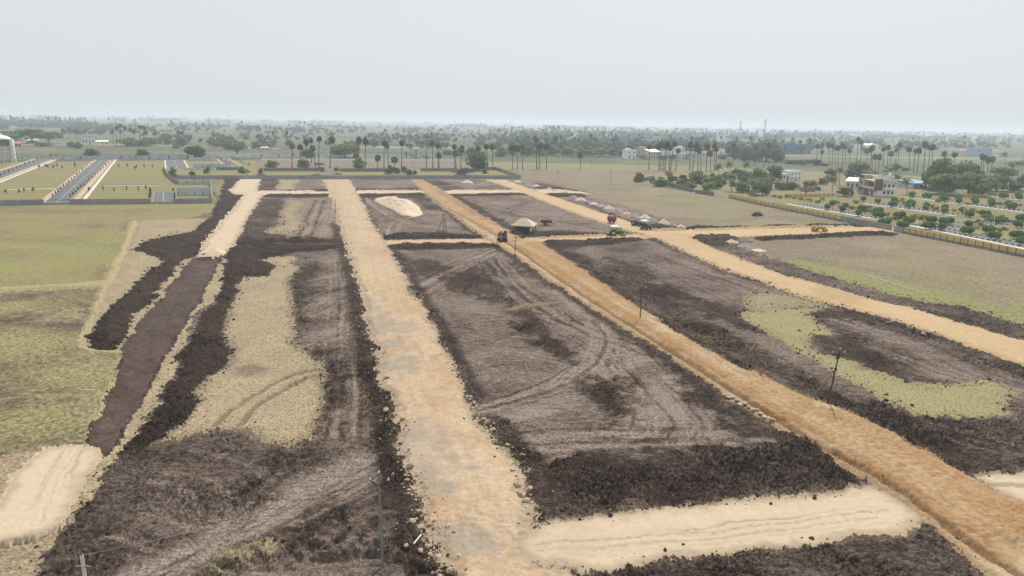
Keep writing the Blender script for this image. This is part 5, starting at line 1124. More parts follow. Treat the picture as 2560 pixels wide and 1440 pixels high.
def trunk_mesh(name, seed, h=4.2, r0=0.26, limbs=5, spread=2.2):
    r_ = random.Random(seed); m = MB(); bend = (r_.uniform(-.3, .3), r_.uniform(-.3, .3))
    m.tube([(0, 0, -0.2), (bend[0] * .4, bend[1] * .4, h * 0.3), (bend[0], bend[1], h * 0.6)], [r0 * 1.3, r0, r0 * 0.8], 7)
    for k in range(limbs):
        q = 2 * math.pi * k / limbs + r_.uniform(-.4, .4); s = spread * r_.uniform(.6, 1.1)
        m.tube([(bend[0], bend[1], h * 0.5), (bend[0] + s * .45 * math.cos(q), bend[1] + s * .45 * math.sin(q), h * 0.85), (bend[0] + s * math.cos(q), bend[1] + s * math.sin(q), h * r_.uniform(1.1, 1.45))], [r0 * .6, r0 * .4, r0 * .15], 5)
    me = m.mesh(name); me.materials.append(MATS['bark']); return me
KINDS = {}
for kind, mt in (('mid', 'leaf_mid'), ('dark', 'leaf_dark'), ('light', 'leaf_light')):
    KINDS[kind] = [(trunk_mesh('trunk', 10 * i + len(kind)), crown_mesh('crown', 100 + 7 * i + len(kind), mat=mt)) for i in range(4)]
KINDS['umbrella'] = [(trunk_mesh('trunk', 70 + i, 4.8, 0.3, 7, 3.6), crown_mesh('crown', 170 + i, 6.0, 4.6, 7.6, 22, 1500, 0.36, 1.0, 'leaf_dark')) for i in range(2)]
KINDS['spread'] = [(trunk_mesh('trunk', 80 + i, 4.2, 0.34, 7, 3.2), crown_mesh('crown', 180 + i, 5.6, 1.6, 8.2, 30, 3200, 0.33, 0.35, 'leaf_mid')) for i in range(3)]
KINDS['bare'] = [(trunk_mesh('trunk', 90, 4.0, 0.2, 9, 2.8), crown_mesh('crown', 190, 3.6, 1.6, 7.2, 16, 420, 0.22, 0.2, 'leaf_bare'))]
KINDS['bush'] = [(trunk_mesh('trunk', 95 + i, 1.6, 0.12, 5, 1.2), crown_mesh('crown', 195 + i, 4.0, 0.2, 7.6, 14, 700, 0.40, 0.2, 'leaf_mid')) for i in range(3)]
KIND_SIZE = {'umbrella': (6.0, 8.0), 'spread': (5.8, 8.2), 'mid': (4.2, 8.2), 'dark': (4.2, 8.2), 'light': (4.2, 8.2), 'bare': (3.8, 7.6), 'bush': (4.2, 8.0)}
_tn = [0]
def tree(name, label, kind, u, v, vtop, hw, group=None, cat='tree'):
    """hw: half width in photo pixels"""
    x, y = G(u, v); h = max(1.0, HT(u, v, vtop)); r = math.hypot(math.hypot(x, y), CAM_H); w = hw * r / FPX
    tm, cm = KINDS[kind][_tn[0] % len(KINDS[kind])]; _tn[0] += 1
    W0, H0 = KIND_SIZE[kind]; sw, sh = w / W0, h / H0
    o = empty(name, (x, y, ground_z(x, y) if r < 200 else 0), random.uniform(0, 6.28), label, cat, group, (sw, sw, sh))
    link_mesh('trunk', tm, None, o); link_mesh('crown', cm, None, o); return o

# palms
def palmyra(seed):
    r_ = np.random.default_rng(seed); V, F = [], []
    nfan = 34
    for k in range(nfan):
        q = 2.399 * k + r_.uniform(-.2, .2); el = math.radians(-55 + 135 * (k / nfan) + r_.uniform(-8, 8)); d = Vector((math.cos(q) * math.cos(el), math.sin(q) * math.cos(el), math.sin(el)))
        pl = r_.uniform(0.55, 0.9); fr = r_.uniform(0.85, 1.25); base = d * pl
        side = d.cross(Vector((0, 0, 1))).normalized(); nn = side.cross(d)
        tw = r_.uniform(-.7, .7); s2 = side * math.cos(tw) + nn * math.sin(tw); n2 = d.cross(s2)
        b0 = len(V); V.append(tuple(base)); m = 8
        for i in range(m + 1):
            a = math.radians(-105 + 210 * i / m)
            tip = base + (d * math.cos(a) + s2 * math.sin(a)) * fr * (1.0 if i % 2 == 0 else 0.78) + n2 * (0.10 if i % 2 else -0.05) - Vector((0, 0, 0.16 * abs(math.sin(a))))
            V.append(tuple(tip))
        for i in range(m): F.append((b0, b0 + 1 + i, b0 + 2 + i))
        b0 = len(V); V += [(0, 0, 0), tuple(base + s2 * 0.05), tuple(base - s2 * 0.05)]; F.append((b0, b0 + 1, b0 + 2))
    m = MB(); m.v, m.f = V, F; me = m.mesh('crown'); me.materials.append(MATS['leaf_palm']); return me
PALMS = [palmyra(s) for s in (1, 2, 3, 4)]
def palm_trunk(h, lean, r0, mat, seed, curve=0.25):
    m = MB(); r_ = random.Random(seed); n = 6; pts = []
    for i in range(n + 1):
        f = i / n; s = f - curve * math.sin(math.pi * f) * 0.6
        pts.append((lean[0] * s, lean[1] * s + r_.uniform(-.04, .04), h * f - 0.2 * (i == 0)))
    m.tube(pts, [r0 * (1.5 if i == 0 else 1.0 - 0.35 * i / n) for i in range(n + 1)], 7); me = m.mesh('trunk'); me.materials.append(MATS[mat]); return me
def palm(label, u, v, ut, vt, group, cr=None):
    x, y = G(u, v); H_ = HT(u, v, vt); dist = math.hypot(x, y); h = max(1.6, H_ - 2.1 if cr is None else H_ - cr)
    # sideways lean in metres, across the line of sight
    d = ray(ut, vt); sc = dist / math.hypot(d.x, d.y); lean = (d.x * sc - x, d.y * sc - y)
    o = empty('palmyra_palm', (x, y, 0), 0, label, 'palm', group)
    k = _tn[0]; _tn[0] += 1
    tm = palm_trunk(h, lean, 0.24 + 0.006 * h, 'palm_bark', k)
    link_mesh('trunk', tm, None, o)
    c = link_mesh('crown', PALMS[k % 4], None, o, (lean[0], lean[1], h)); s = random.uniform(1.35, 1.7) if cr is None else cr / 1.6
    c.scale = (s * random.uniform(.85, 1.12), s * random.uniform(.85, 1.12), s * random.uniform(.95, 1.3)); c.rotation_euler = (random.uniform(-.2, .2), random.uniform(-.2, .2), random.uniform(0, 6.28)); return o
ROWS = [
 ('palm row behind the second grey wall', 'palmyra palm behind the grey walls, {} counted from the water tower side',
  [(730, 420, 730, 358), (751, 420, 750, 361), (766, 419, 765, 348), (779, 408, 777, 345), (789, 419, 781, 364), (797, 416, 798, 341), (825, 420, 829, 342), (890, 420, 890, 383), (897, 419, 897, 342), (913, 419, 914, 347), (944, 421, 944, 388), (960, 420, 961, 351), (972, 419, 967, 357), (986, 421, 986, 393), (1004, 420, 1005, 350), (1082, 422, 1080, 350), (1096, 420, 1095, 357), (1098, 422, 1097, 382), (1137, 422, 1136, 360), (1140, 421, 1138, 378), (1152, 418, 1155, 366), (1196, 421, 1196, 365), (1219, 425, 1216, 359), (1232, 422, 1231, 361)]),
 ('palms on the dry field edge', 'palmyra palm on the open field edge before the village, {} from the grey wall corner',
  [(1281, 423, 1281, 363), (1294, 423, 1294, 364), (1306, 422, 1306, 359), (1341, 423, 1341, 344), (1347, 423, 1351, 357), (1366, 423, 1367, 360), (1452, 423, 1451, 381)]),
 ('palm row in front of the village houses', 'palmyra palm of the row before the village houses, {} from the white house',
  [(1622, 425, 1624, 360), (1647, 425, 1646, 362), (1651, 425, 1653, 355), (1657, 425, 1666, 358), (1662, 425, 1669, 352), (1673, 425, 1675, 364), (1676, 425, 1687, 352), (1689, 425, 1696, 370), (1724, 425, 1727, 354), (1731, 426, 1742, 357), (1744, 427, 1746, 367), (1752, 427, 1750, 371), (1765, 428, 1769, 360), (1776, 428, 1776, 377), (1786, 427, 1787, 358), (1791, 425, 1792, 366)]),
 ('palms around the green crop', 'palmyra palm round the bright green crop, {} from the village row',
  [(1820, 407, 1820, 370), (1832, 413, 1835, 358), (1871, 412, 1871, 378), (1888, 412, 1889, 364), (1909, 419, 1910, 377), (1922, 421, 1923, 356), (1935, 415, 1937, 377)]),
 ('leaning palms before the far road', 'palmyra palm of the thick stand before the far road, {} from the blue building',
  [(2001, 386, 2001, 350), (2026, 386, 2026, 346), (2041, 405, 2045, 361), (2050, 405, 2056, 375), (2055, 392, 2058, 357), (2072, 410, 2072, 357), (2080, 411, 2081, 359), (2088, 406, 2088, 366), (2095, 411, 2096, 365), (2106, 411, 2106, 358), (2113, 408, 2113, 363), (2124, 405, 2125, 372), (2141, 406, 2147, 342), (2152, 407, 2154, 351), (2164, 412, 2167, 372), (2169, 413, 2171, 373), (2174, 420, 2181, 365), (2180, 426, 2178, 368), (2189, 429, 2188, 386), (2196, 431, 2199, 387), (2207, 415, 2210, 367), (2218, 416, 2221, 363), (2224, 416, 2229, 379), (2238, 412, 2242, 371), (2244, 412, 2250, 356), (2273, 423, 2274, 368), (2283, 431, 2290, 371), (2292, 431, 2299, 371), (2308, 432, 2314, 355), (2320, 431, 2325, 363), (2328, 431, 2333, 362)]),
 ('palms behind the spreading trees', 'palmyra palm behind the big spreading trees, {} from the leaning stand',
  [(2360, 440, 2362, 378), (2385, 440, 2388, 380), (2450, 441, 2456, 384), (2456, 444, 2461, 387), (2467, 444, 2473, 393), (2475, 443, 2483, 391)]),
 ('far palms beyond the water tower', 'far palmyra palm beyond the long low white building, {} from the water tower',
  [(156, 347, 156, 322), (171, 347, 171, 320), (190, 347, 190, 323), (195, 347, 194, 325), (211, 347, 211, 326), (284, 362, 281, 322), (292, 369, 291, 316), (302, 362, 300, 310), (312, 363, 312, 316), (325, 364, 325, 320), (335, 364, 335, 324), (350, 364, 350, 312), (360, 364, 360, 315), (364, 366, 364, 327), (446, 362, 446, 327), (452, 362, 453, 329)]),
]
for grp, lab, L in ROWS:
    for i, (u, v, ut, vt) in enumerate(L): palm(lab.format(ordn(i + 1)), u, v, ut, vt, grp)
# dead palm trunk
x, y = G(1066, 421); h = HT(1066, 421, 364); o = empty('palm_stump', (x, y, 0), 0, 'tall bare dead palm trunk without a crown behind the grey wall', 'palm trunk')
link_mesh('trunk', palm_trunk(h, (0, 0), 0.38, 'palm_bark', 5), None, o)
MB().lathe([(0.27, 0), (0.22, 0.5), (0.05, 0.7)], 7, (0, 0, h - 0.05)).build('broken_top', 'bark', o)

def coconut(seed):
    r_ = np.random.default_rng(seed); V, F = [], []
    for k in range(20):
        q = 2.399 * k + r_.uniform(-.2, .2); el = math.radians(72 - 95 * (k / 20) + r_.uniform(-6, 6)); Lf = r_.uniform(2.6, 3.3)
        h_ = Vector((math.cos(q), math.sin(q), 0)); p = Vector((0, 0, 0)); n = 9; pts = []
        for i in range(n + 1):
            pts.append(p.copy()); a = el - (i / n) * math.radians(75); p = p + (h_ * math.cos(a) + Vector((0, 0, 1)) * math.sin(a)) * Lf / n
        side = h_.cross(Vector((0, 0, 1)))
        for i in range(1, n):
            t = (pts[i + 1] - pts[i]).normalized(); lw = 0.75 * math.sin(math.pi * min(1, (i + 0.6) / n)) + 0.12
            for sg in (-1, 1):
                b = len(V); tip = pts[i] + side * sg * lw + t * 0.35 - Vector((0, 0, lw * 0.45))
                V += [tuple(pts[i] - t * 0.16), tuple(pts[i] + t * 0.18), tuple(tip)]; F.append((b, b + 1, b + 2))
        for i in range(n):
            b = len(V); V += [tuple(pts[i] + side * 0.04), tuple(pts[i] - side * 0.04), tuple(pts[i + 1])]; F.append((b, b + 1, b + 2))
    m = MB(); m.v, m.f = V, F; me = m.mesh('crown'); me.materials.append(MATS['leaf_coconut']); return me
COCOS = [coconut(s) for s in (11, 12, 13)]
def coco(label, u, v, ut, vt, s=1.0, group='coconut palms about the orchard and houses'):
    x, y = G(u, v); H_ = HT(u, v, vt); dist = math.hypot(x, y); h = max(1.5, H_ - 1.8 * s); d = ray(ut, vt); sc = dist / math.hypot(d.x, d.y)
    lean = (d.x * sc - x, d.y * sc - y); o = empty('coconut_palm', (x, y, 0), 0, label, 'palm', group); k = _tn[0]; _tn[0] += 1
    link_mesh('trunk', palm_trunk(h, lean, 0.2, 'palm_bark', k), None, o)
    s *= 1.3; c = link_mesh('crown', COCOS[k % 3], None, o, (lean[0], lean[1], h)); c.scale = (s, s, s); c.rotation_euler = (0, 0, k * 1.3)
for i, a in enumerate([(1795, 463, 1798, 408, 1.1), (1825, 455, 1824, 402, 1.1), (1828, 478, 1830, 432, 1.2), (1866, 455, 1867, 403, 1.2), (1884, 482, 1882, 447, 1.0), (1904, 478, 1900, 452, 0.9), (2016, 478, 2018, 450, 0.8), (2080, 484, 2082, 436, 1.3), (2098, 462, 2101, 415, 1.3), (2165, 452, 2166, 425, 1.1), (2187, 448, 2188, 424, 1.0), (2267, 488, 2268, 442, 1.3), (2512, 426, 2512, 379, 1.3), (2528, 444, 2530, 403, 1.3), (2545, 448, 2548, 401, 1.3), (2560, 446, 2565, 398, 1.3)]):
    coco('feathery coconut palm among orchard and houses, {} counted from the ruined wall corner'.format(ordn(i + 1)), *a)

# broadleaf trees one by one
TREES = [
 ('round_tree', 'round dark tree in the fallow field nearest the water tower road', 'dark', 226, 391, 368, 17), ('round_tree', 'round dark tree in the fallow field behind the far panel wall', 'dark', 361, 391, 368, 17),
 ('large_tree', 'large dark tree towering over the back compound wall', 'dark', 487, 396, 356, 25), ('umbrella_tree', 'flat-topped umbrella tree beside the slanting asphalt road', 'umbrella', 593, 390, 361, 24),
 ('spreading_tree', 'broad spreading tree right behind the water tower', 'spread', 22, 358, 326, 36), ('spreading_tree', 'broad dark spreading tree past the water tower, first of two', 'umbrella', 82, 358, 324, 28), ('spreading_tree', 'broad dark spreading tree past the water tower, second of two', 'umbrella', 122, 360, 331, 28),
 ('round_bush', 'low round bush beside the far road past the water tower', 'bush', 107, 366, 351, 19), ('roadside_tree', 'roadside tree before the long low white building, first', 'mid', 176, 369, 351, 9), ('roadside_tree', 'roadside tree before the long low white building, second', 'mid', 198, 372, 352, 10),
 ('roadside_tree', 'tree crown above the long low white building', 'dark', 222, 350, 339, 14), ('grove_tree', 'leafy tree under the far palm cluster, first', 'mid', 318, 366, 338, 22), ('grove_tree', 'leafy tree under the far palm cluster, second', 'mid', 350, 366, 345, 20), ('grove_tree', 'leafy tree under the far palm cluster, third', 'dark', 378, 364, 340, 18),
 ('roadside_tree', 'dark tree by the far road before the tall far palms', 'dark', 418, 362, 341, 12), ('roadside_tree', 'wide tree below the twin far palms', 'dark', 452, 366, 338, 18), ('roadside_tree', 'small tree on the road verge in front of the twin palms', 'mid', 443, 371, 354, 10),
 ('large_tree', 'pale green leafy tree clump beyond the far road, first', 'mid', 548, 366, 338, 22), ('large_tree', 'pale green leafy tree clump beyond the far road, second', 'mid', 570, 364, 331, 18), ('roadside_tree', 'dark low tree beyond the umbrella tree', 'dark', 570, 371, 352, 14),
 ('round_tree', 'lone round tree in the far green fields above the umbrella tree', 'mid', 617, 342, 328, 8), ('roadside_tree', 'tree at the far road next to the pale roof', 'dark', 645, 372, 350, 16), ('roadside_tree', 'second tree at the far road next to the pale roof', 'mid', 668, 372, 355, 14),
 ('round_tree', 'grey green round tree behind the grey wall beside the first palm', 'mid', 681, 421, 395, 17), ('round_tree', 'grey green round tree under the first palm group', 'mid', 763, 421, 392, 18), ('round_tree', 'bright round tree behind the grey wall below the twin palms', 'mid', 901, 422, 389, 18),
 ('large_tree', 'large airy tree at the far wall corner', 'spread', 1193, 426, 376, 29), ('large_tree', 'dark dense tree low under the airy one', 'dark', 1196, 426, 396, 20), ('spreading_tree', 'wide dark spreading tree behind the palm row', 'spread', 862, 394, 358, 38), ('spreading_tree', 'dark crown tangled with the first palms', 'dark', 768, 396, 368, 18),
 ('small_tree', 'small tree by the lane gap in the second grey wall, tower side', 'mid', 803, 430, 413, 9), ('small_tree', 'small thin tree by the lane gap in the second grey wall, palm side', 'mid', 842, 428, 415, 8), ('small_tree', 'small bright tree at the foot of the slanting road', 'mid', 651, 434, 416, 7),
 ('small_tree', 'bright green bush behind the long wall under the short palm, first', 'mid', 974, 433, 410, 13), ('small_tree', 'bright green bush behind the long wall under the short palm, second', 'mid', 990, 434, 414, 10), ('small_tree', 'bright green bush behind the long wall beyond the lane', 'mid', 1010, 432, 412, 9), ('small_tree', 'bright green bush behind the long wall, lower one', 'mid', 1025, 437, 419, 11), ('small_tree', 'last bright green bush behind the long wall', 'mid', 1036, 436, 424, 7),
 ('small_tree', 'green small tree near the wall corner, bigger', 'mid', 1160, 437, 414, 17), ('small_tree', 'green small tree near the wall corner, smaller', 'mid', 1181, 430, 417, 9), ('small_tree', 'green sapling beside the slanting corner wall', 'mid', 1211, 434, 420, 8),
 ('small_tree', 'leafy young tree beside the diagonal wall', 'mid', 431, 441, 414, 9), ('small_tree', 'leafy young tree beside the diagonal wall, front one', 'mid', 437, 447, 428, 6), ('small_tree', 'dark young tree behind the long wall near the asphalt square', 'dark', 480, 440, 425, 8), ('small_tree', 'tall young tree behind the long wall near the asphalt square', 'mid', 517, 434, 411, 9), ('small_tree', 'green young tree at the end of the dark grey wall', 'mid', 607, 433, 413, 11), ('small_tree', 'pale straggly young tree beside the long wall', 'bare', 617, 438, 420, 8),
 ('orchard_tree', 'lone bright tree at the ruined wall corner', 'light', 1597, 455, 429, 12), ('orchard_tree', 'grey bare tree in the orchard corner', 'bare', 1671, 452, 424, 14), ('orchard_tree', 'round orchard tree behind the black wall, nearest the ruined corner', 'mid', 1648, 466, 441, 17), ('orchard_tree', 'dark bushy orchard tree behind the black wall', 'dark', 1681, 456, 438, 12), ('orchard_tree', 'thin orchard tree behind the grey bare one', 'mid', 1706, 452, 434, 10), ('orchard_tree', 'dark clump at the bottom of the black wall', 'bare', 1645, 467, 456, 12),
 ('orchard_tree', 'wide light green orchard tree in the middle', 'mid', 1742, 458, 426, 22), ('orchard_tree', 'low dark orchard tree beside the wall gap', 'dark', 1722, 468, 444, 12), ('orchard_tree', 'low bright orchard tree over the black wall', 'mid', 1727, 475, 452, 14), ('orchard_tree', 'light orchard tree past the wide one', 'mid', 1773, 464, 440, 20), ('orchard_tree', 'bright orchard tree beside the first coconut palm', 'light', 1797, 456, 437, 14), ('orchard_tree', 'small low spreading orchard tree', 'mid', 1771, 476, 452, 13), ('orchard_tree', 'low round orchard tree beside it', 'mid', 1790, 472, 449, 14),
 ('orchard_tree', 'dark orchard clump below the coconut palms', 'dark', 1845, 446, 420, 17), ('orchard_tree', 'broad bright tree between coconut palms', 'light', 1894, 462, 422, 22), ('orchard_tree', 'broad bright tree behind the green crop edge', 'light', 1905, 474, 440, 20), ('orchard_tree', 'dense round dark tree left of the low farmhouse', 'dark', 1937, 450, 411, 18), ('orchard_tree', 'thin spreading tree before the yellow wall', 'mid', 1857, 482, 450, 17), ('orchard_tree', 'dark leafy tree before the yellow wall end', 'dark', 1905, 488, 456, 15), ('orchard_tree', 'low bush by the yellow wall end', 'bush', 1884, 490, 472, 12), ('orchard_tree', 'bush in front of the low farmhouse', 'bush', 1950, 474, 448, 16), ('orchard_tree', 'second bush in front of the low farmhouse', 'mid', 1975, 474, 452, 14), ('orchard_tree', 'bare brown thicket inside the yellow wall', 'bare', 2013, 488, 462, 22),
 ('orchard_tree', 'leafy tree beside the low farmhouse porch', 'mid', 2024, 470, 448, 14), ('spreading_tree', 'dense dark tree behind the white sheds', 'dark', 2075, 452, 416, 17), ('spreading_tree', 'broad dark tree between coconut palms behind the modern house', 'spread', 2142, 446, 403, 28), ('spreading_tree', 'grey green tree behind the modern house roof', 'mid', 2122, 452, 412, 14), ('spreading_tree', 'dark tree standing in the field behind the modern house', 'dark', 2240, 428, 404, 15), ('spreading_tree', 'low dark thicket beside the field tree', 'bush', 2218, 430, 412, 14), ('round_bush', 'yellow green broad bush behind the modern house', 'light', 2230, 460, 431, 24), ('round_bush', 'dark round bush in the field among leaning palms', 'dark', 2264, 428, 417, 10), ('small_tree', 'bright leafy tree in front of the modern house stair tower', 'mid', 2112, 491, 461, 18),
 ('spreading_tree', 'big spreading tree at the layout edge, first and tallest', 'spread', 2348, 476, 392, 34), ('spreading_tree', 'big spreading tree at the layout edge, lower front one', 'spread', 2362, 486, 430, 38), ('spreading_tree', 'big spreading tree at the layout edge, dark one with palms', 'spread', 2410, 470, 402, 32), ('spreading_tree', 'big spreading tree at the layout edge, broad green one', 'spread', 2420, 488, 428, 40), ('spreading_tree', 'big spreading tree at the layout edge, front of the far yellow wall', 'spread', 2456, 482, 436, 32), ('spreading_tree', 'big spreading tree at the layout edge, last before the coconut palms', 'spread', 2492, 478, 434, 30), ('spreading_tree', 'wide umbrella tree beneath the tall coconut palms', 'umbrella', 2505, 455, 421, 26), ('spreading_tree', 'dark low trees at the end of the spreading row', 'dark', 2532, 480, 446, 26), ('spreading_tree', 'spreading tree leaving the view past the coconut palms', 'spread', 2575, 478, 430, 30),
 ('scrub_tree', 'low scrub beyond the green crop, first clump', 'bush', 1975, 410, 393, 22), ('scrub_tree', 'low scrub beyond the green crop, second clump', 'bush', 2005, 412, 396, 20), ('scrub_tree', 'low scrub beyond the green crop, third clump', 'dark', 2035, 414, 394, 18), ('scrub_tree', 'low scrub beyond the green crop, fourth clump', 'bush', 2058, 415, 404, 14), ('village_tree', 'dark tree behind the tall palm at the green crop', 'dark', 1862, 404, 362, 22), ('village_tree', 'very large tree behind the green crop palms', 'spread', 1915, 404, 350, 34), ('village_tree', 'leafy tree beside the very large one', 'mid', 1886, 404, 366, 20), ('village_tree', 'dark tree at the end of the green crop', 'dark', 1943, 406, 374, 18), ('village_tree', 'dark tree closing the village row', 'dark', 1836, 398, 360, 18),
 ('village_tree', 'round tree beside the white village house', 'dark', 1574, 392, 368, 16), ('village_tree', 'second round tree beside the white village house', 'mid', 1592, 390, 366, 14), ('village_tree', 'bushes between the white and cream village houses', 'bush', 1610, 398, 383, 16), ('village_tree', 'bush before the cream village house', 'bush', 1660, 398, 384, 14), ('village_tree', 'bush behind the leaning palm trunks', 'bush', 1680, 398, 384, 14), ('village_tree', 'dark bush before the grey village house', 'bush', 1716, 398, 382, 9), ('village_tree', 'dark bushes at the end of the village row', 'bush', 1808, 398, 382, 16),
 ('field_tree', 'yellow green tree at the village field edge', 'light', 1472, 390, 372, 13), ('field_tree', 'broad tree at the village field edge before the yellow one', 'mid', 1450, 390, 364, 18), ('field_tree', 'broad tree at the village field edge past the yellow one', 'mid', 1500, 390, 364, 20), ('field_tree', 'pale round tree at the village field edge', 'mid', 1525, 390, 366, 18), ('field_tree', 'dark tree at the village field edge near the white house', 'dark', 1552, 390, 372, 14),
 ('field_tree', 'leafy tree behind the open field palms, first', 'mid', 1255, 392, 362, 20), ('field_tree', 'leafy tree behind the open field palms, second', 'mid', 1285, 388, 352, 18), ('field_tree', 'leafy tree behind the open field palms, third', 'dark', 1318, 390, 358, 20), ('field_tree', 'leafy tree behind the open field palms, fourth', 'mid', 1350, 390, 362, 18), ('field_tree', 'leafy tree behind the open field palms, fifth', 'dark', 1385, 388, 358, 20), ('field_tree', 'leafy tree behind the open field palms, sixth', 'mid', 1418, 390, 360, 20), ('field_tree', 'leafy tree beyond the airy corner tree', 'mid', 1180, 392, 362, 22), ('field_tree', 'pale leafy tree beyond the blue gateway', 'mid', 1118, 388, 372, 14), ('field_tree', 'leafy tree between gateway and airy tree', 'mid', 1150, 390, 366, 16),
]
for nm, lb, kd, u, v, vt, hw in TREES:
    k_ = 1.3 if nm == 'orchard_tree' else 1.1
    tree(nm, lb, kd, u, v, v - (v - vt) * (1.1 if nm == 'orchard_tree' else 1.0), hw * k_)

ORCH = [(1632, 458, 17, 11), (1660, 462, 14, 12), (1700, 462, 20, 14), (1712, 470, 15, 11), (1735, 448, 22, 16), (1758, 456, 24, 16), (1765, 468, 14, 12), (1782, 452, 22, 15), (1808, 462, 20, 14), (1815, 448, 22, 16), (1835, 466, 18, 14), (1858, 460, 22, 15), (1872, 448, 24, 16), (1888, 476, 16, 13), (1918, 478, 22, 14), (1922, 458, 24, 15), (1955, 466, 14, 12), (1990, 470, 14, 13), (2040, 476, 16, 13), (2060, 462, 20, 15)]
for i, (u, v, h_, hw) in enumerate(ORCH): tree('orchard_bush', 'leafy orchard bush filling the gaps, {} from the ruined wall corner'.format(ordn(i + 1)), ('mid', 'light', 'mid', 'bush', 'dark')[i % 5], u, v, v - h_, hw, 'orchard bushes')
# clipped topiary trees of the right layout
def topiary(seed):
    r_ = np.random.default_rng(seed); n = 900; d = unit_rand(n, r_); sq = np.array([1.0, 1.0, 0.86])
    C = d * sq * r_.uniform(0.9, 1.03, n)[:, None]; C[:, 2] += 0.0
    v, q = leaf_quads(C, 0.085, r_, 0.1, d * 0.8)
    m = MB(); prof = [(0.02, -0.8)] + [(0.92 * math.cos(a), 0.80 * math.sin(a)) for a in np.linspace(-1.45, 1.45, 12)] + [(0.02, 0.8)]; m.lathe(prof, 18)
    v = np.concatenate([v, np.array(m.v)]); q = np.concatenate([q, np.array(m.f) + n * 4])
    return np_mesh('crown', v, q, 'leaf_topiary')
TOPS = [topiary(s) for s in (1, 2, 3)]
_tk = MB(); _tk.tube([(0, 0, -0.1), (0.03, 0, 0.5), (0, 0.02, 1.0)], [0.12, 0.09, 0.11], 7); TOPT = _tk.mesh('trunk'); TOPT.materials.append(MATS['bark'])
def ball(label, u, v, rad, group):
    # (u,v) is the centre of the clipped head
    d = ray(u, v); zc = rad * 0.86 + 0.55; t = (zc - CAM_H) / d.z; x, y = d.x * t, d.y * t
    o = empty('topiary_tree', (x, y, 0), random.uniform(0, 6), label, 'topiary tree', group); k = _tn[0]; _tn[0] += 1
    c = link_mesh('crown', TOPS[k % 3], None, o, (0, 0, zc)); s = rad * random.uniform(0.95, 1.06); c.scale = (s, s, rad * random.uniform(0.92, 1.05))
    tk = link_mesh('trunk', TOPT, None, o); tk.scale = (1.3, 1.3, zc - rad * 0.6)
Z7 = lambda p: (2060 + p[0] * 0.1953, 400 + p[1] * 0.1953)
TOPROWS = [
 ('clipped round tree of the wall street before the gap, {} from its far end', [(45, 590), (110, 545), (240, 620), (275, 577), (445, 665), (470, 612), (510, 612), (665, 690), (735, 695), (672, 640), (718, 640), (745, 780), (815, 780)]),
 ('clipped round tree round the asphalt crossing at the wall gap, {} from the gap', [(980, 820), (1045, 820), (930, 695), (1000, 693), (1060, 762), (1115, 765), (1310, 825), (1370, 825), (1350, 750), (1398, 757), (1510, 845), (1515, 772), (1565, 776), (1620, 770)]),
 ('clipped round tree by the yellow wall beyond the gap, {} from the crossing', [(1800, 890), (1868, 892), (1855, 810), (2080, 878), (2140, 880), (2150, 950), (2212, 955), (2440, 943), (2503, 945), (2520, 1020), (2215, 762), (2260, 755), (2310, 762), (2478, 810), (2540, 812), (2500, 730), (2545, 728)]),
 ('clipped round tree along the second topiary street, {} from the modern house', [(505, 490), (690, 515), (868, 557), (908, 550), (900, 500), (1090, 578), (1135, 545), (1105, 532), (1305, 602), (1315, 570), (1545, 638), (1548, 597), (1770, 632), (1822, 672), (1878, 686), (2030, 672), (2092, 678)]),
 ('clipped round tree along the far topiary streets, {} from the blue roofed shed', [(1128, 432), (1298, 447), (1345, 450), (1510, 485), (1550, 487), (1520, 440), (1728, 512), (1720, 466), (1940, 522), (1928, 496), (2152, 552), (2145, 520), (2385, 582), (2430, 580), (2360, 553), (2280, 450), (2320, 452), (2505, 470), (2490, 443)]),
]
for i, (lab, L) in enumerate(TOPROWS):
    for k, p in enumerate(L):
        u, v = Z7(p); ball(lab.format(ordn(k + 1)), u, v, 1.42 if i != 4 else 1.65, 'clipped round trees of the layout')
# yellow-green ornamental shrubs between them
SH = crown_mesh('crown', 301, 1.0, 0.1, 1.3, 9, 260, 0.13, 0.3, 'leaf_yellow'); SHG = crown_mesh('crown', 302, 1.0, 0.1, 1.3, 9, 260, 0.12, 0.3, 'leaf_light')
_st = MB(); _st.tube([(0, 0, -0.05), (0, 0, 0.6)], [0.06, 0.03], 5); STEM = _st.mesh('stem'); STEM.materials.append(MATS['bark'])
def shrub(name, label, u, v, s, sz, me, group, cat='shrub'):
    x, y = G(u, v); o = empty(name, (x, y, 0), random.uniform(0, 6), label, cat, group, (s, s, sz)); link_mesh('foliage', me, None, o); link_mesh('stem', STEM, None, o)
k = 0
YS = [(1935, 492), (1950, 495), (1968, 494), (1985, 497), (2002, 500), (2022, 503), (2045, 508), (2055, 500), (2092, 512), (2100, 520), (2130, 523), (2140, 508), (2165, 530), (2172, 523), (2180, 532), (2217, 540), (2225, 550), (2240, 552), (2248, 545), (2262, 550), (2280, 548), (2290, 545), (2300, 548), (2310, 550), (2262, 512), (2282, 515), (2330, 522), (2340, 525), (2385, 528), (2430, 528), (2445, 532), (2462, 545), (2475, 548), (2485, 552), (2495, 548), (2470, 556), (2452, 566), (2436, 572), (2445, 560), (2505, 545), (2530, 556), (2498, 582), (2510, 575), (2530, 590), (2550, 594), (2345, 505), (2420, 512), (2500, 512), (2550, 515), (2368, 500), (2240, 505), (2255, 502)]
for u, v in YS:
    k += 1; shrub('ornamental_shrub', 'yellow green ornamental shrub between the clipped trees, {} from the low farmhouse side'.format(ordn(k)), u, v, random.uniform(1.3, 2.3), random.uniform(1.1, 1.8), SH if k % 3 else SHG, 'ornamental shrubs of the layout')
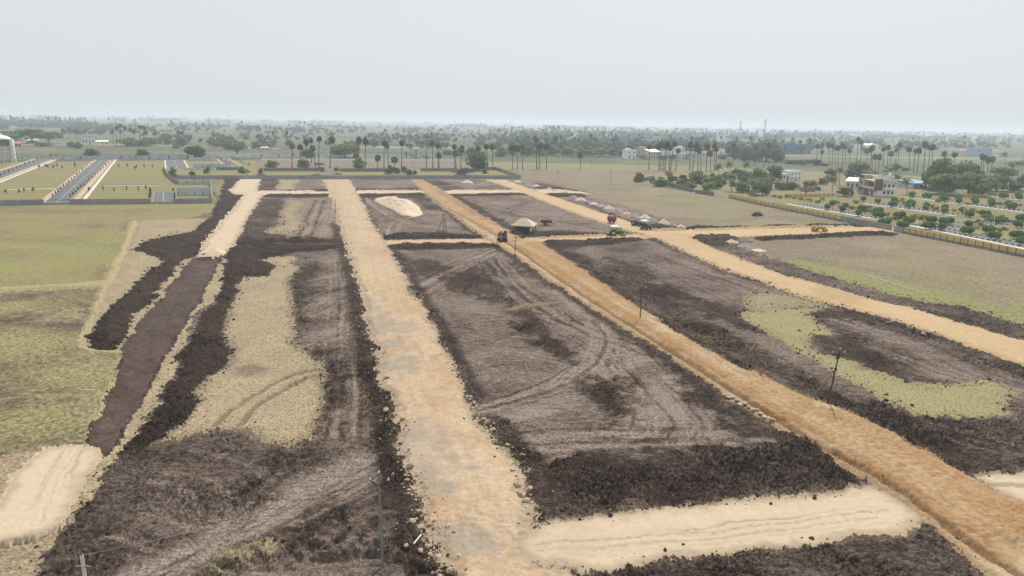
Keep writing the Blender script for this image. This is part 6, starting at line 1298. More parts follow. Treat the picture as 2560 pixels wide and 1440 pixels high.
# saplings of the left layout
SP = crown_mesh('crown', 311, 0.55, 0.5, 2.6, 8, 200, 0.12, 0.1, 'leaf_dark')
def sap_row(label, pts, s=1.0, group='roadside saplings of the left layout'):
    for i, (u, v) in enumerate(pts):
        shrub('sapling', label.format(ordn(i + 1)), u, v, s * random.uniform(0.8, 1.25), s * random.uniform(0.75, 1.1), SP, group, 'sapling')
def lerp_row(u0, v0, u1, v1, n): return [(u0 + (u1 - u0) * i / (n - 1), v0 + (v1 - v0) * i / (n - 1)) for i in range(n)]
sap_row('dark sapling along the tower side of the centre-lined road, {} from the wall', lerp_row(133, 495, 240, 400, 17))
sap_row('dark sapling along the trench side of the centre-lined road, {} from the wall', lerp_row(176, 498, 286, 398, 17))
sap_row('dark sapling along the plot side of the water tower road, {} from the wall', lerp_row(2, 442, 104, 398, 11), 1.1)
sap_row('dark sapling along the tower side of the water tower road, {} from the wall', lerp_row(5, 415, 66, 394, 7), 1.1)
sap_row('dark sapling in front of the back street plots, {} from the tower side', [(15, 486), (48, 485), (60, 481), (84, 482), (223, 481), (258, 479), (286, 480), (318, 479), (346, 480), (365, 477), (376, 482)], 1.15)
sap_row('young cypress beside the short asphalt stub, {} from the wall', [(376, 500), (376, 492), (376, 486), (437, 500), (437, 492), (434, 483)], 1.2)
sap_row('sapling in the middle plots, {} from the tower side', [(98, 423), (115, 420), (121, 422), (134, 424), (143, 419), (156, 424), (188, 416), (188, 420), (298, 421), (319, 418), (342, 422), (361, 420), (337, 425), (382, 421)], 1.3)
sap_row('dark sapling along the far panel wall, {} from the tower side', [(127, 396), (142, 394), (166, 397), (177, 395), (203, 399), (213, 396), (248, 396), (305, 399), (339, 400), (374, 400), (421, 399), (455, 395), (470, 398), (505, 395)], 1.5)
sap_row('sapling along the slanting asphalt road, {} from its far end', lerp_row(545, 396, 575, 416, 7) + lerp_row(578, 396, 622, 417, 8), 1.2)
sap_row('dark bush along the gateway avenue, {} from the gateway', lerp_row(1022, 391, 1043, 401, 6) + lerp_row(1050, 391, 1072, 401, 6), 1.5)
sap_row('dark bush before the far white wall, {} from the first palm', [(654, 394), (683, 393), (698, 394), (733, 393), (776, 395), (783, 395), (853, 396)], 1.6)

# far woods, hedgerows and palms that read as one mass
def far_tree_proto(seed, n, kind):
    r_ = np.random.default_rng(seed)
    if kind == 'palm':
        d = unit_rand(n, r_); C = d * 0.85 + np.array([0, 0, 9.0]); v, q = leaf_quads(C, 0.75, r_, 0.1, d * 0.5)
        t = np.array([(-.2, 0, 0), (.2, 0, 0), (.15, 0, 8.6), (-.15, 0, 8.6), (0, -.2, 0), (0, .2, 0), (0, .15, 8.6), (0, -.15, 8.6)])
        return np.concatenate([v, t]), np.concatenate([q, np.array([[0, 1, 2, 3], [4, 5, 6, 7]]) + n * 4])
    L = 6; c = np.stack([r_.uniform(-2.2, 2.2, L), r_.uniform(-2.2, 2.2, L), r_.uniform(2.6, 5.8, L), r_.uniform(1.4, 2.4, L)], 1)
    p = r_.integers(0, L, n); d = unit_rand(n, r_); C = c[p, :3] + d * c[p, 3:4] * np.array([1, 1, 0.8]); C[:, 2] = np.maximum(C[:, 2], 0.6)
    return leaf_quads(C, 1.15, r_, 0.35, d * 0.9)
PROT = [far_tree_proto(s, 46, 'tree') for s in (1, 2, 3, 4)] + [far_tree_proto(5, 20, 'palm'), far_tree_proto(6, 20, 'palm')]
def wood(label, zones, seed, name='far_wood'):
    """zones: (pixel polygon, number, share of palms, size)"""
    r_ = np.random.default_rng(seed); VV, QQ, off = [], [], 0
    for P, n, pp, sz in zones:
        P = np.array(P, float); got = 0; tries = 0
        while got < n and tries < 60:
            tries += 1; u = r_.uniform(P[:, 0].min(), P[:, 0].max(), 400); v = r_.uniform(P[:, 1].min(), P[:, 1].max(), 400)
            ok = inside(u, v, P) & (fbm(u * 0.03, v * 0.22, seed, 3) > (0.55 if len(zones) > 3 else 0.41))
            for a, b in zip(u[ok], v[ok]):
                if got >= n: break
                x, y = G(a, b); got += 1
                k = r_.integers(4, 6) if r_.uniform() < pp else r_.integers(0, 4); v0, q0 = PROT[k]
                s = sz * r_.uniform(0.65, 1.3); an = r_.uniform(0, 6.28); c_, s_ = math.cos(an), math.sin(an)
                hz = s * r_.uniform(0.85, 1.2) * (1.25 if k > 3 else 1)
                w = np.stack([(v0[:, 0] * c_ - v0[:, 1] * s_) * s + x, (v0[:, 0] * s_ + v0[:, 1] * c_) * s + y, v0[:, 2] * hz], 1)
                VV.append(w); QQ.append(q0 + off); off += len(w)
    me = np_mesh(name, np.concatenate(VV), np.concatenate(QQ), 'leaf_far'); o = link_mesh(name, me); props(o, label, 'wood', None, 'stuff')
wood('hazy village woodland with many palms behind the white houses', [([(1240, 352), (1500, 340), (1800, 345), (1960, 352), (2000, 385), (1800, 392), (1560, 388), (1300, 384)], 900, 0.22, 1.3), ([(1300, 330), (1700, 332), (2000, 338), (1950, 352), (1500, 345), (1250, 352)], 900, 0.35, 1.5)], 11)
wood('hazy dark tree belt beyond the water tower', [([(-40, 306), (150, 308), (270, 318), (300, 330), (150, 322), (-40, 325)], 800, 0.15, 1.6), ([(150, 322), (320, 330), (300, 345), (160, 338)], 50, 0.1, 1.2)], 12)
wood('hazy woods beyond the leaning palms towards the horizon', [([(2000, 345), (2200, 348), (2560, 356), (2640, 372), (2300, 380), (2030, 378)], 260, 0.15, 1.4), ([(1950, 332), (2640, 342), (2640, 356), (1950, 346)], 1100, 0.2, 1.7)], 13)
wood('scattered hedgerow trees in the hazy fields behind the layout', [([(260, 330), (1250, 330), (1250, 378), (860, 370), (640, 372), (380, 356)], 260, 0.2, 1.2), ([(250, 314), (1300, 322), (1250, 334), (300, 330)], 380, 0.18, 1.6), ([(880, 340), (1250, 345), (1250, 385), (980, 372)], 90, 0.1, 1.2), ([(280, 352), (640, 352), (640, 372), (400, 368)], 40, 0.1, 1.0)], 14)
wood('faint tree lines along the hazy horizon', [([(-60, 291), (600, 299), (600, 308), (-60, 302)], 650, 0.05, 2.3), ([(600, 299), (1400, 313), (1400, 324), (600, 308)], 650, 0.05, 2.3), ([(1400, 313), (2620, 334), (2620, 343), (1400, 324)], 1100, 0.08, 2.3), ([(0, 288), (2600, 331), (2600, 334), (0, 291)], 260, 0.0, 3.0)], 15)

# ================================================================== THINGS ON THE SITE
def heap_mesh(name, seed, w, l, h, mat, top=0.12, n=26, rings=9, conc=1.0):
    r_ = np.random.default_rng(seed); v = [(0, 0, h)]; f = []
    for i in range(1, rings + 1):
        t = i / rings
        for k in range(n):
            q = 2 * math.pi * k / n; wob = 1 + 0.10 * math.sin(3 * q + seed) + 0.06 * math.sin(5 * q + 2 * seed) + r_.uniform(-.025, .025)
            rr_ = t * wob; z = h * (1 - max(0, (t - top) / (1 - top)) ** conc) if i < rings else -0.15
            v.append((w * rr_ * math.cos(q), l * rr_ * math.sin(q), z + r_.uniform(-.03, .03) * h * (i < rings)))
    for k in range(n): f.append((0, 1 + k, 1 + (k + 1) % n))
    for i in range(rings - 1):
        for k in range(n):
            a, b = 1 + i * n + k, 1 + i * n + (k + 1) % n; f.append((a, a + n, b + n, b))
    m = MB(); m.v, m.f = v, f; me = m.mesh(name); me.polygons.foreach_set('use_smooth', [True] * len(me.polygons)); me.materials.append(MATS[mat]); return me
SM = [heap_mesh('sand_heap', s, 1, 1, 1, 'sand_heap', 0.08) for s in (1, 2, 3)]; GM = [heap_mesh('gravel_heap', s, 1, 1, 1, 'gravel_heap', 0.12) for s in (4, 5, 6)]
def heap(kind, label, u, v, w, h, group, rz=0.0, l=None):
    x, y = G(u, v); me = (SM if kind == 'sand' else GM)[_tn[0] % 3]; _tn[0] += 1
    o = link_mesh(kind + '_heap', me); o.location = (x, y + w * 0.3, ground_z(x, y) - 0.05); o.scale = (w, l or w * 0.9, h); o.rotation_euler = (0, 0, rz); props(o, label, kind + ' heap', group)
def mpp(u, v):
    x, y = G(u, v); return math.sqrt(x * x + y * y + CAM_H ** 2) / FPX
SANDS = [(1294, 455, 11, 1.1), (1340, 465, 10, 0.9), (1373, 475, 8, 0.9), (1452, 501, 16, 1.6), (1484, 511, 12, 1.0), (1522, 522, 13, 1.4), (1567, 535, 11, 1.2), (1613, 546, 15, 1.7), (1659, 561, 17, 1.8), (1703, 571, 15, 1.4)]
GRAVS = [(1319, 461, 10, 0.8), (1384, 478, 8, 0.6), (1415, 486, 9, 0.9), (1434, 495, 12, 1.2), (1468, 505, 11, 0.8), (1504, 516, 13, 0.9), (1544, 528, 14, 1.3), (1588, 543, 15, 1.6), (1632, 555, 14, 1.5), (1681, 566, 14, 1.4)]
for i, (u, v, w, h) in enumerate(SANDS): heap('sand', 'conical sand heap in the row by the sandy road, {} from the far wall'.format(ordn(i + 1)), u, v, w * mpp(u, v), h, 'row of sand heaps')
for i, (u, v, w, h) in enumerate(GRAVS): heap('gravel', 'grey gravel heap in the row by the sandy road, {} from the far wall'.format(ordn(i + 1)), u, v, w * mpp(u, v), h, 'row of gravel heaps')
heap('sand', 'flattened sand heap at the near end of the long row', 1727, 577, 9 * mpp(1727, 577), 0.5, None)
heap('sand', 'sand heap below the cross road, farther of the pair', 1830, 608, 18 * mpp(1830, 608), 1.1, None)
heap('gravel', 'lone gravel heap below the cross road', 1862, 618, 17 * mpp(1862, 618), 1.0, None)
heap('sand', 'flat sand heap below the cross road, nearer of the pair', 1898, 628, 17 * mpp(1898, 628), 0.6, None)
heap('sand', 'sand heap alone in the plot by the far wall', 1168, 457, 16 * mpp(1168, 457), 1.8, None)
heap('gravel', 'gravel heap in front of the thatched hut', 1319, 578, 13 * mpp(1319, 578), 1.1, None)
heap('sand', 'sand tipped over the end of the pale sand road above the trench', 530, 634, 28 * mpp(530, 634), 1.3, None)
x, y = G(997, 515); me = heap_mesh('sand_mound', 9, 1, 1, 1, 'sand_heap', 0.3, 60, 22, 1.0)
for vt in me.vertices:
    n_ = float(fbm(np.array([vt.co.x * 5]), np.array([vt.co.y * 3]), 5, 3)[0]) - 0.5
    if vt.co.z > -0.1: vt.co.z = max(-0.05, vt.co.z * (1 + 0.7 * n_)); vt.co.x *= 1 + 0.12 * n_; vt.co.y *= 1 + 0.3 * n_
o = link_mesh('sand_mound', me); o.location = (x, y, ground_z(x, y)); a_, b_ = Vector(G(958, 492)), Vector(G(1030, 530)); dd = b_ - a_
o.rotation_euler = (0, 0, math.atan2(dd.y, dd.x)); o.scale = (dd.length * 0.58, 7.5, 2.9); props(o, 'big elongated pale sand mound in the middle plot', 'sand mound')
# brushwood stack
def brush(label, u, v, w, h, seed, name='brushwood_pile', mat='brushwood'):
    r_ = np.random.default_rng(seed); n = 500; d = unit_rand(n, r_); d[:, 2] = np.abs(d[:, 2]); C = d * np.array([w, w * 0.7, h]) * r_.uniform(0.5, 1.0, n)[:, None]
    vv, q = leaf_quads(C, 0.3, r_, 0.2); me = np_mesh(name, vv, q, mat); x, y = G(u, v); o = link_mesh(name, me); o.location = (x, y, 0); props(o, label, 'brushwood')
brush('dry brushwood pile alone in the stubble field', 1893, 540, 2.4, 1.5, 1)
brush('low brushwood pile behind the palm row', 797, 412, 4.5, 1.6, 2)
for i, (u, v) in enumerate([(790, 438), (652, 438), (845, 436), (972, 436), (1000, 430), (1145, 437), (1135, 431)]):
    brush('dry brush and rubble behind the long wall, {} from the tower side'.format(ordn(i + 1)), u, v, 3.0, 0.8, 10 + i, 'rubble_pile', 'rock_pale')

# ---- poles and wires
def pole(name, label, u, v, ut, vt, mat='pole_concrete', r0=0.14, arm='v', group='power poles', lean=True):
    x, y = G(u, v); H_ = HT(u, v, vt); z = ground_z(x, y); d = ray(ut, vt); sc = math.hypot(x, y) / math.hypot(d.x, d.y)
    L = (d.x * sc - x, d.y * sc - y) if lean else (0, 0)
    o = empty(name, (x, y, z), 0, label, 'pole', group); top = Vector((L[0], L[1], H_ - z))
    MB().tube([(0, 0, -0.4), top], [r0, r0 * 0.7], 8).build('shaft', mat, o)
    if arm == 'v':
        for sg in (-1, 1):
            a = top * 0.86; b = a + Vector((sg * 0.75, 0, 0.55)); MB().beam(a, b, 0.09).build('arm', 'iron_dark', o)
            MB().lathe([(0.05, 0), (0.09, 0.05), (0.05, 0.12), (0.09, 0.17), (0.02, 0.25)], 8, tuple(b)).build('insulator', 'insulator', o)
        MB().lathe([(0.05, 0), (0.09, 0.05), (0.05, 0.12), (0.09, 0.17), (0.02, 0.25)], 8, tuple(top)).build('insulator', 'insulator', o)
    elif arm == 't':
        for f in (0.93, 0.8):
            a = top * f; MB().box(-0.8, 0.8, -0.05, 0.05, -0.05, 0.05, Matrix.Translation(a + Vector((0, -r0 - 0.06, 0)))).build('crossarm', 'iron_dark', o)
            for sg in (-1, 1): MB().lathe([(0.05, 0), (0.09, 0.08), (0.02, 0.22)], 8, (a.x + sg * 0.7, a.y - r0 - 0.06, a.z + 0.051)).build('insulator', 'insulator', o)
    return o, Vector((x, y, z)) + top
_, T1 = pole('power_pole', 'tall concrete power pole at the edge of the stony road, nearest of all', 956, 1393, 947, 1182, r0=0.12)
o2, T2 = pole('power_pole', 'dark iron power pole leaning beside the murram road with a stay', 2068, 1014, 2101, 868, 'iron_dark', 0.11)
a3, b3 = Vector((*G(2022, 1003), 0)) - o2.location, (T2 - o2.location) * 0.62
MB().tube([a3, b3], 0.08, 6).build('stay', 'pole_concrete', o2)
_, T3 = pole('power_pole', 'dark slim power pole standing in the murram road', 1600, 801, 1604, 714, 'iron_dark', 0.10)
_, T4 = pole('power_pole', 'slim power pole with crossarms just below the junction', 1286, 658, 1289, 588, 'iron_dark', 0.10, 't')
pole('power_pole', 'small pole at the edge of the stony road beside the black plot', 838, 547, 838, 500, 'iron_dark', 0.10, '')
# pole at the bottom edge whose foot is out of view
d6 = ray(204, 1388); t6 = (8.0 - CAM_H) / d6.z; p6 = (d6.x * t6, d6.y * t6); z6 = ground_z(*p6)
o6 = empty('power_pole', (p6[0], p6[1], z6), 0, 'power pole with white insulator rising at the picture bottom beside the trench', 'pole', 'power poles')
MB().tube([(0, 0, -0.4), (0, 0, 8.0 - z6)], [0.15, 0.11], 8).build('shaft', 'tank_white', o6); MB().box(-0.5, 0.5, -0.05, 0.05, 7.1 - z6, 7.2 - z6).build('crossarm', 'rust_roof', o6)
MB().lathe([(0.06, 0), (0.1, 0.06), (0.05, 0.14), (0.03, 0.3)], 8, (0, 0, 8.0 - z6)).build('insulator', 'rust_roof', o6)
def wire(label, a, b, sag=0.6):
    pts = [a.lerp(b, i / 12) - Vector((0, 0, sag * 4 * (i / 12) * (1 - i / 12))) for i in range(13)]
    props(MB().tube(pts, 0.014, 4).build('overhead_wire', 'steel'), label, 'wire', 'overhead wires')
T6 = Vector((p6[0], p6[1], 8.0))
wire('thin overhead wire from the bottom edge pole to the tall concrete pole', T6, T1)
wire('thin overhead wire from the slim junction pole to the murram road pole', T4, T3); wire('thin overhead wire from the murram road pole to the leaning iron pole', T3, T2)
for i, (u, v, ut, vt) in enumerate([(2408, 492, 2410, 463), (2410, 567, 2411, 514), (2495, 503, 2496, 468), (2479, 517, 2480, 499), (2486, 569, 2487, 529), (2555, 583, 2559, 556), (2121, 518, 2124, 481), (2201, 520, 2205, 491), (2287, 510, 2288, 485), (2277, 542, 2278, 506), (2054, 500, 2055, 470), (1922, 488, 1922, 458)]):
    pole('street_pole', 'slender pale concrete pole of the topiary layout, {} in the list from gap to horizon'.format(ordn(i + 1)) if False else 'slender pale concrete lamp pole among the clipped trees, {}'.format(['by the far yellow wall', 'at the asphalt crossing', 'near the coconut palms', 'in the third street', 'beyond the crossing', 'at the picture edge', 'before the modern house', 'in front of the brown slab', 'beside the blue shed', 'near the wall gap', 'by the far flower beds', 'at the yellow wall start'][i]), u, v, ut, vt, 'tank_white', 0.16 if i == 1 else 0.11, 't' if i % 3 == 1 else '', 'lamp poles of the topiary layout')
x, y = G(2516, 482); r = empty('transformer_frame', (x, y, 0), 0, 'pale A-shaped double pole under the spreading trees', 'pole')
hA = HT(2516, 482, 455)
for sg in (-1, 1): MB().tube([(sg * 1.1, 0, -0.2), (sg * 0.15, 0, hA)], 0.14, 7).build('leg', 'tank_white', r)
MB().box(-0.9, 0.9, -0.08, 0.08, hA * 0.6, hA * 0.6 + 0.15).build('crossbar', 'iron_dark', r)
for i, (u, v, vt) in enumerate([(118, 398, 364), (103, 398, 380), (171, 398, 378), (47, 398, 368), (62, 398, 372), (84, 396, 380), (30, 415, 368), (11, 416, 374), (418, 400, 355), (541, 392, 371), (571, 420, 397), (563, 410, 386), (847, 438, 420), (850, 394, 372), (1014, 437, 412), (1036, 438, 414), (1193, 440, 405), (1221, 441, 420), (860, 419, 400), (999, 410, 400), (1030, 420, 402), (1166, 414, 400)]):
    pole('street_pole', 'thin pole of the left layout, {} in order from tower to wall corner'.format(ordn(i + 1)), u, v, u, vt, 'tank_white' if i < 12 else 'pole_concrete', 0.13, '', 'lamp poles of the left layout')
for i, (u, v, vt) in enumerate([(1479, 424, 401), (1395, 450, 424), (1527, 454, 423), (1596, 424, 401), (1317, 424, 403), (1352, 424, 403), (1308, 434, 420), (1351, 424, 408)]):
    pole('field_pole', 'thin wooden field pole on the open stubble, {} in order of building'.format(ordn(i + 1)) if False else 'thin power pole on the open field, {} from the grey wall corner'.format(ordn([6, 5, 7, 8, 2, 3, 1, 4][i])), u, v, u, vt, 'pole_concrete', 0.12, 't', 'field power poles')
# tripod pole with braces on a grassy heap
x, y = G(1106, 583); r = empty('braced_pole', (x, y, ground_z(x, y)), 0, 'old double pole with slanting brace on a grassy hump in the soil plot', 'pole')
hp = HT(1110, 583, 533)
for p0, p1 in (((0.6, 0, -0.2), (0.35, 0, hp)), ((1.5, 0.3, -0.2), (0.75, 0.2, hp - 0.4))): MB().tube([p0, p1], [0.15, 0.11], 7).build('shaft', 'pole_concrete', r)
MB().tube([(-2.0, -0.2, -0.2), (0.4, 0, hp - 1.2)], [0.14, 0.11], 7).build('brace', 'pole_concrete', r)
for f, w_ in ((0.55, 1.3), (0.35, 1.6), (0.88, 1.0)): MB().beam((-0.3 - (1 - f), -0.1, hp * f), (0.9, 0.15, hp * f + 0.05), 0.10).build('crossbar', 'iron_dark', r)
tree('round_bush', 'low grassy hump of weeds round the braced double pole', 'light', 1104, 584, 576, 22, cat='weeds')
x, y = G(545, 509); r = empty('stacked_pole', (x, y, 0), 0, 'pair of crossed leaning poles at the grey wall corner', 'pole')
MB().tube([(0.5, 0, -0.2), (-1.2, 0.2, 4.6)], 0.13, 7).build('shaft', 'iron_dark', r); MB().tube([(1.8, 0, -0.2), (-0.2, 0.3, 4.0)], 0.12, 7).build('shaft', 'pole_concrete', r); MB().beam((-1.1, 0.15, 3.0), (0.5, 0.3, 3.1), 0.12).build('crossbar', 'offwhite', r)
x, y = G(1043, 1366); z = ground_z(x, y); o = MB().tube([(-0.25, -0.35, 0.12), (0.25, 0.75, 0.3)], 0.065, 9).build('concrete_pipe', 'tank_white'); o.location = (x, y, z); props(o, 'short white concrete pipe lying on the dark soil by the stony road', 'pipe')
for (u, v, ut, vt, lb) in ((2170, 690, 2310, 735, 'long pale plastic pipe lying across the green strip'),):
    a, b = G(u, v), G(ut, vt); props(MB().tube([(*a, 0.15), (*b, 0.15)], 0.07, 6).build('plastic_pipe', 'tank_white'), lb, 'pipe')
# pale kerb of lime bags along the murram road
LB = MB(); LB.lathe([(0.02, -0.12), (0.22, -0.10), (0.28, 0), (0.2, 0.12), (0.02, 0.14)], 8); LBM = LB.mesh('lime_bag'); LBM.materials.append(MATS['rock_pale'])
for i in range(13):
    f = i / 12; u, v = 1812 + 118 * f, 990 + 66 * f + 3 * math.sin(i * 2.1); x, y = G(u, v); o = link_mesh('lime_marker', LBM); o.location = (x, y, ground_z(x, y) + 0.12); s = random.uniform(0.8, 1.3); o.scale = (s * 1.5, s, s * 0.8); o.rotation_euler = (0, 0, random.uniform(0, 3)); props(o, 'white lime lump marking the murram road edge, {} from the far end'.format(ordn(i + 1)), 'lime lump', 'white lime lumps')

# ---- hut
def hut():
    x, y = G(1310, 583); z = ground_z(x, y); r = empty('thatched_hut', (x, y + 2.0, z), math.radians(-14), 'open thatched hut on posts with dark tarpaulin walls', 'hut')
    m = MB(); e = 0
    prof = []
    def ring(w, d, zz, sag=0.0, n=6):
        P = []
        for (ax, ay), (bx, by) in zip([(-w, -d), (w, -d), (w, d), (-w, d)], [(w, -d), (w, d), (-w, d), (-w, -d)]):
            for i in range(n): f = i / n; P.append((ax + (bx - ax) * f, ay + (by - ay) * f, zz - sag * math.sin(math.pi * f) + random.uniform(-.06, .06)))
        return P
    rings = [ring(3.9, 3.2, 2.35, 0.05), ring(3.95, 3.25, 2.62, 0.05), ring(3.0, 2.35, 3.25), ring(2.0, 1.5, 3.95), ring(1.0, 0.6, 4.6), ring(0.45, 0.15, 5.0)]
    V = [p for q_ in rings for p in q_]; n = 24; F = []
    for i in range(len(rings) - 1):
        for k in range(n): F.append((i * n + k, i * n + (k + 1) % n, (i + 1) * n + (k + 1) % n, (i + 1) * n + k))
    F.append(tuple(range(5 * n, 6 * n))); m.add(V, F); m.build('roof', 'thatch', r)
    for px_, py_ in ((-3.3, -2.6), (-1.1, -2.6), (1.1, -2.6), (2.4, -2.6), (3.4, -2.6), (-3.3, 2.6), (0, 2.6), (3.4, 2.6), (3.4, 0), (-3.3, 0)): MB().tube([(px_, py_, -0.3), (px_ + 0.03, py_, 2.5)], 0.09, 7).build('post', 'hut_wood', r)
    MB().box(-2.6, 1.6, -2.2, 2.2, 0, 2.2).build('tarpaulin_wall', 'tarp_navy', r); MB().box(-0.5, 0.5, -2.26, -2.203, 0, 1.8).build('doorway', 'machine_black', r)
hut()
brush('white rubble and bags beside the thatched hut', 1343, 582, 1.6, 0.6, 31, 'rubble_pile', 'rock_pale'); brush('white rubble in front of the thatched hut corner', 1297, 582, 1.5, 0.5, 32, 'rubble_pile', 'rock_pale')
brush('tipped bag of stones beyond the hut in the soil', 1255, 551, 1.2, 0.6, 33, 'rubble_pile', 'rock_pale')

# ---- machines
def wheel(r, c, rad, w, tyre='tyre', rim='steel', axis=(0, 1, 0)):
    ax = Vector(axis); c = Vector(c)
    o = MB().tube([c - ax * w / 2, c - ax * w * 0.42, c + ax * w * 0.42, c + ax * w / 2], [rad * 0.86, rad, rad, rad * 0.86], 20).build('wheel', tyre, r)
    MB().cyl(c, ax, rad * 0.52, w * 1.06, 14).build('rim', rim, o)
    return o
def tractor(label, u, v, rz, body, rim, canopy='canopy_white', s=1.0, implement=False, group='tractors'):
    x, y = G(u, v); r = empty('tractor', (x, y, ground_z(x, y)), rz, label, 'tractor', group, (s, s, s))
    for sg in (-1, 1):
        wheel(r, (-0.85, sg * 0.78, 0.78), 0.80, 0.42, rim=rim); wheel(r, (1.35, sg * 0.68, 0.46), 0.47, 0.28, rim=rim)
        m = MB(); 
        for k in range(6):
            a0, a1 = math.pi * (0.05 + 0.15 * k), math.pi * (0.05 + 0.15 * (k + 1)); 
            m.add([(-0.85 + 0.92 * math.cos(a), sg * 0.78 + dy, 0.78 + 0.92 * math.sin(a)) for a in (a0, a1) for dy in (-0.26, 0.26)], [(0, 1, 3, 2)])
        m.build('mudguard', body, r)
    h = MB(); h.add([(0.0, -.32, .75), (1.75, -.27, .75), (1.8, .27, .75), (0.0, .32, .75), (0.0, -.32, 1.45), (1.7, -.24, 1.28), (1.7, .24, 1.28), (0.0, .32, 1.45)], [(0, 1, 5, 4), (1, 2, 6, 5), (2, 3, 7, 6), (3, 0, 4, 7), (4, 5, 6, 7), (0, 3, 2, 1)]); h.build('hood', body, r)
    MB().box(1.76, 1.86, -.2, .2, .78, 1.22).build('grille', 'machine_black', r); MB().box(-1.0, 1.6, -.2, .2, .5, .76).build('chassis', 'machine_black', r)
    MB().cyl((1.1, .18, 1.75), (0, 0, 1), .05, .9, 8).build('exhaust', 'machine_black', r)
    st = MB().box(-1.1, -0.6, -.28, .28, 1.05, 1.2); st.box(-1.2, -1.08, -.28, .28, 1.2, 1.65); st.build('seat', 'machine_black', r)
    MB().tube([(-0.05, 0, 1.3), (-0.25, 0, 1.6)], 0.04, 6).build('steering_column', 'machine_black', r)
    wv = MB(); wv.lathe([(0.2, -.02), (0.23, 0), (0.2, .02), (0.17, 0), (0.2, -.02)], 14, (-0.27, 0, 1.62)); wv.build('steering_wheel', 'machine_black', r)
    if canopy:
        for px_ in (-1.35, 0.05):
            for sg in (-1, 1): MB().tube([(px_, sg * .62, 1.2), (px_, sg * .62, 2.45)], 0.035, 6).build('canopy_post', 'machine_black', r)
        c = MB(); c.add([(-1.75, -.95, 2.42), (0.45, -.95, 2.42), (0.45, .95, 2.42), (-1.75, .95, 2.42), (-1.45, -.6, 2.68), (0.15, -.6, 2.68), (0.15, .6, 2.68), (-1.45, .6, 2.68)], [(0, 1, 5, 4), (1, 2, 6, 5), (2, 3, 7, 6), (3, 0, 4, 7), (4, 5, 6, 7), (0, 3, 2, 1)]); c.build('canopy', canopy, r)
    if implement:
        m = MB(); m.box(-2.6, -1.6, -1.1, 1.1, .5, .7); m.box(-2.0, -1.4, -.1, .1, .7, 1.1)
        for k in range(8): m.box(-2.55, -2.4, -1.05 + .28 * k, -.95 + .28 * k, 0.02, .5)
        m.build('cultivator', body, r)
        MB().box(2.0, 2.5, -.8, .8, .15, .35).build('front_blade', 'machine_black', r); MB().box(1.7, 2.0, -.3, .3, .25, .45).build('blade_arm', 'machine_black', r)
    return r
tractor('green tractor with yellow wheels and white canopy on the cross road', 1541, 590, math.radians(-6), 'machine_green', 'hub_yellow', s=1.22, implement=True)
tractor('dark tractor with white canopy parked beside the soil bank', 1614, 575, math.radians(-62), 'machine_black', 'steel', s=1.2)
tractor('red tractor without canopy parked just behind the dark one', 1592, 566, math.radians(-50), 'dull_red', 'steel', canopy=None, s=1.15)
def tanker():
    x, y = G(1529, 559); r = empty('water_tanker', (x, y, ground_z(x, y)), math.radians(-58), 'red water tanker trailer with sun reflection painted as a white end on the sandy road', 'tanker', None, (1.1, 1.1, 1.1))
    n = 18; v, f = [], []; ts = [(-1.6, .55), (-1.5, .85), (1.5, .85), (1.6, .55)]
    m = MB(); m.tube([(t, 0, 1.55) for t, _ in ts], [q for _, q in ts], 18); m.build('tank', 'machine_red', r, smooth=False)
    MB().tube([(-1.72, 0, 1.55), (-1.612, 0, 1.55)], [.5, .56], 18).build('tank_end_reflection', 'tank_white', r)  # white disc paints the sun's reflection on the red tank
    MB().box(-0.25, 0.25, -.25, .25, 2.36, 2.58).build('hatch', 'tank_white', r)
    MB().box(-1.6, 1.7, -.45, .45, .6, .74).build('chassis', 'machine_black', r)
    for sg in (-1, 1): wheel(r, (0, sg * .82, .5), .52, .3)
    MB().beam((1.7, 0, .67), (2.8, 0, .6), .12).build('drawbar', 'machine_black', r); MB().box(-1.75, -1.6, -.5, .5, .35, .7).build('bumper', 'tank_white', r)
tanker()
def trailer():
    x, y = G(1365, 563); r = empty('farm_trailer', (x, y, ground_z(x, y)), math.radians(8), 'dark red box trailer standing beyond the thatched hut', 'trailer', None, (1.15, 1.15, 1.15))
    b = MB(); b.box(-1.6, 1.6, -.85, .85, .9, 1.0); b.build('floor', 'dull_red', r)
    for bx in ((-1.6, 1.6, -.92, -.853, .9, 1.55), (-1.6, 1.6, .853, .92, .9, 1.55), (-1.67, -1.603, -.9, .9, .9, 1.55), (1.603, 1.67, -.9, .9, .9, 1.55)): MB().box(*bx).build('side_board', 'dull_red', r)
    MB().box(-1.4, 1.5, -.4, .4, .7, .897).build('chassis', 'machine_black', r)
    for sg in (-1, 1): wheel(r, (-.2, sg * .8, .48), .5, .28)
    MB().beam((1.5, 0, .8), (2.7, 0, .5), .12).build('drawbar', 'machine_black', r)
trailer()
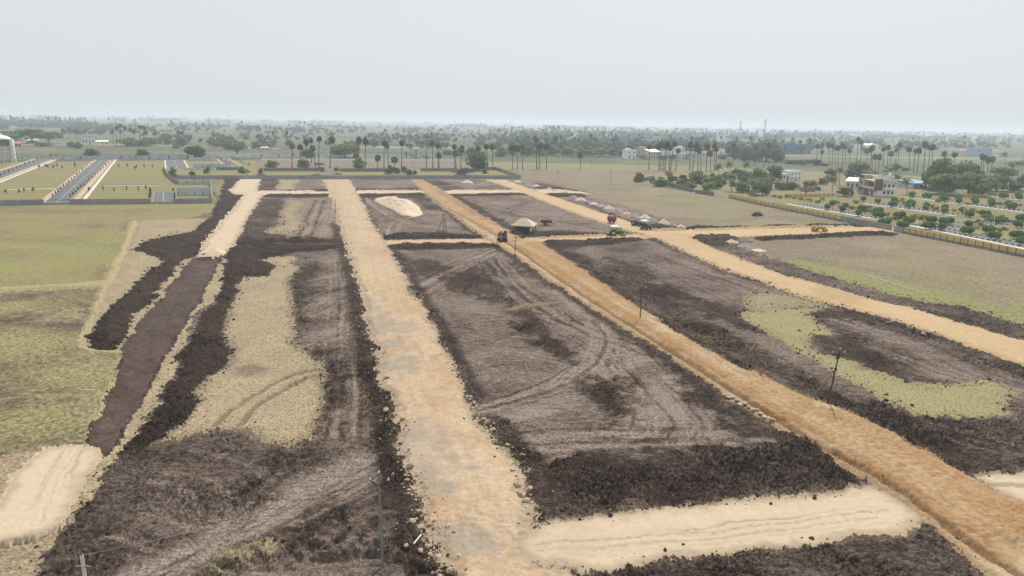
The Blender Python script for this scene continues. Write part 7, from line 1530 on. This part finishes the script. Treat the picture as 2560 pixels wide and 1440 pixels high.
def excavator():
    x, y = G(1256, 602); r = empty('excavator', (x, y, ground_z(x, y)), math.radians(-90), 'orange boomed excavator with dark cab at the road junction', 'excavator', None, (1.12, 1.12, 1.12))
    for sg in (-1, 1):
        m = MB(); pr = [(-1.9, .45), (-1.6, .05), (1.6, .05), (1.9, .45), (1.6, .85), (-1.6, .85)]; n = len(pr)
        y0, y1 = sg * 1.15 - .27, sg * 1.15 + .27
        m.add([(a, y0, b) for a, b in pr] + [(a, y1, b) for a, b in pr], [tuple(range(n)), tuple(range(2 * n - 1, n - 1, -1))] + [(i, n + i, n + (i + 1) % n, (i + 1) % n) for i in range(n)]); tr = m.build('track', 'machine_black', r)
        for k in range(4): MB().cyl((-1.2 + .8 * k, sg * 1.44, .42), (0, 1, 0), .2, .06, 10).build('roller', 'steel', tr)
    MB().box(-.9, .9, -.87, .87, .45, .95).build('undercarriage', 'machine_black', r)
    MB().box(-2.1, 1.2, -1.25, 1.25, 1.0, 1.45).build('turntable', 'machine_grey', r); MB().box(-2.2, -.5, -1.25, 1.25, 1.453, 2.25).build('engine_cover', 'machine_black', r); MB().box(-2.5, -2.203, -1.2, 1.2, 1.1, 2.2).build('counterweight', 'machine_black', r)
    c = MB(); c.add([(-.45, .3, 1.453), (1.15, .3, 1.453), (1.15, 1.25, 1.453), (-.45, 1.25, 1.453), (-.4, .35, 3.0), (.85, .35, 3.0), (.85, 1.2, 3.0), (-.4, 1.2, 3.0)], [(0, 1, 5, 4), (1, 2, 6, 5), (2, 3, 7, 6), (3, 0, 4, 7), (4, 5, 6, 7), (0, 3, 2, 1)]); cb = c.build('cab', 'machine_black', r)
    MB().add([(1.16, .38, 1.7), (1.16, 1.17, 1.7), (.89, 1.13, 2.9), (.89, .42, 2.9)], [(0, 1, 2, 3)]).build('windscreen', 'glass_dark', cb); MB().box(-.45, .9, .33, 1.22, 3.003, 3.08).build('cab_roof', 'machine_grey', cb)
    b = MB(); b.beam((.7, -.45, 1.5), (1.9, -.45, 3.7), .5, .5); b.beam((1.85, -.45, 3.6), (3.6, -.45, 3.3), .42, .46); b.build('boom', 'machine_orange', r)
    MB().beam((3.5, -.25, 3.35), (4.1, -.25, 1.0), .30, .26).build('stick', 'machine_orange', r); MB().beam((.9, -.25, 1.3), (2.0, -.25, 2.9), .14).build('hydraulic_ram', 'steel', r); MB().beam((2.2, -.25, 3.75), (3.5, -.25, 3.6), .12).build('hydraulic_ram', 'steel', r)
    k = MB(); pr = [(4.25, 1.1), (3.9, .9), (3.55, .5), (3.6, .12), (3.9, .02), (4.35, .12)]; n = 6
    k.add([(a, -.75, z) for a, z in pr] + [(a, .25, z) for a, z in pr], [tuple(range(n)), tuple(range(2 * n - 1, n - 1, -1))] + [(i, n + i, n + (i + 1) % n, (i + 1) % n) for i in range(n - 1)]); bk = k.build('bucket', 'machine_black', r)
    for q in range(4): MB().box(4.33, 4.5, -.7 + .28 * q, -.58 + .28 * q, .04, .14).build('tooth', 'steel', bk)
excavator()
def roller():
    x, y = G(2048, 580); r = empty('road_roller', (x, y, ground_z(x, y)), math.radians(4), 'yellow road roller working on the cross road near the wall gap', 'road roller', None, (1.12, 1.12, 1.12))
    for sg in (-1, 1): wheel(r, (-1.5, sg * .95, .78), .8, .5, 'machine_yellow', 'machine_grey')
    MB().cyl((1.75, 0, .58), (0, 1, 0), .58, 1.5, 22).build('front_drum', 'machine_yellow', r)
    f = MB(); f.box(.9, 2.4, -.95, -.8, .5, .8); f.box(.9, 2.4, .8, .95, .5, .8); f.box(.85, 1.05, -.95, .95, .8, 1.2); f.build('drum_yoke', 'machine_yellow', r)
    h = MB(); h.add([(-.5, -.55, .7), (1.6, -.5, .9), (1.6, .5, .9), (-.5, .55, .7), (-.5, -.55, 1.75), (1.5, -.45, 1.6), (1.5, .45, 1.6), (-.5, .55, 1.75)], [(0, 1, 5, 4), (1, 2, 6, 5), (2, 3, 7, 6), (3, 0, 4, 7), (4, 5, 6, 7), (0, 3, 2, 1)]); h.build('engine_hood', 'machine_yellow', r)
    MB().box(-2.3, -.5, -.6, .6, .8, 1.2).build('platform', 'machine_yellow', r); MB().box(-2.2, -1.6, -.6, .6, 1.203, 1.9).build('fuel_tank', 'machine_yellow', r)
    s = MB(); s.box(-1.5, -1.0, -.25, .25, 1.203, 1.5); s.box(-1.58, -1.48, -.25, .25, 1.5, 1.95); s.build('seat', 'machine_black', r); MB().tube([(-.55, 0, 1.6), (-.8, 0, 2.0)], .04, 6).build('steering_column', 'machine_black', r)
    MB().cyl((.9, .2, 2.0), (0, 0, 1), .06, .8, 8).build('exhaust', 'machine_black', r); MB().box(1.6, 1.68, -.4, .4, 1.0, 1.5).build('radiator', 'machine_black', r)
roller()

# ---- stones along the rubble road (the largest singly, the rest as one mass), clods on the soil
def rock_proto(seed):
    r_ = np.random.default_rng(seed); m = MB(); t = (1 + 5 ** .5) / 2
    v = [(-1, t, 0), (1, t, 0), (-1, -t, 0), (1, -t, 0), (0, -1, t), (0, 1, t), (0, -1, -t), (0, 1, -t), (t, 0, -1), (t, 0, 1), (-t, 0, -1), (-t, 0, 1)]
    v = np.array(v) / 1.9 * r_.uniform(0.72, 1.25, (12, 1)) * np.array([1, 0.85, 0.62])
    f = np.array([(0, 11, 5), (0, 5, 1), (0, 1, 7), (0, 7, 10), (0, 10, 11), (1, 5, 9), (5, 11, 4), (11, 10, 2), (10, 7, 6), (7, 1, 8), (3, 9, 4), (3, 4, 2), (3, 2, 6), (3, 6, 8), (3, 8, 9), (4, 9, 5), (2, 4, 11), (6, 2, 10), (8, 6, 7), (9, 8, 1)])
    return v, f
RP = [rock_proto(s) for s in range(6)]
RME = [np_mesh('stone', v, f, 'rock' if i % 2 else 'rock_pale') for i, (v, f) in enumerate(RP)]
EL = [(835, 510), (862, 600), (890, 690), (918, 800), (945, 910), (975, 1010), (995, 1062), (990, 1112), (1012, 1160), (1035, 1205), (1048, 1260), (1060, 1310), (1070, 1360), (1090, 1400), (1108, 1440)]
ER = [(905, 510), (966, 612), (1008, 690), (1050, 762), (1100, 850), (1130, 920), (1160, 990), (1198, 1030), (1240, 1102), (1300, 1162), (1306, 1232), (1344, 1290), (1345, 1330)]
def along(E, n, r_, jit):
    W = px(E); L = np.r_[0, np.cumsum(np.linalg.norm(np.diff(W, axis=0), axis=1))]; s = r_.uniform(0, 1, n) * L[-1]
    return np.stack([np.interp(s, L, W[:, 0]), np.interp(s, L, W[:, 1])], 1) + r_.normal(0, jit, (n, 2))
def scatter(name, label, cat, pts, sizes, mat, parent=None, sink=0.25):
    VV, FF, off = [], [], 0
    for (x, y), s in zip(pts, sizes):
        v0, f0 = RP[int(rng.integers(0, 6))]; a = rng.uniform(0, 6.28); c_, s_ = math.cos(a), math.sin(a)
        w = np.stack([(v0[:, 0] * c_ - v0[:, 1] * s_) * s + x, (v0[:, 0] * s_ + v0[:, 1] * c_) * s + y, v0[:, 2] * s + ground_z(x, y) + s * (0.5 - sink)], 1); VV.append(w); FF.append(f0 + off); off += 12
    o = link_mesh(name, np_mesh(name, np.concatenate(VV), np.concatenate(FF), mat), None, parent); o['kind'] = 'stuff'
    if parent is None: props(o, label, cat)
    return o
roadB = OBJ[ROADS['B']]
EL2, ER2 = EL[7:], ER[6:]
big = np.concatenate([along(EL2, 150, rng, 0.55), along(ER2, 80, rng, 0.5), along(EL[3:8], 50, rng, 0.5)])
for x, y in big[:280]:
    s = float(np.clip(rng.lognormal(-1.75, 0.5), 0.09, 0.48)); o = bpy.data.objects.new('stone', RME[int(rng.integers(0, 6))]); col.objects.link(o); o.parent = roadB
    o.location = (x, y, ground_z(x, y) + s * 0.2); o.scale = (s, s * rng.uniform(.8, 1.2), s); o.rotation_euler = (rng.uniform(-.4, .4), rng.uniform(-.4, .4), rng.uniform(0, 6))
small = np.concatenate([along(EL, 800, rng, 1.5), along(ER, 700, rng, 1.3)])
scatter('edge_stones', None, None, small, np.clip(rng.lognormal(-2.5, 0.6, len(small)), 0.04, 0.4), 'rock_pale', roadB, 0.4)
DE = [(1590, 584), (1640, 600), (1700, 629), (1800, 672), (1900, 706), (2000, 744), (2090, 766), (2200, 794), (2350, 844)]
dst = along(DE, 700, rng, 1.0); scatter('edge_stones', None, None, dst, np.clip(rng.lognormal(-1.8, 0.4, 700), 0.1, 0.5), 'rock_pale', OBJ[ROADS['D']])
CE = [(1062, 484), (1112, 524), (1165, 564), (1220, 603)]
dst = along(CE, 400, rng, 1.0); scatter('edge_stones', None, None, dst, np.clip(rng.lognormal(-1.7, 0.4, 400), 0.1, 0.5), 'rock_pale', OBJ[ROADS['C']])
# clods: loose black lumps, a few over the roughest soil and many along the ragged edges of soil and banks
is_soil = np.zeros(NV, bool); is_soil[IDN] = np.isin(cls, soil_all + BANKS); sg = is_soil.reshape(NR, NA); eb = np.zeros((NR, NA), bool)
for s_ in (1, 3, 5): eb[s_:] |= sg[s_:] != sg[:-s_]; eb[:, s_:] |= sg[:, s_:] != sg[:, :-s_]
eb = eb.ravel()[IDN] & (np.abs(np.arctan2(xn, yn)) < 0.8)
offroad = ~np.isin(cls, [SANDR, SANDL, SANDE] + list(ROADS.values()))
wgt = np.where(eb & offroad & (rr_n < 260), np.clip(rr_n / 120, 0.5, 2.5), 0.0) + np.where(np.isin(cls, soil_all + BANKS) & (rough > 0.22) & (rr_n < 200) & (np.abs(np.arctan2(xn, yn)) < 0.8), 0.025, 0.0); wgt /= wgt.sum()
NCL = 9000; pk = rng.choice(len(IDN), NCL, p=wgt); pts = np.stack([xn[pk], yn[pk]], 1) + rng.normal(0, .7, (NCL, 2)); rc = rr_n[pk]
scatter('soil_clods', 'loose black clods strewn along the edges of the freshly turned earth', 'clods', pts, np.clip(rng.lognormal(-2.7, 0.6, NCL), 0.03, 0.3) * (0.75 + rc / 260), 'clod')

# ================================================================== HAZE: dusty summer air round everything
hm = bpy.data.materials.new('haze'); hm.use_nodes = True; hn = hm.node_tree; hn.nodes.clear()
ho = hn.nodes.new('ShaderNodeOutputMaterial'); hv = hn.nodes.new('ShaderNodeVolumePrincipled')
hv.inputs['Color'].default_value = (0.77, 0.87, 0.985, 1); hv.inputs['Density'].default_value = HAZE; hv.inputs['Anisotropy'].default_value = 0.25
hn.links.new(hv.outputs[0], ho.inputs['Volume']); MATS['haze'] = hm
h_ = MB().box(-43000, 43000, -43000, 43000, -3.0, HAZE_TOP).build('haze', 'haze'); props(h_, 'pale dusty summer haze over the whole plain', 'haze', None, 'stuff')
